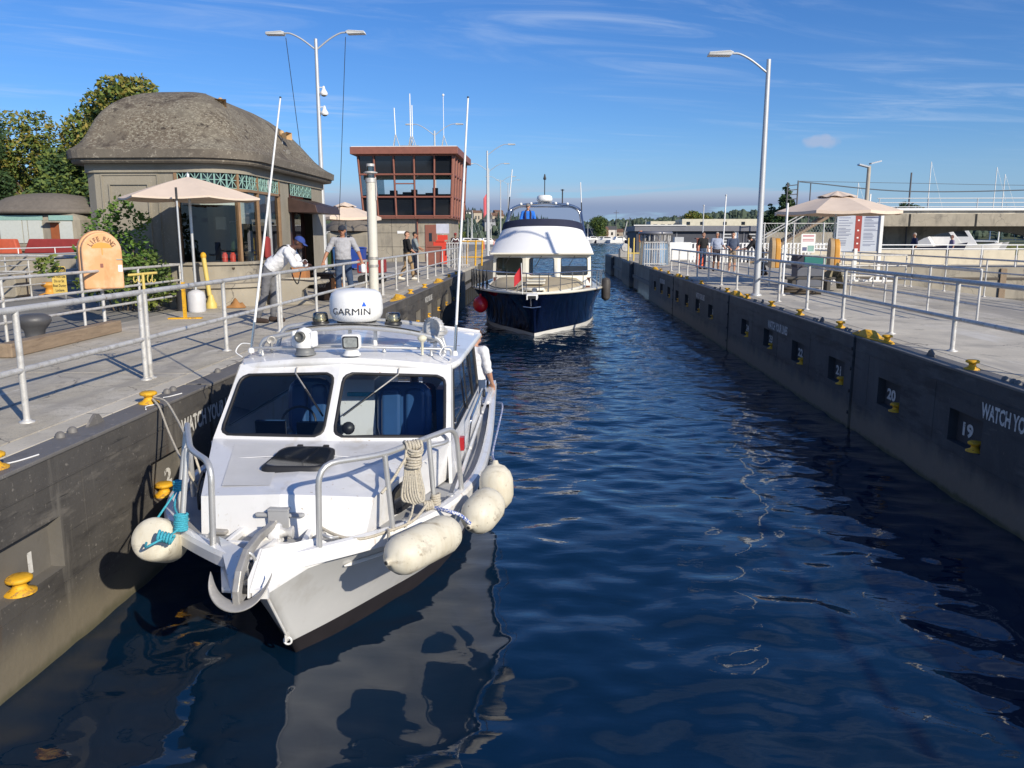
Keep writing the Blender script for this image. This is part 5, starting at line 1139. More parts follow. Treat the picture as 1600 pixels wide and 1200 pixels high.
# eave slab, dome
def ring_at(sc, z, cxy, n=None, off=0.0, inner=None):
    out = []
    for i in range(len(path)):
        p = wp(cum[i]+1e-5, off, 0); q_ = V(cxy[0], cxy[1], 0) + (p-V(-8.72,21.65,0))*sc; out.append(V(q_.x,q_.y,z)-OX)
    return out
rm = MB(); n = len(path)
prof2 = [(1.0,3.33,.36),(1.0,3.36,.33),(1.0,3.40,.24),(.985,3.50,.12),(.955,3.66,.03),(.915,3.86,0),(.86,4.08,0),(.79,4.31,0),(.70,4.53,0),(.59,4.73,0),(.46,4.89,0),(.32,5.0,0),(.17,5.06,0),(.05,5.08,0),(0,5.082,0)]
eave = [(1.0,3.06,.26),(1.0,3.10,.30),(1.0,3.16,.30),(1.0,3.161,.37),(1.0,3.33,.385),(1.0,3.335,.36)]
rr = []
for sc, z, off in [(s_, (z_ if z_ < 3.66 else 3.66+(z_-3.66)*.90), o_) for s_, z_, o_ in prof2]:
    t = (z-3.3)/2; rr.append(ring_at(sc, z, (-8.72 - .45*max(0,t), 21.65 - .3*max(0,t)), off=off))
vs = [p for q_ in rr for p in q_]
rm.add(vs, [(j*n+i, j*n+(i+1)%n, (j+1)*n+(i+1)%n, (j+1)*n+i) for j in range(len(rr)-1) for i in range(n)], True)
em = MB(); er = [ring_at(sc, z, (-8.72,21.65), off=off) for sc, z, off in eave]; em.add([p for q_ in er for p in q_], [(j*n+i, j*n+(i+1)%n, (j+1)*n+(i+1)%n, (j+1)*n+i) for j in range(len(er)-1) for i in range(n)]); em.add(er[0], [tuple(range(n))]); em.build('eave', mat('eave_concrete', (.15,.13,.105), .95, var=.15, vs=3, bump=.8, bs=30, spots=[(14,.58,.64,(.30,.27,.22)), (2,.5,.7,(.10,.085,.07))]), SH)

dome = rm.build('dome_roof', roof_m, SH)
MB().rbox((-.42,-.25,4.95), (.62,.4,.05), .05, rz=.3).build('roof_cap', mat('lead_grey', (.15,.16,.165), .6), dome)
for i, (c, l, sc, rz0) in enumerate((((-8.0,20.2,4.62),'tan square mouthed loudspeaker on top of the mossy dome',1.0,R(20)),((-7.35,22.9,4.18),'tan horn loudspeaker tilted down near the right end of the mossy dome',.85,R(75)))):
    t = thing('loudspeaker', l, 'loudspeaker', c, rz0); hm = mat('tan_plastic', (.50,.33,.17), .6)
    q = MB(); a_ = [V(x*.14,-.18,z*.10+.12) for x, z in ((-1,-1),(1,-1),(1,1),(-1,1))]; b_ = [V(x*.06,.02,z*.05+.14) for x, z in ((-1,-1),(1,-1),(1,1),(-1,1))]
    q.add(a_+b_, [(i_,(i_+1)%4,4+(i_+1)%4,4+i_) for i_ in range(4)]+[(4,5,6,7)]); q.build('horn', hm, t)
    MB().ball((0,.06,.2), (.07,.08,.09), 12, 8).build('driver', hm, t); MB().ball((0,-.02,.13), (.035,.035,.035), 8, 6).build('throat', black_plastic, t); MB().cyl((0,.05,-.12), (0,.05,.14), .02).build('bracket', steel_worn, t)
t = thing('floodlight', 'pair of small grey floodlights on the right slope of the mossy dome', 'floodlight', (-7.2,22.5,3.85))
for s in (-1,1): MB().lathe([(.03,-.06),(.06,0),(.065,.03)], (s*.07,0,0), 12, (s*.4,-.8,-.5)).build('lamp', steel_worn, t)
MB().cyl((0,.05,-.2),(0,0,0),.02).build('bracket', steel_worn, t)
rope('thin cable snaking down the mossy dome roof', [(-8.1,20.2,4.52),(-7.9,20.6,4.5),(-7.75,21.0,4.32),(-7.6,21.4,4.25),(-7.4,21.8,4.08),(-7.3,22.3,3.95)], .012, rope_black, 4)
# goods in the window
def jar(x, y, z, r, h, mm, lab, grp=None):
    t = thing('container', lab, 'jar', (x,y,z), 0, grp); MB().lathe([(r,0),(r,h*.8),(r*.6,h*.88)], n=14).build('body', mm, t); MB().lathe([(r*.7,h*.86),(r*.7,h),(0,h)], n=14).build('lid', mm, t)
jar(-7.55,18.75,.97,.065,.24,red_paint,'left of two red canisters in the shop window','red canisters in the shop window'); jar(-7.38,18.8,.97,.065,.24,red_paint,'right of two red canisters in the shop window','red canisters in the shop window')
for x, y, l in ((-7.12+.0,19.45,'left of two cream jugs in the rounded shop window'),(-7.25,19.95,'right of two cream jugs in the rounded shop window')): jar(x-.12,y,.97,.07,.28,mat('cream_plastic',(.7,.66,.45),.5),l,'cream jugs in the shop window')
for i, (x, z, w_, h_, mm, l) in enumerate(((-8.1,1.75,.26,.30,blind_m,'pale notice pinned inside the shop behind the umbrella pole'),(-7.78,1.7,.20,.25,blind_m,'second pale notice inside the shop'),)):
    o = MB().bb(x-w_/2,x+w_/2,20.0,20.02,z,z+h_).build('notice', mm); tag(o, l, 'notice')
o = MB().rbox((-7.55,19.9,1.55), (.55,.3,.75), .1).build('jacket', leaf_dark); tag(o, 'dark green jacket hanging inside the shop window', 'jacket')
o = MB().rbox((-7.3,20.3,1.30), (.6,.3,.55), .1).build('jacket', mat('dull_red_cloth', (.25,.03,.03), .9)); tag(o, 'red jackets hanging low inside the shop window', 'jacket')

# ---- umbrellas
def umbrella(name, label, loc, rad, h, apex, n=6, rz=0.0, pole_r=.03, pole_m=alum, vent=True, group='beige patio umbrellas', val=.09):
    t = thing(name, label, 'umbrella', loc, rz, group)
    MB().cyl((0,0,0), (0,0,apex-.02), pole_r, n=10).build('pole', pole_m, t)
    m = MB(); K = 8
    def cp(k, j, v, dz=0):
        a = 2*math.pi*(k+j)/n; r_ = rad*v
        e = math.cos(math.pi/n)/math.cos((j-.5)*2*math.pi/n)     # straight hems
        sag = .05*math.sin(j*math.pi)*v
        return V(r_*e*math.cos(a), r_*e*math.sin(a), lerp(apex, h, v**1.15) - sag*.7 + dz)
    v0 = .24 if vent else 0.0
    for k in range(n):
        m.grid(lambda u, v, k=k: cp(k, u, lerp(v0*.8, 1, v)), 6, K)
        m.grid(lambda u, v, k=k: cp(k, u, 1) - V(0,0,val*v), 6, 1)
    m.build('canopy', umbrella_m, t)
    if vent:
        m = MB()
        for k in range(n): m.grid(lambda u, v, k=k: cp(k, u, v*v0*1.35, .06+.03*(1-v)+ .02*math.sin(u*math.pi*2)*v), 6, 3)
        m.build('vent', umbrella_m, t)
    for k in range(n): MB().tube([cp(k, 0, .05, -.03), cp(k, 0, .98, -.015)], .010, 4).build('rib', pole_m, t); 
    MB().lathe([(.03,apex-.02),(.035,apex+.04),(.012,apex+.08),(0,apex+.10)], n=10).build('finial', pole_m, t)
    return t
umbrella('patio_umbrella', 'beige umbrella standing before the domed shop window', (-7.5,16.95,0), 1.44, 2.37, 2.80, 6, R(8), vent=False, val=.035)
umbrella('patio_umbrella', 'beige umbrella beyond the shop door, only its right half showing', (-7.35,29.5,0), 1.3, 2.25, 2.7, 6, R(20))
t = thing('umbrella_base', 'white plastic drum weighting the umbrella before the shop', 'umbrella base', (-7.47,16.88,0)); MB().lathe([(.17,0),(.185,.04),(.185,.34),(.16,.42),(.08,.46),(.05,.47)], n=22).build('drum', mat('grey_white_plastic', (.55,.55,.57), .5), t)
t = thing('bucket', 'dark grey bucket beside the white umbrella drum', 'bucket', (-7.85,17.15,0)); MB().lathe([(.16,0),(.20,.45),(.21,.46),(.19,.46),(.15,.03)], n=20).build('shell', mat('dark_grey_plastic', (.05,.05,.055), .5), t); MB().tube([V(-.2*math.cos(a),0,.45+.12*math.sin(a)) for a in [math.pi*i/8 for i in range(9)]], .008, 5).build('handle', steel_worn, t)
t = thing('slim_pole', 'thin silver pole in a yellow floor stand before the shop', 'pole', (-7.08,15.44,0)); MB().box((0,0,.012), (.62,.14,.024), rz=R(12)).build('foot', yellow, t); MB().box((0,0,.36), (.055,.055,.70)).build('socket', yellow, t); MB().cyl((0,0,.5),(0,0,2.50),.020).build('tube', alum, t); MB().cyl((0,0,2.25),(0,0,2.5),.022).build('slot', black_plastic, t)
t = thing('yellow_standpipe', 'yellow standpipe post with flared foot by the shop plinth', 'post', (-7.55,17.75,0), R(-10)); MB().tube([(0,0,.28),(-.09,0,1.15)], .05, 12).build('post', yellow_pale, t); MB().lathe([(.12,0),(.12,.10),(.09,.15),(.05,.28),(.045,.30)], (.03,0,0), 16).build('foot', yellow_pale, t); MB().lathe([(.06,0),(.065,.05),(.045,.10),(0,.12)], (-.09,0,1.12), 12).build('cap', yellow, t)
t = thing('canvas_bag', 'crumpled ochre cloth lying by the plinth beside the yellow post', 'cloth', (-7.0,17.9,0)); m = MB(); m.grid(lambda u, v: V((u-.5)*.5*(1-.4*v), (v-.5)*.35, .16*math.sin(u*math.pi)*math.sin(v*math.pi)*(1+.4*math.sin(u*11+v*7))+.01), 12, 8); m.build('cloth', mat('ochre_cloth', (.35,.17,.06), .9), t)
# ---- orange life ring cabinet
LR = thing('life_ring_cabinet', 'faded orange arched cabinet lettered LIFE RING on the back railing', 'life ring box', (-8.0, 14.25, .66), R(42))
def arch_poly(w_, h_, y, k=14): return [V(-w_/2,y,0), V(w_/2,y,0)] + [V(w_/2*math.cos(a), y, h_-w_/2+w_/2*math.sin(a)) for a in [math.pi*i/k for i in range(k+1)]]
MB().prism(arch_poly(.66,1.0,-.15), (0,.14,0)).build('door', orange_box, LR, bevel=.03); MB().prism(arch_poly(.70,1.03,.0), (0,.16,0)).build('case', orange_box, LR, bevel=.03)
m = MB()
for i, c in enumerate('LIFE RING'):
    if c == ' ': continue
    a = R(148 - i*14.5); vs, fs = text_geo(c, .115, .004, cond=.8); q = Matrix.Rotation(a-math.pi/2, 4, 'Z'); m.add([V(.215*math.cos(a)+(q@Vector(v)).x, -.153, .665+.215*math.sin(a)+(q@Vector(v)).y) for v in vs], fs)
m.build('lettering', mat('label_ink', (.20,.10,.05), .7), LR)
m = MB(); cc_ = V(0,-.1525,.70); m.add([V(0,-.1525,.72)]+[V(.17*math.cos(a), -.1525, .72+.10*math.sin(a)) for a in [math.pi*i/10 for i in range(11)]], [(0,i,i+1) for i in range(1,11)]); m.build('emblem', amber_plastic, LR); MB().bb(-.008,.008,-.156,-.153,.60,.72).build('emblem_stem', amber_plastic, LR)
MB().bb(.24,.31,-.158,-.152,.30,.42).build('sticker', white_paint, LR); MB().box((.27,-.158,.52), (.10,.02,.015)).build('latch', steel_worn, LR); MB().bb(-.05,.0,-.156,-.153,.38,.45).build('number_mark', rust_frame, LR)
MB().cyl((0,.10,-.66), (0,.10,.1), .03).build('post', galv, LR)
# ---- climbing bush at the shop corner
def leaves(name, c, rad, n, size, m, parent=None, rs=1, hollow=.35, squash=1.0, gaps=3.0):
    """cloud of leaf quads filling lumpy blobs. c = list of (centre, radius)"""
    r_ = random.Random(rs); vs = []; fs = []; tot = sum(b[1]**2 for b in c); k = 0
    for (cc, br) in c:
        cnt = int(n*br*br/tot)
        for _ in range(cnt):
            d = V(r_.gauss(0,1), r_.gauss(0,1), r_.gauss(0,1)).normalized(); rr_ = br*(hollow + (1-hollow)*r_.random()**.5)
            p = V(*cc) + V(d.x*rr_, d.y*rr_, d.z*rr_*squash)
            nz_ = noise.noise(p*(gaps/max(br, .3)) + V(rs*7.3,0,0))
            if nz_ < -.12 and r_.random() < .85: continue
            p += d*(nz_*br*.28)
            s_ = size*r_.uniform(.6,1.3); u = V(r_.gauss(0,1), r_.gauss(0,1), r_.gauss(0,.6)).normalized(); w_ = u.cross(V(r_.gauss(0,1), r_.gauss(0,1), r_.gauss(0,1))).normalized()
            vs += [p-u*s_, p+w_*s_*.5, p+u*s_, p-w_*s_*.5]; fs.append((k,k+1,k+2,k+3)); k += 4
    return MB().add(vs, fs).build(name, m, parent)
bs = thing('climbing_shrub', 'leafy green climbing shrub growing against the shop corner behind the life ring box', 'shrub', (-9.2,16.9,0))
bl_ = [((-.25,.2,1.75),.40),((-.45,.1,1.25),.42),((.30,.1,1.25),.5),((.75,.0,.85),.42),((.2,.0,.7),.5),((-.45,0,.55),.4),((.05,.35,2.20),.26),((.45,.4,1.9),.22),((-1.35,-.2,.95),.24),((1.0,0,.5),.3),((.7,0,.3),.3)]
leaves('foliage', bl_[:3]+bl_[6:8], 0, 2600, .055, leaf_vine, bs, 3); leaves('foliage', bl_[3:6]+bl_[8:], 0, 3600, .06, leaf_green, bs, 4)
for k in range(6): MB().tube(smoothpts([(-.2+.1*k,.2,0),(-.4+.2*k,.15,.6),(-.5+.22*k,.1,1.3)],3), .018, 5).build('stem', bark, bs)
# ---- yellow hook rack on the rail, near bollard and timber
t = thing('hook_rack', 'small yellow T shaped hook rack on the double rail post', 'hook rack', (-4.53,8.9,.99)); MB().cyl((0,0,0),(0,0,.20),.016).build('post', yellow_pale, t); MB().cyl((-.15,-.03,.175),(.15,.03,.20),.015).build('bar', yellow_pale, t)
for x in (-.10,-.05,.06,.11): MB().tube(smoothpts([(x,0,.18),(x-.005,-.01,.12),(x+.01,-.01,.095),(x+.03,-.01,.11),(x+.03,-.01,.13)],3), .006, 5).build('hook', yellow_pale, t)
t = thing('mooring_bitt', 'squat dark iron mooring bitt behind the first rail post', 'bollard', (-7.58,11.55,0)); MB().lathe([(.16,0),(.16,.05),(.13,.12),(.14,.22),(.20,.30),(.235,.36),(.225,.42),(.15,.46),(0,.47)], n=28).build('head', mat('cast_iron', (.10,.10,.105), .5, metal=.3, var=.2, bump=.4), t); MB().lathe([(.27,0),(.27,.025),(.16,.03)], n=24).build('base', steel_worn, t)
t = MB().box((0,0,.10), (.19,3.0,.19)).build('timber_beam', wood_weathered, bevel=.015); t.location = (-7.22,11.75,0); t.rotation_euler = (0,0,R(2)); tag(t, 'long brown timber beam lying on the left deck behind the railing', 'timber beam')
# caution sign and yellow cleat beyond
t = thing('caution_sign', 'yellow and black caution sign on the railing at the far left', 'sign', (-12.35,20.0,.12)); MB().rbox((0,0,.37), (.37,.70,.012), .05, rx=R(90)).build('board', mat('sign_yellow', (.72,.52,.13), .6), t); MB().rbox((0,-.008,.615), (.36,.17,.006), .04, rx=R(90)).build('header', black_plastic, t)
text_on('lettering', 'Caution', .13, (0,-.0115,.615), (1,0,0), (0,0,1), mat('sign_yellow', (0,0,0)), t, bold=.002, cond=.8)
for i, s_ in enumerate(('Do Not Use','Do or Sit','Boat During','Lockage')): text_on('lettering', s_, .095, (0,-.0065,.46-.115*i), (1,0,0), (0,0,1), black_plastic, t, bold=.002, cond=.72)
MB().cyl((.12,.03,-.12),(.12,.03,.4),.02).build('post', galv, t)
t = MB().lathe([(.28,0),(.28,.03),(.12,.08),(.10,.2),(.2,.26),(.22,.32),(.16,.36),(0,.37)], n=20).build('mooring_bollard', amber_plastic); t.location = (-13.5,21.4,0); tag(t, 'amber mooring bollard under the yellow caution sign', 'bollard')
# ---- concrete chock, bins and boxes by the door
t = thing('concrete_chock', 'curved concrete seat like block beside the leaning man', 'block', (-5.9,18.9,0), R(10)); m = MB()
prf = [(-.62,.62),(.70,.62),(.72,.55),(.30,.50),(.12,.36),(.10,.16),(.42,0),(-.55,0)]
m.prism([V(x,-.3,z*.92) for x, z in prf], (0,.6,0)); m.build('block', concrete_old, t, bevel=.02)
o = MB().box((0,0,0),(.34,.3,.30)).build('cardboard_box', orange_side); o.location = (-5.80,18.85,.73); tag(o, 'small ochre box on the curved concrete block', 'box')
rope('pale rope heaped on the curved concrete block', [(-6.3,18.75,.60),(-6.0,18.6,.62),(-5.6,18.7,.61),(-5.3,18.65,.64),(-5.45,18.6,.60),(-5.9,18.62,.61),(-6.2,18.7,.62)], .02, rope_m)
t = thing('bin', 'dark brown bin with a coiled hose over its ochre side', 'bin', (-5.55,20.3,0), R(-25)); MB().bb(-.28,.28,-.26,.26,0,.62).build('body', brown_plastic, t, bevel=.03); MB().bb(-.30,.30,-.28,.28,.62,.68).build('lid', brown_plastic, t, bevel=.02); MB().bb(.285,.30,-.24,.24,.05,.56).build('side_board', orange_side, t)
MB().tube(smoothpts([(.0,-.2,.69),(.2,-.2,.75),(.33,-.1,.5),(.33,0,.12),(.40,.1,.3),(.33,.1,.6)],5), .016, 6).build('hose', rope_m, t)
text_on('lettering', 'NAV', .14, (0,-.262,.36), (1,0,0), (0,0,1), mat('print_grey', (.4,.38,.34), .8), t)
# ---- tall white post clamped to the railing
t = thing('signal_post', 'thick off white post clamped to the left railing behind the radar dome', 'post', (-4.36,20.15,0)); pm = mat('post_cream', (.62,.60,.53), .55, var=.06, spots=[(6,.6,.7,(.45,.42,.35),(1,1,.3))])
MB().cyl((0,0,0),(0,0,2.88),.118,n=24).build('shaft', pm, t); MB().cyl((0,0,2.88),(0,0,2.98),.135,n=24).build('collar', galv, t); MB().cyl((0,0,2.98),(0,0,3.26),.085,n=18).build('lamp', glass_grey, t); MB().lathe([(.10,3.14),(.17,3.12),(.17,3.10),(.10,3.08)], n=18).build('cowl', galv, t); MB().cyl((0,0,3.26),(0,0,3.32),.10,n=18).build('cap', galv, t)
for z_ in (1.05,.86): MB().cyl((0,0,z_-.03),(0,0,z_+.03),.135,n=24).build('clamp', steel_worn, t)
MB().tube([(.13,-.05,3.0),(.15,-.06,2.7),(.13,-.05,2.45)], .012, 5).build('conduit', galv, t)
# ---- lamp posts
def lamp(name, label, loc, h, arms, arm=1.15, rise=.42, r=.075, group=None, rz=0.0):
    t = thing(name, label, 'street lamp', loc, rz, group)
    MB().tube([(0,0,0),(0,0,h*.5),(0,0,h)], [r*1.25,r,r*.72], 14).build('pole', pole_grey, t); MB().lathe([(r*2,0),(r*2,.03),(r*1.4,.06)], n=14).build('base', pole_grey, t)
    for s in arms:
        MB().tube(smoothpts([(0,0,h-.35),(s*arm*.45,0,h-.35+rise*.75),(s*arm*.8,0,h-.35+rise*1.15),(s*arm,0,h-.35+rise*1.2)],4), .028, 8).build('arm', pole_grey, t)
        hd = MB(); x0, x1 = s*arm, s*(arm+.62); z_ = h-.35+rise*1.2
        hd.prism([V(x0,-.13,z_+.02),V(x0+s*.1,-.16,z_+.05),V(x1,-.15,z_+.02),V(x1+s*.02,-.1,z_-.05),V(x0+s*.05,-.1,z_-.06)], (0,.28,0)); hd.build('lamp_head', white_paint, t, bevel=.015)
    return t
lamp('street_lamp', 'tall lamp post with one arm on the right lockside', (5.62,22.15,0), 6.05, (-1,), .92)
L2 = lamp('street_lamp', 'tall twin armed lamp post rising behind the domed shop', (-7.75,28.0,0), 8.0, (-1,1), 1.02, .45)
for z_ in (6.35,5.72): MB().lathe([(.10,-.14),(.13,-.10),(.13,-.06),(.06,.05),(.03,.16),(0,.17)], (.20,0,z_), 14).build('camera_dome', white_paint, L2); MB().cyl((0,0,z_+.12),(.2,0,z_+.12),.015).build('camera_bracket', white_paint, L2); MB().lathe([(.0,-.18),(.07,-.16),(.09,-.12)], (.20,0,z_), 12).build('camera_lens', black_plastic, L2)
for s in (-1,1): MB().tube([(s*1.0,0,8.05),(s*.42,.2,1.0)], .012, 4).build('halyard', rope_black, L2)
for i, (px, yy, hh, arms) in enumerate(((-4.9,66,8.2,(1,)),(-8.8,64,9.5,(-1,1)),(-6.4,88,8.6,(-1,1)),(-7.0,120,9.5,(-1,1)),(-7.4,150,11,(-1,1)))):
    lamp('street_lamp', ['single armed lamp post just right of the red control tower','twin armed lamp post sticking up behind the red control tower','first slim twin lamp post beyond the yellow gate bars','second slim twin lamp post along the far approach wall','farthest slim twin lamp post along the far approach wall'][i], (px,yy,0), hh, arms, 1.6, .7, .09, group='lamp posts along the far approach')
# ---- control tower
TW = thing('control_tower', 'rust red glazed control tower flaring outward above a concrete base', 'building', (-8.62,50,0)); TW.scale = (.89,1,1)
bz0, bz1, tz1 = 2.62, 6.35, 6.35
def tq(x, y, z):   # flare outward with height
    k = 1 + .068*(z-bz0)/(bz1-bz0)*1.6; return V(x*k, y*k if y < 0 else y, z)
HX, D0, D1 = 2.95, -0.0, 7.0
HXb = 2.75
MB().bb(-HXb,HXb-.1,.35,D1,0,bz0).build('base_wall', concrete_old, TW)
for z_ in (.9,1.75): MB().bb(-HXb-.003,HXb-.097,.345,.352,z_,z_+.02).build('wall_joint', dark_gap, TW)
for x in (-1.2,.6): MB().bb(x,x+.02,.345,.352,0,bz0).build('wall_joint', dark_gap, TW)
dr = MB().bb(1.15,1.95,.30,.36,.0,2.25).build('door', rust_frame, TW); MB().bb(1.42,1.62,.28,.30,1.25,1.75).build('door_pane', dark_glass, dr)
MB().bb(-.8,-.2,.33,.36,1.72,1.88).build('notice', white_paint, TW); MB().bb(.60,.66,.2,.35,.2,bz0).build('downpipe', rust_frame, TW)
MB().bb(-HX,HX+.1,-.1,D1,bz0,bz0+.14).build('floor_band', rust_frame, TW)
rows = [bz0+.14, bz0+1.28, bz0+2.60, bz0+3.72]; cols = [-3.0,-2.0,-.75,.55,1.85,3.0]
def fx_(x, z): return V(x*(1+.055*(z-bz0)/3.7*1.3), -.05-.35*(z-bz0)/3.7, z)
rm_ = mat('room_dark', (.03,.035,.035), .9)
for i in range(5):
    for j in range(3):
        a, b = cols[i], cols[i+1]; z0, z1 = rows[j], rows[j+1]
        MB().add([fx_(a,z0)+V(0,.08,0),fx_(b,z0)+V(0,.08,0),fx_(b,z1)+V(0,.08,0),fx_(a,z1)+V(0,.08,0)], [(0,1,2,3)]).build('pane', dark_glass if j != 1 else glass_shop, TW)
for x in cols: MB().tube([fx_(x, rows[0]-.1), fx_(x, rows[-1]+.05)], .085, 4).build('mullion', rust_frame, TW)
for z_ in rows: MB().tube([fx_(cols[0]-.05,z_)+V(0,-.01,0), fx_(cols[-1]+.05,z_)+V(0,-.01,0)], .075, 4).build('transom', rust_frame, TW)
MB().tube([fx_(-.7,rows[1]+.78)+V(0,-.02,0), fx_(.5,rows[1]+.78)+V(0,-.02,0)], .05, 4).build('transom', rust_frame, TW)
# back of the control room: seen through the middle row
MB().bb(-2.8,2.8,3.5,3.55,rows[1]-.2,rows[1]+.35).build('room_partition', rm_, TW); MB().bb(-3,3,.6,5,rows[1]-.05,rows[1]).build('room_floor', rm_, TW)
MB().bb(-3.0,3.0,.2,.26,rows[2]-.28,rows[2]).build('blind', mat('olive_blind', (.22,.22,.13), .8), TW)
for i, (x, w_, h_) in enumerate(((-1.4,.5,.45),(-.5,.9,.35),(.1,.4,.5),(1.1,.6,.3),(1.6,.35,.6))): MB().bb(x,x+w_,1.0,1.3,rows[1],rows[1]+h_).build('console', black_plastic, TW)
# right flank: closely spaced red posts, dark glass
def sx2(y, z): return V(3.0*(1+.055*(z-bz0)/3.7*1.3)+.02, y, z)
MB().add([sx2(0,rows[0]),sx2(D1,rows[0]),sx2(D1,rows[-1]),sx2(-.3,rows[-1])], [(0,1,2,3)]).build('flank_glass', dark_glass, TW); MB().add([V(-3.0,0,rows[0]),V(-3.0,D1,rows[0]),V(-3.2,D1,rows[-1]),V(-3.2,-.3,rows[-1])], [(0,1,2,3)]).build('flank_glass', dark_glass, TW)
for k in range(6): MB().tube([sx2(k*D1/5,rows[0]-.1), sx2(k*D1/5,rows[-1])], .16, 4).build('mullion', rust_frame, TW)
for z_ in rows: MB().tube([sx2(0,z_)+V(.02,0,0), sx2(D1,z_)+V(.02,0,0)], .09, 4).build('transom', rust_frame, TW)
MB().bb(-3.62,3.62,-.85,D1+.5,bz0+3.74,bz0+4.16).build('roof_fascia', rust_frame, TW, bevel=.02); MB().bb(-3.55,3.55,-.78,D1+.4,bz0+4.162,bz0+4.20).build('roof', white_paint, TW)
for i, (x, z1, y) in enumerate(((-.6,9.4,2),(.18,10.4,3),(.30,9.7,3),(2.3,10.3,3))):
    t = thing('roof_antenna', ['short white aerial on a tripod at the left of the tower roof','tallest white aerial in the middle of the tower roof','second white aerial beside the tallest on the tower roof','slim aerial with a bulb tip at the right of the tower roof'][i], 'antenna', (-9+x,50+y,6.8), 0, 'aerials on the control tower roof')
    MB().tube([(0,0,1.0),(-.05*(i==0),0,z1-6.8)], .035 if i != 3 else .02, 6).build('whip', white_paint, t)
    for a in range(3): MB().tube([(.35*math.cos(a*2.1),.35*math.sin(a*2.1),0),(0,0,1.05)], .025, 4).build('tripod_leg', steel_worn, t)
    if i == 3: MB().ball((0,0,z1-6.8), .08, 8, 6).build('bulb', white_paint, t)
o = MB().bb(-.6,.6,0,.8,0,.32).build('roof_unit', mat('tan_box', (.25,.19,.15), .8)); o.location = (-8.75,52,6.82); tag(o, 'low brown plant box on the tower roof', 'plant box')
# things round the tower foot
def sign_post(label, loc, w_, h_, z_, m, cat='sign'):
    t = thing('sign', label, cat, loc); MB().bb(-w_/2,w_/2,-.02,.02,z_,z_+h_).build('board', m, t); MB().cyl((0,.04,0),(0,.04,z_+h_*.5),.03).build('post', galv, t); return t
sign_post('blue topped white notice beside the tower door', (-6.15,47.5,0), .75,.55,1.72, mat('pale_sign', (.5,.52,.6), .6)); sign_post('small red notice under the white one beside the tower', (-6.15,47.4,0), .6,.28,1.35, red_paint)
t = thing('red_cabinet', 'red upright cabinet at the right foot of the tower', 'cabinet', (-6.2,47.0,0)); MB().bb(-.42,.42,-.2,.2,0,1.25).build('body', red_paint, t, bevel=.02); MB().bb(-.25,.25,-.25,-.2,1.25,1.35).build('top', red_paint, t)
for i, (x, y, mm, l) in enumerate(((-10.5,38,leaf_dark,'dark green wheeled bin left of the man in black'),(-9.7,38,blue_vinyl,'blue wheeled bin left of the man in black'),(-8.95,38,mat('bin_blue',(.02,.06,.3),.5),'brighter blue wheeled bin beside the first blue one'),(-5.9,42,rust_frame,'rust red waste bin behind the railing near the tower'),(-5.0,43,mat('bin_grey',(.2,.2,.2),.6),'grey waste bin behind the railing near the tower'))):
    t = thing('wheeled_bin', l, 'bin', (x,y,0)); MB().add([(-.3,-.28,.1),(.3,-.28,.1),(.3,.28,.1),(-.3,.28,.1),(-.35,-.33,1.0),(.35,-.33,1.0),(.35,.33,1.0),(-.35,.33,1.0)], [(0,1,2,3),(0,1,5,4),(1,2,6,5),(2,3,7,6),(3,0,4,7)]).build('body', mm, t); MB().box((0,0,1.03), (.74,.72,.06), rx=R(-4)).build('lid', mm, t)
    for s in (-1,1): MB().cyl((s*.26,.22,.1),(s*.32,.22,.1),.1,n=12).build('wheel', black_plastic, t)
t = thing('red_cart', 'red trolley cart behind the man in the grey t-shirt', 'cart', (-6.0,27.5,0)); MB().bb(-.45,.45,-.3,.3,.35,.8).build('tub', mat('dark_red', (.3,.03,.03), .5), t, bevel=.04)
for x in (-.3,.3): MB().cyl((x,-.3,.14),(x,-.24,.14),.14,n=14).build('wheel', rubber, t); MB().cyl((x,.24,.14),(x,.3,.14),.14,n=14).build('wheel', rubber, t)
# yellow gate bars and grey gate fence near the navy boat
t = thing('gate_bars', 'bright yellow gate bars on the left wall beside the navy yacht', 'gate', (-4.2,44,0)); 
for x in (-.6,-.2,.25,.6): MB().cyl((x,0,0),(x+.05,0,1.35),.05).build('bar', yellow, t)
for z_ in (.45,1.3): MB().cyl((-.6,0,z_),(.65,0,z_),.035).build('cross_bar', yellow, t)
t = thing('picket_gate', 'grey picket gate on the left wall beside the yellow bars', 'gate', (-5.1,41.5,0)); 
for k in range(9): MB().bb(-.05+k*.13-.02,-.05+k*.13+.02,-.02,.02,0,1.25).build('picket', galv, t)
for z_ in (.1,1.2): MB().bb(-.1,1.1,-.025,.025,z_,z_+.05).build('cross_rail', galv, t)
for i in range(4):
    o = MB().cyl((0,0,0),(0,0,1.0),.06,.04).build('traffic_cone', coral); o.location = (-7.5+i*.9,95+i*4,0); tag(o, ['nearest orange cone on the far approach','second orange cone on the far approach','third orange cone on the far approach','farthest orange cone on the far approach'][i], 'cone', 'orange cones on the far approach')
t = thing('flag_pole', 'slim pole with a hanging red flag beyond the yellow bars', 'flagpole', (-6.2,84,0)); MB().cyl((0,0,0),(0,0,6.2),.05).build('pole', white_paint, t); m = MB(); m.grid(lambda u, v: V(.05-.5*u, .1*math.sin(u*6), 6.1-2.0*v-.8*u), 5, 5); m.build('flag', mat('flag_faded', (.55,.10,.12), .8), t)
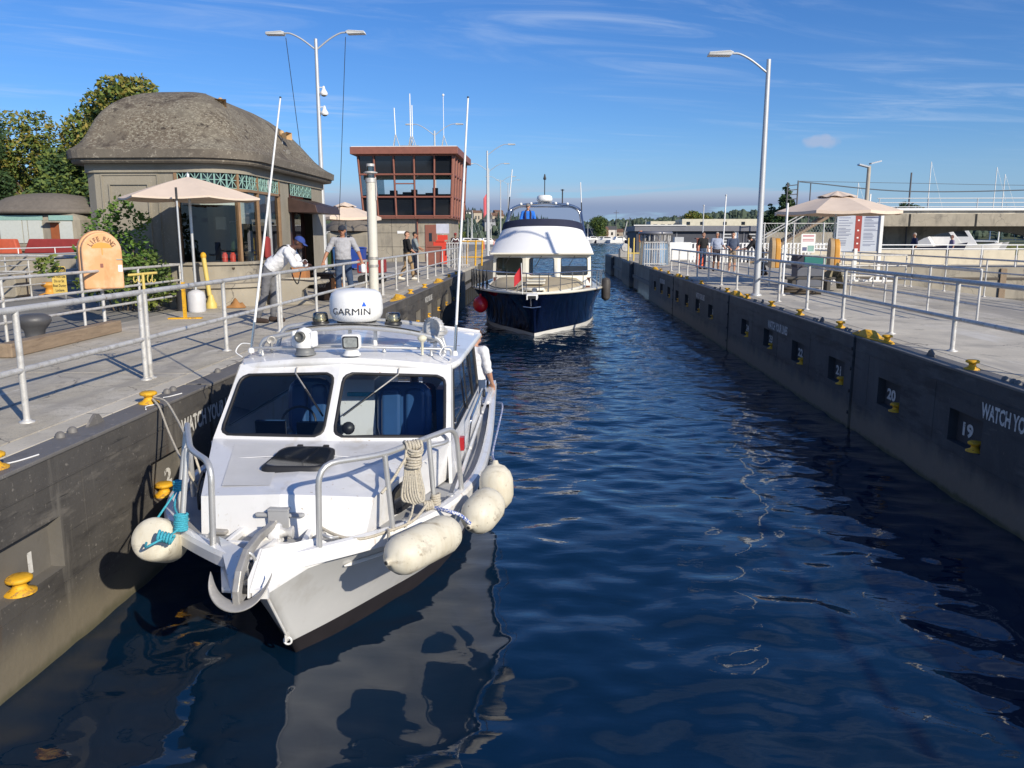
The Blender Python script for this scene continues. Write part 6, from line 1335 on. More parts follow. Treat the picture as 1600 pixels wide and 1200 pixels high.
# ---- small hut in the distance at left
HT = thing('domed_hut', 'small round roofed concrete hut at the far left under the trees', 'building', (-47.5,76,0))
MB().bb(-6,3.4,-1,7,0,3.65).build('wall', building_wall_m, HT, bevel=.6)
m = MB(); pts = [(1.0,3.6),(1.06,3.7),(1.06,3.95),(1.0,4.1),(.95,4.3),(.86,4.75),(.72,5.15),(.52,5.45),(.28,5.62),(0,5.7)]; ring = [V(5.0*math.copysign(abs(math.cos(a))**.7,math.cos(a))-1.3, 4.4*math.copysign(abs(math.sin(a))**.7,math.sin(a))+3, 0) for a in [2*math.pi*i/36 for i in range(36)]]; c0 = V(-1.3,3,0)
vs = [c0+(p-c0)*s_+V(0,0,z_) for s_, z_ in pts for p in ring]; m.add(vs, [(j*36+i,j*36+(i+1)%36,(j+1)*36+(i+1)%36,(j+1)*36+i) for j in range(len(pts)-1) for i in range(36)], True); m.build('dome_roof', roof_far_m, HT)
for (a, b, z0, z1, mm, nm) in ((-4.0,-1.85,.9,3.0,blind_m,'window'),(-1.75,-1.35,.9,3.0,blind_m,'window'),(-1.25,.1,.9,3.0,blind_m,'window'),(-4.1,.2,3.02,3.45,turq,'lattice'),(.9,1.7,.2,2.8,mat('orange_door',(.30,.09,.03),.6),'door'),(1.75,3.0,1.0,2.9,blind_m,'window'),(.8,3.1,3.0,3.45,turq,'lattice')): MB().bb(a,b,-1.08,-1.0,z0,z1).build(nm, mm, HT)
MB().bb(.6,1.9,-1.8,-1,2.8,2.9).build('canopy', concrete_old, HT)
for i, (x, y, mm, w_, l) in enumerate(((-51.8,71,coral,1.5,'left orange red jersey barrier before the small hut'),(-48.6,71,coral,1.5,'right orange red barrier before the small hut'),(-45,73,mat('dull_red_cloth',(0,0,0)),3.0,'dull red low covered boat before the small hut'))):
    o = MB().prism([V(-w_,-.3,0),V(w_,-.3,0),V(w_*.8,-.3,1.3),V(-w_*.8,-.3,1.3)], (0,.6,0)).build('barrier', mm if i == 2 else mat('barrier_faded', (.50,.10,.05), .7), bevel=.1); o.location = (x,y,0); tag(o, l, 'barrier')
t = thing('blue_van', 'dark blue vehicle with a white sign panel at the left edge', 'van', (-50.2,69.5,0)); MB().bb(-2,1.6,-.8,1,.4,2.3).build('body', mat('van_blue',(.02,.03,.12),.4), t, bevel=.2); MB().bb(-2.2,1.0,-.95,-.85,1.2,2.1).build('sign_panel', white_paint, t)
for x in (-1.2,1.0): MB().cyl((x,-.85,.4),(x,-.7,.4),.4,n=16).build('wheel', rubber, t)
# ---- trees
def tree(label, loc, h, blobs, n, leaf, m, rs, trunk_r=.3, name='tree', m2=None, n2=0):
    t = thing(name, label, 'tree', loc); tk_ = MB(); tk_.tube([(0,0,0),(.02*h,0,h*.3),(0,0,h*.62)], [trunk_r,trunk_r*.7,trunk_r*.3], 8); r_ = random.Random(rs)
    for (c, b) in blobs[:9]: tk_.tube([(0,0,h*.25),(c[0]*.5,c[1]*.5,(h*.3+c[2])/2),(c[0],c[1],c[2])], [trunk_r*.45,trunk_r*.3,trunk_r*.08], 5)
    tk_.build('trunk', bark, t); leaves('crown', blobs, 0, n, leaf, m, t, rs, .25)
    if m2: leaves('crown_highlights', [(V(*c)+V(.3,-.4,.2), b*.9) for c, b in blobs], 0, n2, leaf, m2, t, rs+50, .8)
    return t
def rblobs(w_, h0, h1, n, br, rs, d=None):
    r_ = random.Random(rs); out = []
    for _ in range(n):
        z_ = r_.uniform(h0, h1); k = 1-abs((z_-(h0*.6+h1*.4))/(h1-h0))**2; a = r_.uniform(0, 6.28); rr_ = w_*k*r_.uniform(.35,1)
        out.append(((rr_*math.cos(a), (d or w_)*k*.7*math.sin(a), z_), br*r_.uniform(.7,1.25)))
    return out
TR_ = [('tall rounded tree with yellowing leaves rising behind the mossy dome', (-44.6,86,0), 17, 3.6, 7, 15.6, 26, 1.9, leaf_green, leaf_gold, 11),
 ('golden green tree at the left behind the small hut', (-58.5,92,0), 14.6, 5, 3, 13.4, 26, 2.2, leaf_green, leaf_gold, 12),
 ('yellow green tree between the hut and the domed shop', (-53,96,0), 14.8, 5.5, 2, 13.8, 26, 2.4, leaf_gold, leaf_green, 13),
 ('dark green tree low behind the small hut', (-50,86,0), 10, 5, 1, 9, 20, 2.2, leaf_dark, leaf_green, 14),
 ('dark blue green conifer like tree at the left edge', (-62,84,0), 13, 5, 2, 12.5, 26, 2.3, leaf_dark, leaf_dark, 15),
 ('reddish brown tinged tree in the middle of the left wood', (-46,88,0), 11, 5, 1, 10, 22, 2.0, leaf_autumn, leaf_green, 16),
 ('dark tree just left of the domed shop wall', (-41,80,0), 9.5, 4.5, 1, 8, 20, 2.0, leaf_dark, leaf_green, 17),
 ('broad olive tree behind the left wood', (-66,100,0), 13.5, 7, 2, 12.5, 30, 2.6, leaf_green, leaf_autumn, 18)]
for l, loc, h, w_, h0, h1, nb, br, ma, mb_, rs in TR_: tree(l, loc, h, rblobs(w_, h0, h1, nb, br, rs), 17000, .25, ma, rs, .35, m2=mb_, n2=8000)
# ================================================================== RIGHT BANK AND BEYOND
umbrella('patio_umbrella', 'large beige umbrella with a pleated vent on the right lockside', (9.25,27.0,0), 2.0, 2.36, 2.92, 8, R(10))
t = thing('slim_pole', 'thin white pole standing just inside the right railing', 'pole', (6.36,22.3,0)); MB().cyl((0,0,0),(0,0,2.45),.028).build('tube', white_paint, t); MB().lathe([(.09,0),(.09,.02),(.04,.05)], n=12).build('foot', galv, t)
# information board on three white posts
IB = thing('information_board', 'white information board with a red centre strip on three white posts', 'sign', (10.85,29.3,0), R(-3))
pnl = mat('board_pale_blue', (.46,.50,.58), .55, var=.05); MB().bb(-.74,-.12,-.02,.02,1.05,2.62).build('panel', pnl, IB); MB().bb(.10,.74,-.02,.02,1.05,2.62).build('panel', pnl, IB); MB().bb(-.118,.098,-.025,.02,1.05,2.62).build('centre_strip', mat('board_red', (.30,.04,.03), .55), IB)
ink = mat('board_ink', (.12,.14,.25), .8); m = MB(); r_ = random.Random(5)
for (x0,x1) in ((-.68,-.2),(.18,.68)):
    z_ = 2.2
    while z_ > 1.2: m.bb(x0, x0+(x1-x0)*r_.uniform(.5,1), -.0235, -.0225, z_, z_+.018); z_ -= r_.choice((.05,.05,.09))
for z_, h_ in ((2.42,.07),(2.30,.05)): m.bb(-.66,-.30,-.0235,-.0225,z_,z_+h_)
for z_, h_ in ((2.44,.06),(2.30,.07),(2.2,.05)): m.bb(.22,.64,-.0235,-.0225,z_,z_+h_)
m.build('printed_lines', ink, IB)
m = MB(); 
for z_ in (2.1,1.75,1.5,1.3): m.bb(-.04,.02,-.0285,-.0275,z_,z_+.05)
m.build('icons', white_paint, IB)
for x, h_ in ((-.62,1.15),(-.05,1.15),(.76,2.6)):
    MB().bb(x-.055,x+.055,-.09,-.025,.0,h_).build('post', white_paint, IB, bevel=.01)
    for s in (-1,1): MB().tube([(x,-.05,.42),(x+.30*s*(1 if x > .5 else .35),-.05+.40*s*(.2 if x > .5 else 1),.04)], .04, 4).build('brace', white_paint, IB)
    MB().bb(x-.5*(1 if x > .5 else .3),x+.5*(1 if x > .5 else .3),-.12,.02,0,.06).build('foot', white_paint, IB)
t = thing('notice', 'small white notice with pink lettering on the inner fence left of the information board', 'sign', (10.0,32.0,0)); MB().bb(-.28,.26,-.01,.01,.95,1.66).build('board', white_paint, t); MB().cyl((0,.03,0),(0,.03,1.2),.02).build('post', galv, t)
m = MB()
for z_, h_ in ((1.56,.05),(1.44,.03),(1.38,.03)): m.bb(-.22,.20,-.014,-.012,z_,z_+h_)
m.build('printed_lines', mat('print_pink', (.5,.16,.2), .8), t); MB().bb(-.02,.22,-.014,-.012,1.0,1.22).build('picture', turq, t); MB().bb(-.22,-.05,-.014,-.012,1.02,1.16).build('picture', ink, t)
def ring_box(loc, rz0, label):
    t = thing('life_ring_cabinet', label, 'life ring box', loc, rz0, 'amber life ring cabinets on the right bank'); MB().prism(arch_poly(.62,.92,-.16), (0,.15,0)).build('door', amber_plastic, t, bevel=.03); MB().prism(arch_poly(.66,.95,.0), (0,.12,0)).build('case', mat('ochre_grey_plastic', (.42,.30,.17), .6), t, bevel=.02); MB().cyl((0,.1,-.6),(0,.1,.1),.03).build('post', galv, t)
    MB().tube([(-.3,-.17,.25),(0,-.19,.45),(.3,-.17,.55)], .02, 5).build('strap', rust_frame, t)
ring_box((7.08,26.0,.60), R(84), 'amber life ring cabinet seen nearly edge on beside the right lamp post'); ring_box((8.42,24.6,.58), R(80), 'smaller amber life ring cabinet under the big umbrella')
# bench with dark trunk, green tub and camouflage cloth
BN = thing('bench', 'dark bench under the big umbrella', 'bench', (7.75,24.2,0)); MB().bb(-.85,.6,-.3,.3,.34,.42).build('seat', mat('bench_dark', (.06,.055,.05), .7), BN, bevel=.02)
for x in (-.6,.4): MB().bb(x-.05,x+.05,-.25,.25,0,.34).build('leg', mat('bench_dark', (0,0,0)), BN)
t = thing('tub', 'teal topped grey tub behind the dark bench', 'tub', (8.35,26.2,0)); MB().bb(-.55,.3,-.3,.3,0,.62).build('body', mat('tub_grey', (.10,.11,.14), .6), t, bevel=.03); MB().bb(-.35,.32,-.32,.32,.62,.95).build('top', mat('teal_fabric', (.02,.16,.15), .8), t, bevel=.03); MB().bb(-.56,-.36,-.31,.31,.62,.98).build('end', mat('near_black', (.02,.02,.04), .6), t)
t = thing('camouflage_cloth', 'camouflage patterned cloth draped over the end of the dark bench', 'cloth', (8.3,24.1,.42)); m = MB(); m.grid(lambda u, v: V(-.2+.45*u+.1*math.sin(v*9), -.3+.6*v+.05*math.sin(u*14), .5*math.sin(u*math.pi)*(.6+.4*math.sin(v*5+u*4))-.35*u*u), 16, 12); m.build('cloth', mat('camouflage', (.20,.17,.11), .9, var=.2, spots=[(4,.5,.55,(.05,.055,.03)), (6,.56,.6,(.30,.25,.18))]), t)
t = thing('hose_heap', 'dark heap of hose lying at the foot of the right railing', 'hose', (6.9,22.6,0)); MB().tube(smoothpts([V(.6*math.cos(a*2.1)*(1-.03*a)+.2*math.sin(a), .25*math.sin(a*2.1), .04+.012*a) for a in range(14)],4), .035, 6).build('hose', mat('hose_brown', (.06,.045,.03), .8), t)
# coral post, silver capstan tower, gates and bars
t = thing('coral_post', 'bright coral orange square post with a flat cap on the right lockside', 'post', (7.72,41.8,0)); MB().bb(-.20,.20,-.2,.2,0,1.42).build('post', coral, t, bevel=.02); MB().bb(-.30,.30,-.3,.3,1.42,1.48).build('cap', rust_frame, t)
t = thing('flag_pole', 'bare slim pole behind the coral post', 'flagpole', (8.0,43.0,0)); MB().cyl((0,0,0),(0,0,3.1),.03).build('pole', pole_grey, t); MB().ball((0,0,3.12),.05,8,6).build('tip', pole_grey, t)
t = thing('flag_pole', 'slim leaning pole between the men and the coral post', 'flagpole', (8.1,38.5,0)); MB().cyl((0,0,0),(.06,0,3.4),.03).build('pole', white_paint, t); MB().ball((.06,0,3.42),.05,8,6).build('tip', pole_grey, t)
SV = thing('silver_drum', 'big silver fluted drum with a dark hood near the right gate', 'machine', (5.95,46,0)); MB().lathe([(.88,0),(.86,.4),(.82,1.1),(.80,1.62),(.84,1.66)], n=36).build('drum', chrome, SV)
for k in range(18): a = 2*math.pi*k/18; MB().box((.83*math.cos(a),.83*math.sin(a),1.48), (.05,.05,.34), rz=a).build('flute', galv, SV)
MB().lathe([(.0,1.84),(.9,1.82),(.96,1.74),(.94,1.66),(.8,1.64)], n=36).build('hood', mat('hood_steel', (.25,.25,.27), .4, metal=.5), SV)
t = thing('picket_gate', 'grey picket gate standing left of the silver drum', 'gate', (5.25,44.3,0))
for k in range(9): MB().bb(-.05+k*.13-.018,-.05+k*.13+.018,-.02,.02,0,1.25).build('picket', galv, t)
for z_ in (.08,.85,1.22): MB().bb(-.1,1.1,-.03,.03,z_,z_+.05).build('cross_rail', galv, t)
t = thing('gate_bars', 'yellow gate bars with an orange marker near the right wall nose', 'gate', (5.7,53,0))
for x in (-.55,-.2,.2): MB().cyl((x,0,0),(x,0,1.45),.05).build('bar', yellow_pale, t)
MB().bb(-.6,1.6,-.03,.03,.45,.52).build('cross_bar', yellow_pale, t); MB().cyl((.2,0,1.2),(.2,0,1.9),.11,n=10).build('marker', mat('soft_orange', (.75,.25,.06), .6), t)
t = thing('winch', 'grey metal winch on the far nose of the right wall', 'machine', (5.6,60,0)); MB().rbox((0,0,.35),(.9,.7,.7),.1).build('body', steel_worn, t); MB().cyl((0,-.4,.75),(0,.4,.75),.28,n=16).build('drum', galv, t); MB().tube([(0,0,.9),(-.2,0,1.3),(.1,0,2.6)], .035, 6).build('mast', galv, t)
t = thing('cabinet', 'white stepped machine housing behind the silver drum', 'machine', (9.0,56,0)); MB().bb(-1.4,1.4,-.6,.6,0,.75).build('base', white_paint, t); MB().bb(-.9,.6,-.5,.5,.75,1.15).build('top', white_paint, t); MB().bb(-.5,.1,-.4,.4,1.15,1.5).build('stack', pole_grey, t)
t = thing('picket_fence', 'white picket fence behind the coral post and the four men', 'fence', (8.9,50,0))
for k in range(40): MB().bb(-.3+k*.22,-.3+k*.22+.1,-.02,.02,0,1.15).build('picket', white_paint, t)
for z_ in (.3,1.1): MB().bb(-.3,8.5,.02,.05,z_,z_+.06).build('cross_rail', white_paint, t)
# far quay across the wide lock
FQ = thing('quay_wall', 'brown concrete quay wall across the wide lock at the right', 'wall', (40,42.5,0)); m = MB(); m.bb(-26.5,60,0,1.4,-3,-.002); m.build('wall', concrete_old, FQ); MB().bb(-26.5,60,-.04,0,-.62,-.5).build('ledge', mat('dark_stain', (.10,.085,.07), .9), FQ)
for k in range(9): MB().bb(-26+k*9,-25.7+k*9,-.10,0,-3,-.05).build('fender_strip', wood_weathered, FQ)
MB().bb(13.5,110,43.9,69,-.5,-.004).build('far_quay_deck', concrete, kind='structure')
t = thing('panel_fence', 'white fence with cream panels on the far quay at the right', 'fence', (13.6,43.2,0))
for k in range(22): x = k*1.75; MB().cyl((x,0,0),(x,0,1.12),.03).build('post', white_paint, t); MB().bb(x+.08,x+1.67,-.015,.015,.12,.86).build('panel', mat('cream_panel', (.62,.55,.42), .8, var=.08, spots=[(1.5,.55,.7,(.5,.43,.32))]), t)
for z_ in (.92,1.12): MB().cyl((0,0,z_),(22*1.75,0,z_),.03).build('rail', white_paint, t)
# low bridge with arch
BR = thing('bridge', 'low grey concrete bridge with a flat arch at the right edge', 'bridge', (50,70,0)); MB().bb(-22.6,40,0,4.5,2.35,3.38).build('deck_beam', concrete_old, BR, bevel=.03); MB().bb(-22.6,40,.2,4.2,3.38,3.62).build('kerb', concrete_pale, BR)
for k in range(10): MB().bb(-20+k*5.4,-19.85+k*5.4,-.03,0,2.36,3.36).build('joint', dark_gap, BR)
m = MB(); ar_ = [V(-12.1-5.6*math.cos(a), 4.2, .5+1.55*math.sin(a)) for a in [math.pi*i/16 for i in range(17)]]
for p, q in zip(ar_[:-1], ar_[1:]): m.prism([p, q, V(q.x,4.2,2.35), V(p.x,4.2,2.35)], (0,.6,0))
m.bb(-22.6,-17.7,4.2,4.8,-1,2.35); m.bb(-6.5,40,4.2,4.8,-1,2.35); m.build('spandrel_wall', concrete_old, BR)
for z_ in (3.95,4.3,4.65): MB().cyl((-22.6,.3,z_),(40,.3,z_),.035).build('guard_rail', pole_grey, BR)
for k in range(16): MB().cyl((-22.4+k*4,.3,3.6),(-22.4+k*4,.3,4.66),.045).build('guard_post', pole_grey, BR)
MB().cyl((-22.6,.0,3.72),(40,0,3.72),.12).build('white_pipe', white_paint, BR); MB().bb(-9,-6,.5,2,3.6,4.9).build('cabinet', concrete_pale, BR)
# lamp with flat twin heads, net posts and ladder frame
t = thing('street_lamp', 'lamp post with two flat square heads above the bridge', 'street lamp', (23.4,62,0)); MB().cyl((0,0,0),(0,0,6.6),.17,.13).build('pole', mat('tan_post', (.40,.36,.30), .7), t); MB().cyl((.25,0,0),(.25,0,4.6),.06).build('side_pole', white_paint, t)
for s, z_ in ((-1,6.62),(1,6.85)): MB().box((s*.42,0,z_), (.75,.5,.10), ry=-s*R(14)).build('lamp_head', mat('lamp_silver', (.55,.55,.55), .3, metal=.5), t)
for i, (x, z1, w_) in enumerate(((21.0,6.2,.06),(21.9,6.35,.06),(23.0,6.1,.05),(31.6,7.0,.07))):
    t = thing('net_post', ['left leg of the dark ladder frame above the umbrella','right leg of the dark ladder frame above the umbrella','dark net post just right of the ladder frame','tallest dark net post above the bridge'][i], 'post', (x,74,0)); MB().cyl((0,0,0),(0,0,z1),w_).build('post', mat('post_dark', (.10,.10,.11), .7), t)
    if i == 0:
        for z_ in (4.7,5.1,5.5,5.9): MB().cyl((0,0,z_),(.9,0,z_+.1),.04).build('rung', mat('post_dark', (0,0,0)), t)
rope('upper sagging wire of the bird net above the bridge', [(22,74,6.25),(31.6,74,5.4),(45,74,5.6),(62,74,6.3)], .05, mat('wire_dark', (.10,.12,.14), .8), 8, 'wire'); rope('fine second wire of the bird net above the bridge', [(22,74,6.3),(31.6,74,6.1),(45,74,5.9),(62,74,6.4)], .02, mat('wire_dark', (0,0,0)), 8, 'wire')
# stairs and mesh fence behind the big umbrella
t = thing('stairway', 'weathered stairway with handrails rising behind the umbrella', 'stairs', (14.5,50,0))
for s, y in ((0,0),(1,1.2)): MB().tube([(-2.6,y,-.2),(2.2,y,2.7)], .11, 4).build('stringer', wood_weathered, t); MB().tube([(-2.6,y,.8),(2.2,y,3.6)], .04, 6).build('handrail', galv, t)
for k in range(14): f__ = k/13; MB().box((lerp(-2.5,2.1,f__),.6,lerp(-.1,2.65,f__)), (.3,1.2,.05)).build('tread', wood_weathered, t)
MB().bb(-1.0,3.0,1.4,1.8,0,1.8).build('retaining_wall', concrete_old, t)
t = thing('mesh_fence', 'tall chain link fence in front of the stairway', 'fence', (12.4,45.5,0)); m = MB()
for k in range(26): m.tube([(k*.16-1.2,0,.2),(k*.16,0,2.2)], .006, 3, caps=False); m.tube([(k*.16,0,.2),(k*.16-1.2,0,2.2)], .006, 3, caps=False)
tag(m.build('wire_mesh', pole_grey, t), kind='stuff')
for x in (-.6,1.0,2.6,4.0): MB().cyl((x,0,0),(x,0,2.3),.04).build('post', galv, t)
for z_ in (.9,2.25): MB().cyl((-.8,0,z_),(4.1,0,z_),.025).build('rail', galv, t)
# grey shed barge and cream building beyond
t = thing('covered_barge', 'long dark grey flat roofed shed on the water behind the men', 'barge', (13.9,78,WZ)); MB().bb(-5.6,5.6,0,9,1.75,3.95).build('body', mat('shed_grey', (.06,.065,.085), .7), t); MB().bb(-5.8,5.8,-.4,9.4,3.55,4.05).build('roof', mat('shed_roof', (.16,.165,.19), .6), t); MB().bb(-5.9,-1,-.5,-.4,4.05,4.14).build('roof_edge', white_paint, t); MB().bb(-5.6,5.8,-.3,9,0,1.75).build('hull', mat('barge_hull', (.10,.10,.12), .7), t)
for x in (-1.9,2.2,4.4): MB().bb(x,x+.15,-.06,0,1.75,3.6).build('post', mat('shed_roof', (0,0,0)), t)
for k in range(5): MB().bb(2.6,3.3,-.12,-.02,2.0+.3*k,2.12+.3*k).build('louvre', pole_grey, t); MB().bb(4.9,5.5,-.12,-.02,2.0+.3*k,2.12+.3*k).build('louvre', pole_grey, t)
MB().bb(3.5,3.9,-.2,-.1,1.7,3.9).build('white_pillar', white_paint, t)
t = thing('cream_building', 'low cream building with small dark windows above the grey shed', 'building', (22.7,110,0)); MB().bb(-5,5,0,6,-1.5,3.75).build('wall', mat('cream_wall', (.62,.58,.46), .8), t)
for x in (-4.4,-2.6,.4,2.8): MB().bb(x,x+.45,-.05,0,3.0,3.4).build('window', dark_glass, t)
t = thing('cream_building', 'second smaller cream building left of the long one above the grey shed', 'building', (15.2,112,0)); MB().bb(-1.4,1.9,0,5,-1.5,3.5).build('wall', mat('cream_wall', (0,0,0)), t)
for x in (-1.0,0,.9): MB().bb(x,x+.5,-.05,0,2.8,3.1).build('window', dark_glass, t)
# bank with conifer at right
MB().bb(24,120,100,180,-2,.6).build('right_shore', grass_m, kind='structure')
def conifer(label, loc, h, w_, rs, n=5000, m=leaf_dark, group=None):
    t = thing('conifer', label, 'tree', loc, 0, group); MB().cyl((0,0,0),(0,0,h*.95),.02*h,.004*h,n=7).build('trunk', bark, t); bl = []
    k = int(h*1.6)
    r_ = random.Random(rs)
    for i in range(k): f__ = i/k; rr_ = w_*(1-f__)**.8*.62*r_.uniform(.75,1.2); a = r_.uniform(0,6.28); bl.append(((rr_*.5*math.cos(a), rr_*.5*math.sin(a), h*(.12+.88*f__)), max(.25, rr_)))
    leaves('crown', bl, 0, n, .02*h+.06, m, t, rs, .3, .6); return t
conifer('tall dark pointed conifer right of the lamp post', (36.9,130,.3), 9.6, 3.4, 21, 9000); conifer('shorter dark conifer just left of the tall one', (34.8,131,.3), 6.6, 3.0, 22, 7000)
tree('big dark round tree above the bridge at the right edge', (78,112,.5), 9.5, rblobs(4.5,2,9,14,2.0,31), 9000, .22, leaf_dark, 31, .3, m2=leaf_green, n2=2500)
tree('dark tree left of the round one above the bridge', (71,112,.5), 9.6, rblobs(3.2,3,9,12,1.7,32), 7000, .22, leaf_dark, 32, .3, m2=leaf_green, n2=2000)
tree('small dark tree showing over the bridge rails', (60,140,.5), 6.5, rblobs(2,3,6,8,1.2,33), 3000, .2, leaf_dark, 33, .2)
# boats seen under the arch and masts above
def small_boat(label, loc, L_=7, rz0=0.0, hullm=white_paint, cabin=True, mast=0.0, group=None, sc=1.0):
    t = thing('moored_boat', label, 'boat', loc, rz0, group); m = MB()
    cs = curve([(0,0,1.1*sc),(L_*.10,L_*.14,1.0*sc),(L_*.16,L_*.4,.9*sc),(L_*.16,L_,.85*sc)]); bs_ = curve([(0,L_*.1,0),(L_*.05,L_*.25,0),(L_*.12,L_*.45,0),(L_*.13,L_,0)])
    for s in (1,-1): m.grid(lambda u, v, s=s: mir(cs(u).lerp(bs_(u), v), s), 10, 3)
    m.add([cs(1),mir(cs(1),-1),mir(bs_(1),-1),bs_(1)],[(0,1,2,3)]); m.build('hull', hullm, t)
    m = MB(); m.grid(lambda u, v: V(cs(u).x*(2*v-1), cs(u).y, cs(u).z-.02), 10, 2, sm=False); m.build('deck', cream, t)
    if cabin:
        w_ = L_*.12; c = MB(); c.prism([V(-w_,L_*.30,.9*sc),V(-w_,L_*.42,1.75*sc),V(-w_,L_*.72,1.8*sc),V(-w_,L_*.78,.9*sc)], (2*w_,0,0)); c.build('cabin', white_paint, t, bevel=.03)
        MB().prism([V(-w_-.01,L_*.40,1.35*sc),V(-w_-.01,L_*.445,1.65*sc),V(-w_-.01,L_*.68,1.65*sc),V(-w_-.01,L_*.70,1.35*sc)], (2*w_+.02,0,0)).build('window', dark_glass, t)
    if mast: MB().cyl((0,L_*.4,1),(0,L_*.4,mast),.09,.05).build('mast', white_paint, t); MB().tube([(0,0,1),(0,L_*.4,mast)], .02, 3).build('stay', white_paint, t)
    return t
for i, (x, y, L_, rz0, hm, mast, l) in enumerate(((46.5,86,8,R(70),white_paint,0,'white cabin cruiser framed in the bridge arch'),(42.0,84,6.5,R(60),navy_canvas,0,'blue covered boat left of the cruiser under the arch'),(43.0,97,6,R(80),white_paint,0,'small white boat at the left end of the arch'),(51,93,7,R(70),pole_grey,0,'grey boat at the right end of the arch'),(47,118,9,R(60),white_paint,10.5,'sailing boat whose white mast stands over the bridge, leftmost'),(56,116,9,R(60),white_paint,13.2,'sailing boat with the tallest white mast over the bridge'),(64,112,9,R(60),white_paint,11.2,'sailing boat with the third white mast over the bridge'),(66,118,9,R(60),white_paint,12.6,'sailing boat with the rightmost white mast over the bridge'))): small_boat(l, (x,y,WZ), L_*(1.5 if i < 4 else 1), rz0, hm, True, mast, group='boats in the marina beyond the bridge', sc=2.25 if i < 4 else 1.4)
# ---- far shore
hm_ = mat('hill_ground', (.06,.075,.04), .95, var=.3, vs=.05)
def hill(name, x0, x1, y0, y1, fn, nx=40, ny=10, m=hm_): o = MB().grid(lambda u, v: V(lerp(x0,x1,u), lerp(y0,y1,v), fn(lerp(x0,x1,u), v)), nx, ny).build(name, m, kind='structure'); return o
hl = lambda x, v: -2 + (16.0+6*noise.noise(V(x*.012,1,0)) - max(0, (x+60))*.12)*math.sin(min(1,v*1.6)*math.pi/2)
hill('hills', -420, 60, 430, 640, hl)
hr = lambda x, v: -2 + (12 + min(14, max(0,(x-40))*.07) + 2*noise.noise(V(x*.01,4,0)))*math.sin(min(1,v*1.6)*math.pi/2)
hill('hills', 20, 700, 800, 1200, hr)
MB().bb(6,130,383,430,-2.5,.3).build('far_shore', mat('far_shore_ground', (.14,.12,.09), .9), kind='structure'); MB().bb(-140,-12,300,430,-2.5,.1).build('far_shore', mat('far_shore_ground', (0,0,0)), kind='structure')
# forest on the hills: cones and round crowns too many to count
r_ = random.Random(77); m = MB(); mm2 = MB()
def crown(m_, x, y, z0, h, w_, con):
    n = 7
    if con:
        for lv_ in range(3):
            zb_ = z0+h*(.08+.27*lv_); rr_ = w_*(1-.28*lv_); vs = [V(x+rr_*r_.uniform(.8,1.1)*math.cos(6.283*i/n), y+rr_*math.sin(6.283*i/n), zb_) for i in range(n)]+[V(x,y,zb_+h*.42)]; m_.add(vs, [(i,(i+1)%n,n) for i in range(n)])
    else:
        prof = [(.5,.05),(1,.35),(.9,.7),(.45,.95),(0,1.02)]; vs = []
        for (q, zq) in prof: vs += [V(x+w_*q*r_.uniform(.75,1.2)*math.cos(6.283*i/n), y+w_*q*math.sin(6.283*i/n), z0+h*zq+r_.uniform(-.05,.05)*h) for i in range(n)]
        m_.add(vs, [(j*n+i,j*n+(i+1)%n,(j+1)*n+(i+1)%n,(j+1)*n+i) for j in range(4) for i in range(n)])
for _ in range(2600):
    x = r_.uniform(-300,0); v = r_.random(); y = lerp(430,640,v)
    if x < -170 and r_.random() < .6: continue
    con = r_.random() < .45; crown(m if con else mm2, x, y, hl(x, v)-1, r_.uniform(4,9.5) if con else r_.uniform(3,6), r_.uniform(1.3,2.4) if con else r_.uniform(2,3.6), con)
for _ in range(1800):
    x = r_.uniform(40,520); v = r_.random(); y = lerp(800,1200,v); con = r_.random() < .5; crown(m if con else mm2, x, y, hr(x, v)-1, r_.uniform(5,11), r_.uniform(2.5,5), con)
m.build('conifer_forest', mat('far_conifer', (.032,.058,.052), .9, var=.3, vs=.08), kind='stuff'); mm2.build('broadleaf_forest', mat('far_leaf', (.06,.085,.055), .9, var=.3, vs=.06), kind='stuff')
hw = [mat('house_white', (.62,.60,.56), .8), mat('house_tan', (.42,.36,.28), .8), mat('house_grey', (.30,.31,.33), .8), mat('house_brown', (.25,.15,.10), .8)]; hroof = [mat('roof_dark', (.08,.08,.085), .8), mat('roof_brown', (.16,.09,.06), .8)]
def house(loc, w_, h_, mi, label, group):
    t = thing('house', label, 'house', loc, r_.uniform(-.5,.5), group); MB().bb(-w_/2,w_/2,-w_*.4,w_*.4,-2,h_).build('wall', hw[mi%4], t); MB().prism([V(-w_*.55,-w_*.45,h_),V(-w_*.55,0,h_+w_*.28),V(-w_*.55,w_*.45,h_)], (w_*1.1,0,0)).build('roof', hroof[mi%2], t)
    for k in range(2): MB().bb(-w_*.3+k*w_*.35,-w_*.15+k*w_*.35,-w_*.4-.05,-w_*.4,h_*.35,h_*.7).build('window', dark_glass, t)
for i in range(34):
    x = r_.uniform(-190,-22); v = r_.uniform(.0,.5); house((x, lerp(430,640,v)-3, hl(x,v)+1.0), r_.uniform(4,8), r_.uniform(3,6), i, 'small far %s house %s on the left hillside' % (['white','tan','grey','brown'][i%4], ['at the water foot','beside the tower edge','half up the slope','among the tallest trees','near the crest','low by the marina','behind the warehouse','left of the lamp posts','between two lamp posts'][i//4]), 'houses on the left hillside')
for i in range(26):
    x = 12+i*4.4+r_.uniform(-1,1); house((x, r_.uniform(388,420), .3), r_.uniform(4,7), r_.uniform(2.5,4.5), i, 'small far %s house %s on the far flat shore' % (['white','tan','grey','brown'][i%4], ['by the dark round tree','near the short cross armed pole','above the moored boats','over the yellow bars','behind the winch mast','behind the silver drum','beyond the grey shed'][i//4]), 'houses on the far flat shore')
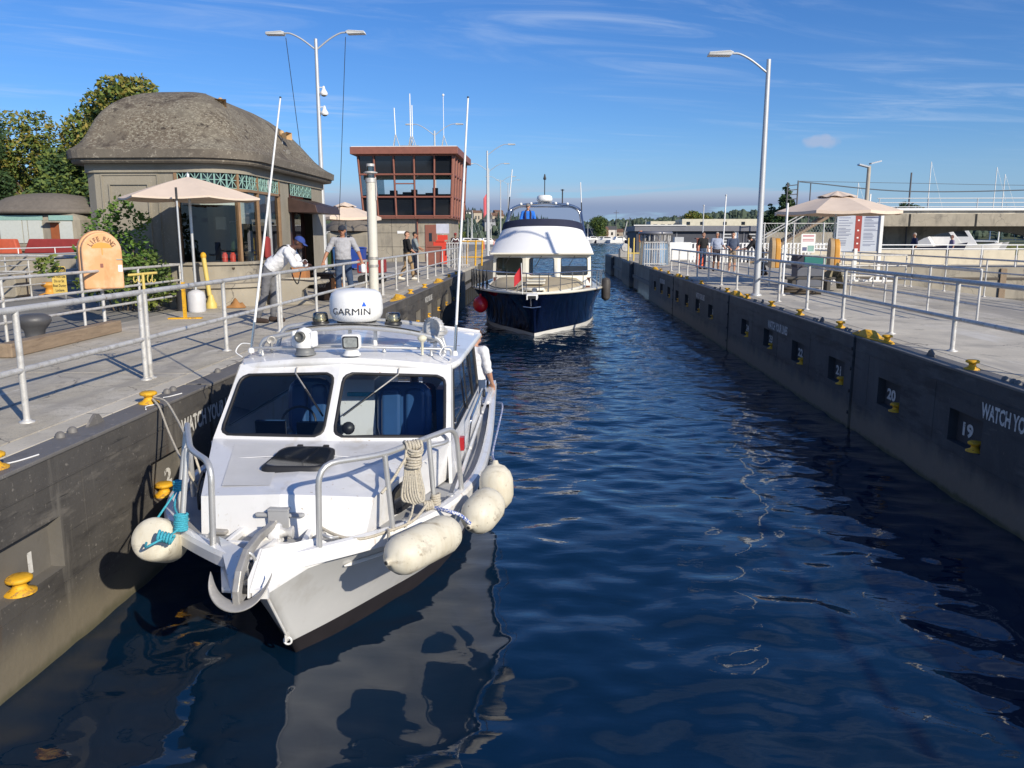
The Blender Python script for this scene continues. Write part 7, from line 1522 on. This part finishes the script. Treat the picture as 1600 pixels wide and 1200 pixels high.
for i in range(26):
    small_boat('%s moored %s on the far shore' % ([['small white boat','small white motorboat','small navy boat'],['masted white boat','white sailing boat','navy sailing boat']][i%2][i%3], ['near the navy yacht','below the dark round tree','between tree and cross armed pole','behind the wall nose','above the yellow bars','behind the winch','left of the silver drum','near the silver drum','behind the grey shed'][i//3]), (9+i*3.9+r_.uniform(-1,1), r_.uniform(352,378), WZ), r_.uniform(8,13), r_.uniform(.8,2.2), [white_paint,white_paint,navy_canvas][i%3], True, r_.choice((0,0,8,10)), 'boats along the far shore', 1.5)
for i in range(18):
    small_boat('%s white boat %s in the far left marina' % (['leftmost','middle','rightmost'][i%3], ['behind the tower edge','right of the tower','below the warehouse','below the left white tank','below the middle white tank','below the right white tank'][i//3]), (-58+i*2.5, r_.uniform(255,285), WZ), r_.uniform(8,12), r_.uniform(.6,2.4), white_paint, True, r_.choice((0,0,9,11)), 'boats in the far left marina', 1.3)
for i, x in enumerate((-44,-39.5,-35)):
    t = thing('storage_tank', ['left white storage tank by the far marina','middle white storage tank by the far marina','right white storage tank by the far marina'][i], 'tank', (x,305,0), 0, 'white storage tanks'); MB().lathe([(2.0,0),(2.0,3.4),(1.6,4.2),(.8,4.7),(0,4.8)], n=20).build('shell', white_paint, t); MB().lathe([(2.05,1.6),(2.05,1.75)], n=20).build('band', pole_grey, t)
t = thing('warehouse', 'pale curved roof warehouse just right of the tower', 'building', (-56,310,0)); MB().prism([V(-9*math.cos(a),0,3+3*math.sin(a)) for a in [math.pi*i/10 for i in range(11)]]+[V(9,0,0),V(-9,0,0)], (0,20,0)).build('shell', white_paint, t); MB().bb(-3,3,-.1,0,0,2.6).build('door', pole_grey, t)
tree('dark round tree on the far shore right of the navy yacht', (23.5,381,.2), 10.5, rblobs(4.2,2.5,9,14,2.2,41), 6000, .35, leaf_green, 41, .4, m2=leaf_dark, n2=3000)
tree('golden green tree beyond the grey shed', (55,305,.2), 11, rblobs(5.5,3,8.5,14,2.4,42), 6000, .35, leaf_gold, 42, .4, m2=leaf_green, n2=3000)
tree('low green tree by the far marina', (-33,298,.1), 5.5, rblobs(2.5,1.5,5,8,1.5,43), 3000, .3, leaf_green, 43, .3)
for i, (x, y, h_) in enumerate(((31,380,13),(37,378,10),(60,382,11))):
    t = thing('utility_pole', ['thin pole standing over the dark round tree on the far shore','short pole with cross arms on the far shore','pale mast on the far shore above the houses'][i], 'pole', (x,y,0)); MB().cyl((0,0,0),(0,0,h_),.16,.1).build('pole', mat('post_dark', (0,0,0)), t); MB().bb(-1.2,1.2,-.1,.1,h_-1.2,h_-1.0).build('cross_arm', mat('post_dark', (0,0,0)), t)
for i in range(40):
    pass
m = MB()
for i in range(44): m.cyl((18+i*1.6,383,-2),(18+i*1.6,383,.1),.25,n=6)
# piles of the far shore
m.build('shore_piles', mat('post_dark', (0,0,0)), kind='stuff')
# far dome cottage left of the tower
t = thing('domed_hut', 'second small dome roofed hut between the shop and the tower', 'building', (-18.5,75,0)); MB().bb(-2.1,2.1,0,4,0,2.0).build('wall', building_wall_m, t, bevel=.4); m = MB(); m.lathe([(2.6,2.0),(2.6,2.2),(2.3,2.6),(1.7,3.1),(.9,3.4),(0,3.5)], (0,2,0), 24); m.build('dome_roof', roof_far_m, t); MB().bb(-1.0,.4,-.06,0,.6,1.6).build('window', dark_glass, t)
# ================================================================== PEOPLE
skin_l = mat('skin_light', (.50,.27,.18), .55, var=.06); skin_t = mat('skin_tan', (.36,.17,.10), .55, var=.06); skin_d = mat('skin_dark', (.10,.045,.03), .5, var=.08)
def cloth(n, c, v=.12): return mat('cloth_'+n, c, .9, var=v, vs=9, bump=.3, bs=40)
hair_d = mat('hair_dark', (.02,.014,.01), .7); hair_b = mat('hair_brown', (.09,.05,.03), .7); hair_g = mat('hair_grey', (.30,.27,.24), .7)
STAND = dict(pel=(0,0,.96), belly=(0,.012,1.10), chest=(0,0,1.30), neck=(0,-.01,1.48), head=(0,.015,1.635),
  hipR=(.085,0,.93), kneR=(.10,.03,.51), ankR=(.115,-.02,.09), toeR=(.14,.15,.035), hipL=(-.085,0,.93), kneL=(-.10,.03,.51), ankL=(-.115,-.02,.09), toeL=(-.14,.15,.035),
  shR=(.185,-.01,1.41), elR=(.245,-.04,1.13), wrR=(.26,.05,.88), shL=(-.185,-.01,1.41), elL=(-.245,-.04,1.13), wrL=(-.26,.05,.88))
def person(label, loc, rz0, pose, skin, shirt, trousers, shoes, hair=hair_d, sleeve=.75, leg=1.0, vox=.016, belly=0.0, cap=None, glasses=False, look=(0,1,-.05), scale=1.0, extras=None, beard=None):
    J = {k: V(*v) for k, v in {**STAND, **pose}.items()}; t = thing('person', label, 'person', loc, rz0); t.scale = (scale,)*3
    m = MB()
    def cap_(a, b, r0, r1, n=12):
        a, b = V(*a), V(*b); d = (b-a); L_ = d.length; d = d.normalized() if L_ > 1e-5 else V(0,0,1); pr = []
        for i in range(5): q = math.pi/2*(i/4); pr.append((max(0.0001,r0*math.sin(q)), -r0*math.cos(q)))
        for i in range(5): q = math.pi/2*(i/4); pr.append((max(0.0001,r1*math.cos(q)), L_+r1*math.sin(q)))
        m.lathe(pr, a, n, d)
    # torso: elliptical loft along the spine
    up = (J['neck']-J['pel']).normalized(); lat = (J['shR']-J['shL']).normalized(); lath = (J['hipR']-J['hipL']).normalized()
    spine = [(J['pel']-V(0,0,.09), .135,.10,lath),(J['pel'], .172,.118,lath),(J['belly'], .158+belly*.4,.108+belly,lath),((J['belly']+J['chest'])/2, .160+belly*.2,.112+belly*.6,lath.lerp(lat,.5)),(J['chest'], .178,.122,lat),(J['chest'].lerp(J['neck'],.55), .185,.105,lat),(J['chest'].lerp(J['neck'],.85), .125,.085,lat),(J['neck'], .065,.062,lat),(J['neck']+up*.03,.04,.04,lat)]
    vs = []; K = 20
    for i, (c, w_, d_, l_) in enumerate(spine):
        tg = (spine[min(i+1,8)][0]-spine[max(i-1,0)][0]).normalized(); l_ = (l_-tg*l_.dot(tg)).normalized(); f_ = tg.cross(l_).normalized()
        fo = belly*.6 if 1 < i < 4 else 0
        for k in range(K):
            a = 2*math.pi*k/K; vs.append(c + l_*w_*math.cos(a) + f_*(d_*math.sin(a)+ (fo if True else 0)))
    m.add(vs, [(i*K+k,i*K+(k+1)%K,(i+1)*K+(k+1)%K,(i+1)*K+k) for i in range(8) for k in range(K)]+[tuple(range(K-1,-1,-1)), tuple(range(8*K,9*K))])
    bones = [('torso', J['pel']-V(0,0,.1), J['neck'])]
    lk = V(*look).normalized(); hd = J['head']; hup = (hd-J['neck']).normalized(); side = lk.cross(hup).normalized(); hup2 = side.cross(lk).normalized()
    cap_(J['neck']-up*.05, hd-hup2*.06-lk*.01, .058, .052)
    def ell(c, r, ax=(side, lk, hup2), n=16, k=12):
        vs = []
        for i in range(k+1):
            ph = math.pi*i/k-math.pi/2
            for j in range(n): a = 2*math.pi*j/n; vs.append(c + ax[0]*r[0]*math.cos(ph)*math.cos(a) + ax[1]*r[1]*math.cos(ph)*math.sin(a) + ax[2]*r[2]*math.sin(ph))
        m.add(vs, [(i*n+j,i*n+(j+1)%n,(i+1)*n+(j+1)%n,(i+1)*n+j) for i in range(k) for j in range(n)])
    ell(hd+hup2*.02-lk*.008, (.076,.095,.098)); ell(hd-hup2*.055+lk*.022, (.056,.062,.062)); ell(hd-hup2*.095+lk*.045, (.028,.026,.022))
    cap_(hd+hup2*.010+lk*.082, hd-hup2*.028+lk*.104, .010, .016, 8); ell(hd-hup2*.062+lk*.080, (.026,.012,.010))
    for s in (-1,1): ell(hd+side*.078*s-hup2*.012-lk*.01, (.012,.022,.034)); ell(hd+side*.032*s+hup2*.028+lk*.078, (.024,.012,.010))
    bones.append(('head', J['neck']+hup*.035, hd+hup*.09))
    for S_, sg in (('R',1),('L',-1)):
        h_, k_, a_, t_ = J['hip'+S_], J['kne'+S_], J['ank'+S_], J['toe'+S_]
        cap_(h_, k_, .092, .058); cap_(k_, k_.lerp(a_,.32), .056, .060); cap_(k_.lerp(a_,.3), a_, .060, .040)
        heel = a_+(a_-t_).normalized()*.04; heel.z = min(a_.z-.035, t_.z+.02); cap_(heel, t_, .040, .036); cap_(a_, heel, .042, .040)
        s_, e_, w_ = J['sh'+S_], J['el'+S_], J['wr'+S_]
        cap_(s_, e_, .058, .042); cap_(e_, e_.lerp(w_,.35), .043, .044); cap_(e_.lerp(w_,.3), w_, .043, .029)
        cap_(J['chest'].lerp(J['neck'],.6), s_, .075, .062)
        d_ = (w_-e_).normalized() if 'hand'+S_ not in pose else V(*pose['hand'+S_]).normalized()
        sd_ = d_.cross(V(0,0,1) if abs(d_.z) < .8 else V(0,1,0)).normalized(); fw = d_.cross(sd_)
        pc = w_+d_*.045; cap_(w_, w_+d_*.02, .028, .028)
        for q in (-.024,-.008,.008,.024): cap_(w_+d_*.02+sd_*q*.7, w_+d_*.085+sd_*q, .014, .013, 8)
        fr_ = max(.0085, vox*.62)
        for q, ln in ((-.030,.055),(-.010,.068),(.011,.062),(.031,.048)): p1 = w_+d_*.088+sd_*q; p2 = p1+d_*ln*.55+fw*.010; p3 = p2+d_*ln*.35+fw*.024; cap_(p1,p2,fr_,fr_*.95,7); cap_(p2,p3,fr_*.95,fr_*.85,7)
        tb = w_+d_*.03-sd_*.028*sg; cap_(tb, tb+d_*.03-sd_*.028*sg, fr_*1.2, fr_*1.1, 7); cap_(tb+d_*.03-sd_*.028*sg, tb+d_*.06-sd_*.026*sg+fw*.012, fr_*1.1, fr_*.9, 7)
        bones += [('thigh',h_,k_),('shin',k_,a_),('foot',a_-V(0,0,.02),t_),('uarm',s_,e_),('farm',e_,w_),('hand',w_+d_*.015,w_+d_*.13)]
    o = m.build('body', skin, t); rmod = o.modifiers.new('skin_surface', 'REMESH'); rmod.mode = 'VOXEL'; rmod.voxel_size = vox; sm = o.modifiers.new('smooth', 'SMOOTH'); sm.iterations = 3; sm.factor = .5
    bpy.context.view_layer.update(); me = bpy.data.meshes.new_from_object(o.evaluated_get(bpy.context.evaluated_depsgraph_get())); o.modifiers.clear(); old = o.data; o.data = me; bpy.data.meshes.remove(old); me.name = 'body'
    for p in me.polygons: p.use_smooth = True
    if not me.materials: me.materials.append(skin)
    P_ = [v.co.copy() for v in me.vertices]; Nn = [v.normal.copy() for v in me.vertices]
    def cls(p):
        best = None
        for i, (n_, a, b) in enumerate(bones):
            d = b-a; q = (p-a).dot(d)/d.length_squared; qc = min(1,max(0,q)); rad = {'torso':.13,'head':.085,'thigh':.08,'shin':.055,'foot':.04,'uarm':.05,'farm':.04,'hand':.04}[n_]
            dd = (p-(a+d*qc)).length/rad
            if best is None or dd < best[0]: best = (dd, n_, q)
        return best[1], best[2]
    C = [cls(p) for p in P_]
    def garment(name, test, off, mm, fold=.0):
        fs = [tuple(p.vertices) for p in me.polygons if sum(test(*C[v]) for v in p.vertices) >= len(p.vertices)-1]
        used = sorted({v for f_ in fs for v in f_}); idx = {v:i for i, v in enumerate(used)}
        if not fs: return None
        g = MB(); g.add([P_[v]+Nn[v]*(off+fold*.95*noise.noise(V(P_[v].x*9,P_[v].y*9,P_[v].z*16))+fold*.5*noise.noise(P_[v]*24)) for v in used], [tuple(idx[v] for v in f_) for f_ in fs], True); go = g.build(name, mm, o)
        so_ = go.modifiers.new('thickness', 'SOLIDIFY'); so_.thickness = .006; so_.offset = -1; return go
    garment('trousers' if leg > .9 else 'shorts', lambda n_, q: (n_ == 'torso' and q < .27) or (n_ == 'thigh' and (leg > .5 or q < .9)) or (n_ == 'shin' and q < (leg-.02 if leg > .9 else leg-.55)), .011, trousers, .010)
    garment('shirt', lambda n_, q: (n_ == 'torso' and .20 < q < .985) or (n_ == 'uarm' and q < sleeve*1.35) or (n_ == 'farm' and sleeve >= 1 and q < .93), .016, shirt, .012)
    garment('shoes', lambda n_, q: n_ == 'foot' or (n_ == 'shin' and q > .97), .012, shoes)
    # hair or cap
    def headmesh(test, off): 
        fs = [tuple(p.vertices) for p in me.polygons if all(C[v][0] == 'head' and test(P_[v]) for v in p.vertices)]; used = sorted({v for f_ in fs for v in f_}); idx = {v:i for i, v in enumerate(used)}
        return MB().add([P_[v]+Nn[v]*(off+.004*noise.noise(P_[v]*40)) for v in used], [tuple(idx[v] for v in f_) for f_ in fs], True)
    def hp(p): q = p-hd; return q.dot(side), q.dot(lk), q.dot(hup2)
    if hair: headmesh(lambda p: (lambda x,y,z: (z > .055 - .0*y) or (y < .0 and z > -.055+ (y+.0)*.2) and abs(y) > -.1 and not (y > -.02 and z < .0 and abs(x) > .05))(*hp(p)), .010 if not cap else .004).build('hair', hair, o)
    if False: headmesh(lambda p: (lambda x,y,z: z < -.045 and y > -.02 and not (abs(x) < .03 and -.075 < z < -.048))(*hp(p)), .006).build('beard', beard, o)
    if cap:
        g = MB(); vs = []
        for i in range(8):
            ph = math.pi/2*i/7
            for j in range(20): a = 2*math.pi*j/20; vs.append(hd + hup2*(.035+.088*math.sin(ph)) + side*.088*math.cos(ph)*math.cos(a) + lk*(.104*math.cos(ph)*math.sin(a)-.006))
        g.add(vs, [(i*20+j,i*20+(j+1)%20,(i+1)*20+(j+1)%20,(i+1)*20+j) for i in range(7) for j in range(20)], True); cp_ = g.build('cap', cap, o)
        g = MB(); g.grid(lambda u, v: hd + hup2*(.045-.018*v-.012*(2*u-1)**2) + side*(2*u-1)*(.075-.012*v) + lk*(.085+.085*v*(1-.55*(2*u-1)**2)), 8, 3); vi = g.build('cap_visor', cap, o); ss = vi.modifiers.new('thickness','SOLIDIFY'); ss.thickness = .005
    if glasses:
        g = MB()
        for s in (-1,1): g.add([hd+side*(s*.034+x)+hup2*(.022+z)+lk*(.098-.010*abs(x)/.03-.012*(abs(s*.034+x)>.05)) for x, z in ((-.026,.014),(.026,.016),(.024,-.014),(-.018,-.018))], [(0,1,2,3)]); g.tube([hd+side*s*.062+hup2*.03+lk*.085, hd+side*s*.082+hup2*.025-lk*.0], .004, 4)
        g.build('sunglasses', black_plastic, o)
    else:
        g = MB()
        for s in (-1,1): c = hd+side*.032*s+hup2*.012+lk*.086; g.ball(c, .0095, 8, 6)
        g.build('eyes', mat('eye_dark', (.03,.02,.015), .3), o)
        g = MB(); 
        for s in (-1,1): g.tube([hd+side*s*.018+hup2*.034+lk*.094, hd+side*s*.046+hup2*.036+lk*.082], .004, 4)
        g.build('eyebrows', hair or hair_d, o)
    g = MB(); g.tube([hd-side*.020-hup2*.060+lk*.088, hd-hup2*.059+lk*.094, hd+side*.020-hup2*.060+lk*.088], .0035, 4); g.build('mouth', mat('lips', (.20,.07,.06), .5), o)
    if extras: extras(t, J, o)
    return t
# man leaning on the left railing (faces the water: local +Y -> world +X)
lean = dict(pel=(0,-.16,.95), belly=(0,-.06,1.09), chest=(0,.16,1.25), neck=(0,.32,1.38), head=(0,.44,1.47), hipR=(.09,-.15,.92), hipL=(-.09,-.15,.92), kneR=(.13,-.22,.50), ankR=(.15,-.36,.09), toeR=(.17,-.19,.035), kneL=(-.05,-.10,.50), ankL=(-.06,-.14,.09), toeL=(-.07,.04,.035),
   shR=(.17,.26,1.31), elR=(.22,.40,1.075), wrR=(-.02,.57,1.075), shL=(-.18,.26,1.30), elL=(-.22,.38,1.075), wrL=(.03,.55,1.12), handR=(-1,.15,-.1), handL=(1,.25,-.1))
def ex1(t, J, o):
    s = J['chest']; MB().tube(smoothpts([(.10,.02,1.05),(.13,-.03,1.18),(.13,.10,1.36),(.12,.22,1.42),(.08,.34,1.33)],4), .013, 5).build('suspender', black_plastic, o)
    MB().tube([(-.13,.02,1.05),(-.14,.0,1.2),(-.13,.12,1.38),(-.12,.24,1.42)], .013, 5).build('suspender', black_plastic, o)
    MB().tube(smoothpts([(.12,.30,1.02),(.2,.36,.85),(.1,.40,.72),(.02,.42,.82),(.0,.46,1.0)],4), .012, 5).build('bag_strap', black_plastic, o)
person('man in white shirt and blue cap bending to lean on the left railing', (-5.03,14.9,0), R(-90), lean, skin_d, cloth('white', (.70,.70,.72), .03), cloth('grey', (.13,.13,.14)), cloth('shoe_dark', (.04,.025,.02)), None, 1.0, 1.0, .011, .03, cap=cloth('blue_cap', (.03,.06,.24)), glasses=True, look=(.0,.86,-.5), extras=ex1, beard=mat('hair_white', (.5,.48,.46), .8))
# man in grey v-neck behind the railing, hands spread
def ex2(t, J, o):
    tt = MB(); tt.lathe([(.045,-.14),(.055,-.12),(.055,.02),(.035,.05)], J['wrL']+V(-.03,.05,-.12), 12); tt.build('white_bottle', white_paint, o)
    MB().lathe([(.02,-.12),(.025,.02)], J['wrL']+V(.05,.08,-.12), 8).build('blue_bottle', blue_vinyl, o)
person('man in grey t-shirt, jeans, dark cap and sunglasses behind the left railing', (-4.90,19.3,0), R(190), dict(shR=(.20,-.01,1.42),shL=(-.20,-.01,1.42),elR=(.34,.02,1.17),wrR=(.42,.14,.96),elL=(-.34,-.02,1.17),wrL=(-.42,.12,.96),kneR=(.12,.02,.5),kneL=(-.15,.06,.5),ankL=(-.2,.05,.09),toeL=(-.23,.21,.035),handR=(.3,.3,-1),handL=(-.3,.3,-1)), skin_t, cloth('heather', (.36,.36,.38)), cloth('denim', (.035,.06,.115)), cloth('shoe_grey', (.2,.2,.2)), hair_d, .78, 1.0, .012, .02, cap=cloth('dark_cap', (.02,.025,.04)), glasses=True, look=(0.05,1,-.05), scale=1.05, extras=ex2)
person('man in black t-shirt and khaki trousers walking behind the left railing', (-5.15,29.6,0), R(-60), dict(kneR=(.1,.14,.52),ankR=(.11,.18,.09),toeR=(.13,.35,.04),kneL=(-.1,-.02,.52),ankL=(-.11,-.26,.12),toeL=(-.12,-.1,.04),elR=(.25,.02,1.13),wrR=(.18,.22,1.0),elL=(-.24,.04,1.13),wrL=(-.12,.25,1.02)), skin_l, cloth('black', (.012,.012,.014)), cloth('khaki', (.32,.22,.12)), cloth('shoe_white', (.6,.58,.52)), hair_b, .85, 1.0, .016, .05, look=(.75,.7,-.1))
person('man in grey shirt, navy trousers and dark cap facing away along the left railing', (-5.5,33.5,0), R(-75), dict(elR=(.3,.08,1.15),wrR=(.25,.3,1.05),elL=(-.2,.1,1.15),wrL=(-.1,.3,1.0)), skin_t, cloth('grey_shirt', (.22,.25,.25)), cloth('navy_trousers', (.012,.014,.03)), cloth('shoe_dark', (0,0,0)), hair_d, .85, 1.0, .018, .03, cap=cloth('black_cap', (.02,.02,.02)), look=(.3,1,0))
person('person in dark jacket with white striped shoulders by the red cabinet', (-5.3,46.5,0), R(190), {}, skin_t, cloth('dark_jacket', (.05,.02,.025)), cloth('black', (0,0,0)), cloth('shoe_dark', (0,0,0)), hair_d, 1.0, 1.0, .02, cap=cloth('red_cap', (.25,.03,.03)), extras=lambda t, J, o: MB().tube(smoothpts([(-.22,.05,1.25),(-.12,.13,1.42),(0,.14,1.35),(.12,.13,1.42),(.22,.05,1.25)],4), .03, 6).build('white_stripe', white_paint, o))
# four men on the right bank at the inner railing
sf = cloth('shorts_tan', (.28,.22,.16)); dk_ = cloth('black', (0,0,0))
person('man in black top and jeans, leftmost of the four men on the right bank', (7.45,39.8,0), R(200), {}, skin_l, dk_, cloth('denim', (0,0,0)), cloth('shoe_dark', (0,0,0)), hair_b, .9, 1.0, .018, look=(-.3,1,0))
person('man in pale blue t-shirt and shorts, second of four men on the right bank', (7.65,37.6,0), R(185), dict(elL=(-.27,.06,1.15),wrL=(-.30,.25,1.05)), skin_t, cloth('pale_blue', (.30,.34,.44)), cloth('dark_shorts', (.05,.04,.05)), cloth('shoe_dark', (0,0,0)), hair_g, .8, .7, .018, .03, look=(.5,1,0))
person('man in slate blue polo with bare legs, third of four on the right bank', (7.95,35.7,0), R(170), dict(elR=(.22,.05,1.12),wrR=(.12,.26,1.05),elL=(-.25,.02,1.12),wrL=(-.14,.26,1.02)), skin_l, cloth('slate', (.06,.08,.13)), sf, cloth('shoe_white', (0,0,0)), hair_d, .8, .7, .018, .03, look=(.2,1,-.1))
lean2 = dict(pel=(0,-.30,.93), belly=(0,-.22,1.06), chest=(0,-.02,1.25), neck=(0,.12,1.39), head=(0,.20,1.52), hipR=(.09,-.30,.90), hipL=(-.09,-.30,.90), kneR=(.1,-.36,.50), ankR=(.11,-.52,.10), toeR=(.13,-.36,.04), kneL=(-.1,-.22,.50), ankL=(-.1,-.38,.09), toeL=(-.12,-.21,.035), shR=(.17,.06,1.33), elR=(.22,.28,1.08), wrR=(.14,.52,1.05), shL=(-.17,.06,1.33), elL=(-.22,.26,1.08), wrL=(-.10,.52,1.05))
person('man in black with sunglasses bending over the inner railing on the right bank', (8.35,33.6,0), R(80), lean2, skin_l, dk_, dk_, cloth('shoe_dark', (0,0,0)), hair_d, .8, 1.0, .016, .03, glasses=True, look=(.9,.6,-.1))
# two walkers on the far quay
person('man in navy polo walking on the far quay before the bridge', (19.9,45.5,-.004), R(90), dict(kneR=(.1,.12,.52),ankR=(.11,.2,.09),toeR=(.13,.36,.04),ankL=(-.11,-.25,.12),toeL=(-.12,-.1,.04)), skin_t, cloth('navy_polo', (.015,.02,.06)), cloth('navy_trousers', (0,0,0)), cloth('shoe_white', (0,0,0)), hair_g, .8, 1.0, .022, .03)
person('woman with reddish hair and lilac top walking on the far quay', (21.9,45.5,-.004), R(80), dict(kneL=(-.1,.12,.52),ankL=(-.11,.2,.09),toeL=(-.13,.36,.04)), skin_l, cloth('lilac', (.22,.18,.28)), cloth('denim', (0,0,0)), cloth('shoe_white', (0,0,0)), mat('hair_red', (.12,.04,.025), .7), .6, 1.0, .022, scale=.93)
# on the boats
def ex3(t, J, o):
    for s in (-1,1): MB().tube(smoothpts([(s*.09,.13,1.02),(s*.10,.155,1.22),(s*.10,.11,1.40),(s*.06,.0,1.50)],4), .035, 8).build('life_vest', cloth('dark_vest', (.04,.03,.05)), o)
    MB().tube([(-.1,.15,1.05),(.1,.15,1.05)], .02, 6).build('vest_clip', white_paint, o)
person('helmsman in bright blue shirt, dark vest and grey cap on the yacht flybridge', (-.78,31.0,WZ+2.58), R(183), dict(elR=(.27,.08,1.15),wrR=(.15,.3,1.05),elL=(-.27,.08,1.15),wrL=(-.15,.3,1.05)), skin_l, cloth('bright_blue', (.02,.16,.62)), cloth('navy_trousers', (0,0,0)), cloth('shoe_dark', (0,0,0)), hair_g, 1.0, 1.0, .016, .02, cap=cloth('grey_cap', (.20,.19,.18)), extras=ex3, look=(.2,1,0))
person('crewman in white t-shirt standing in the workboat cockpit seen from behind', (-1.06,11.35,WZ+.16), R(-25), dict(neck=(0,.03,1.47), head=(-.01,.10,1.60), elR=(.25,.0,1.14),wrR=(.22,.16,.93),elL=(-.25,.02,1.13),wrL=(-.18,.18,.95)), skin_l, cloth('white', (0,0,0)), cloth('denim', (0,0,0)), cloth('shoe_dark', (0,0,0)), hair_b, .85, 1.0, .011, .03, look=(.3,.85,-.45), scale=.98)
person('person in dark red shirt half hidden inside the workboat wheelhouse', (-1.55,9.2,WZ+.05), R(180), {}, skin_l, cloth('maroon', (.16,.02,.03)), cloth('denim', (0,0,0)), cloth('shoe_dark', (0,0,0)), hair_b, .85, 1.0, .02, scale=.95)
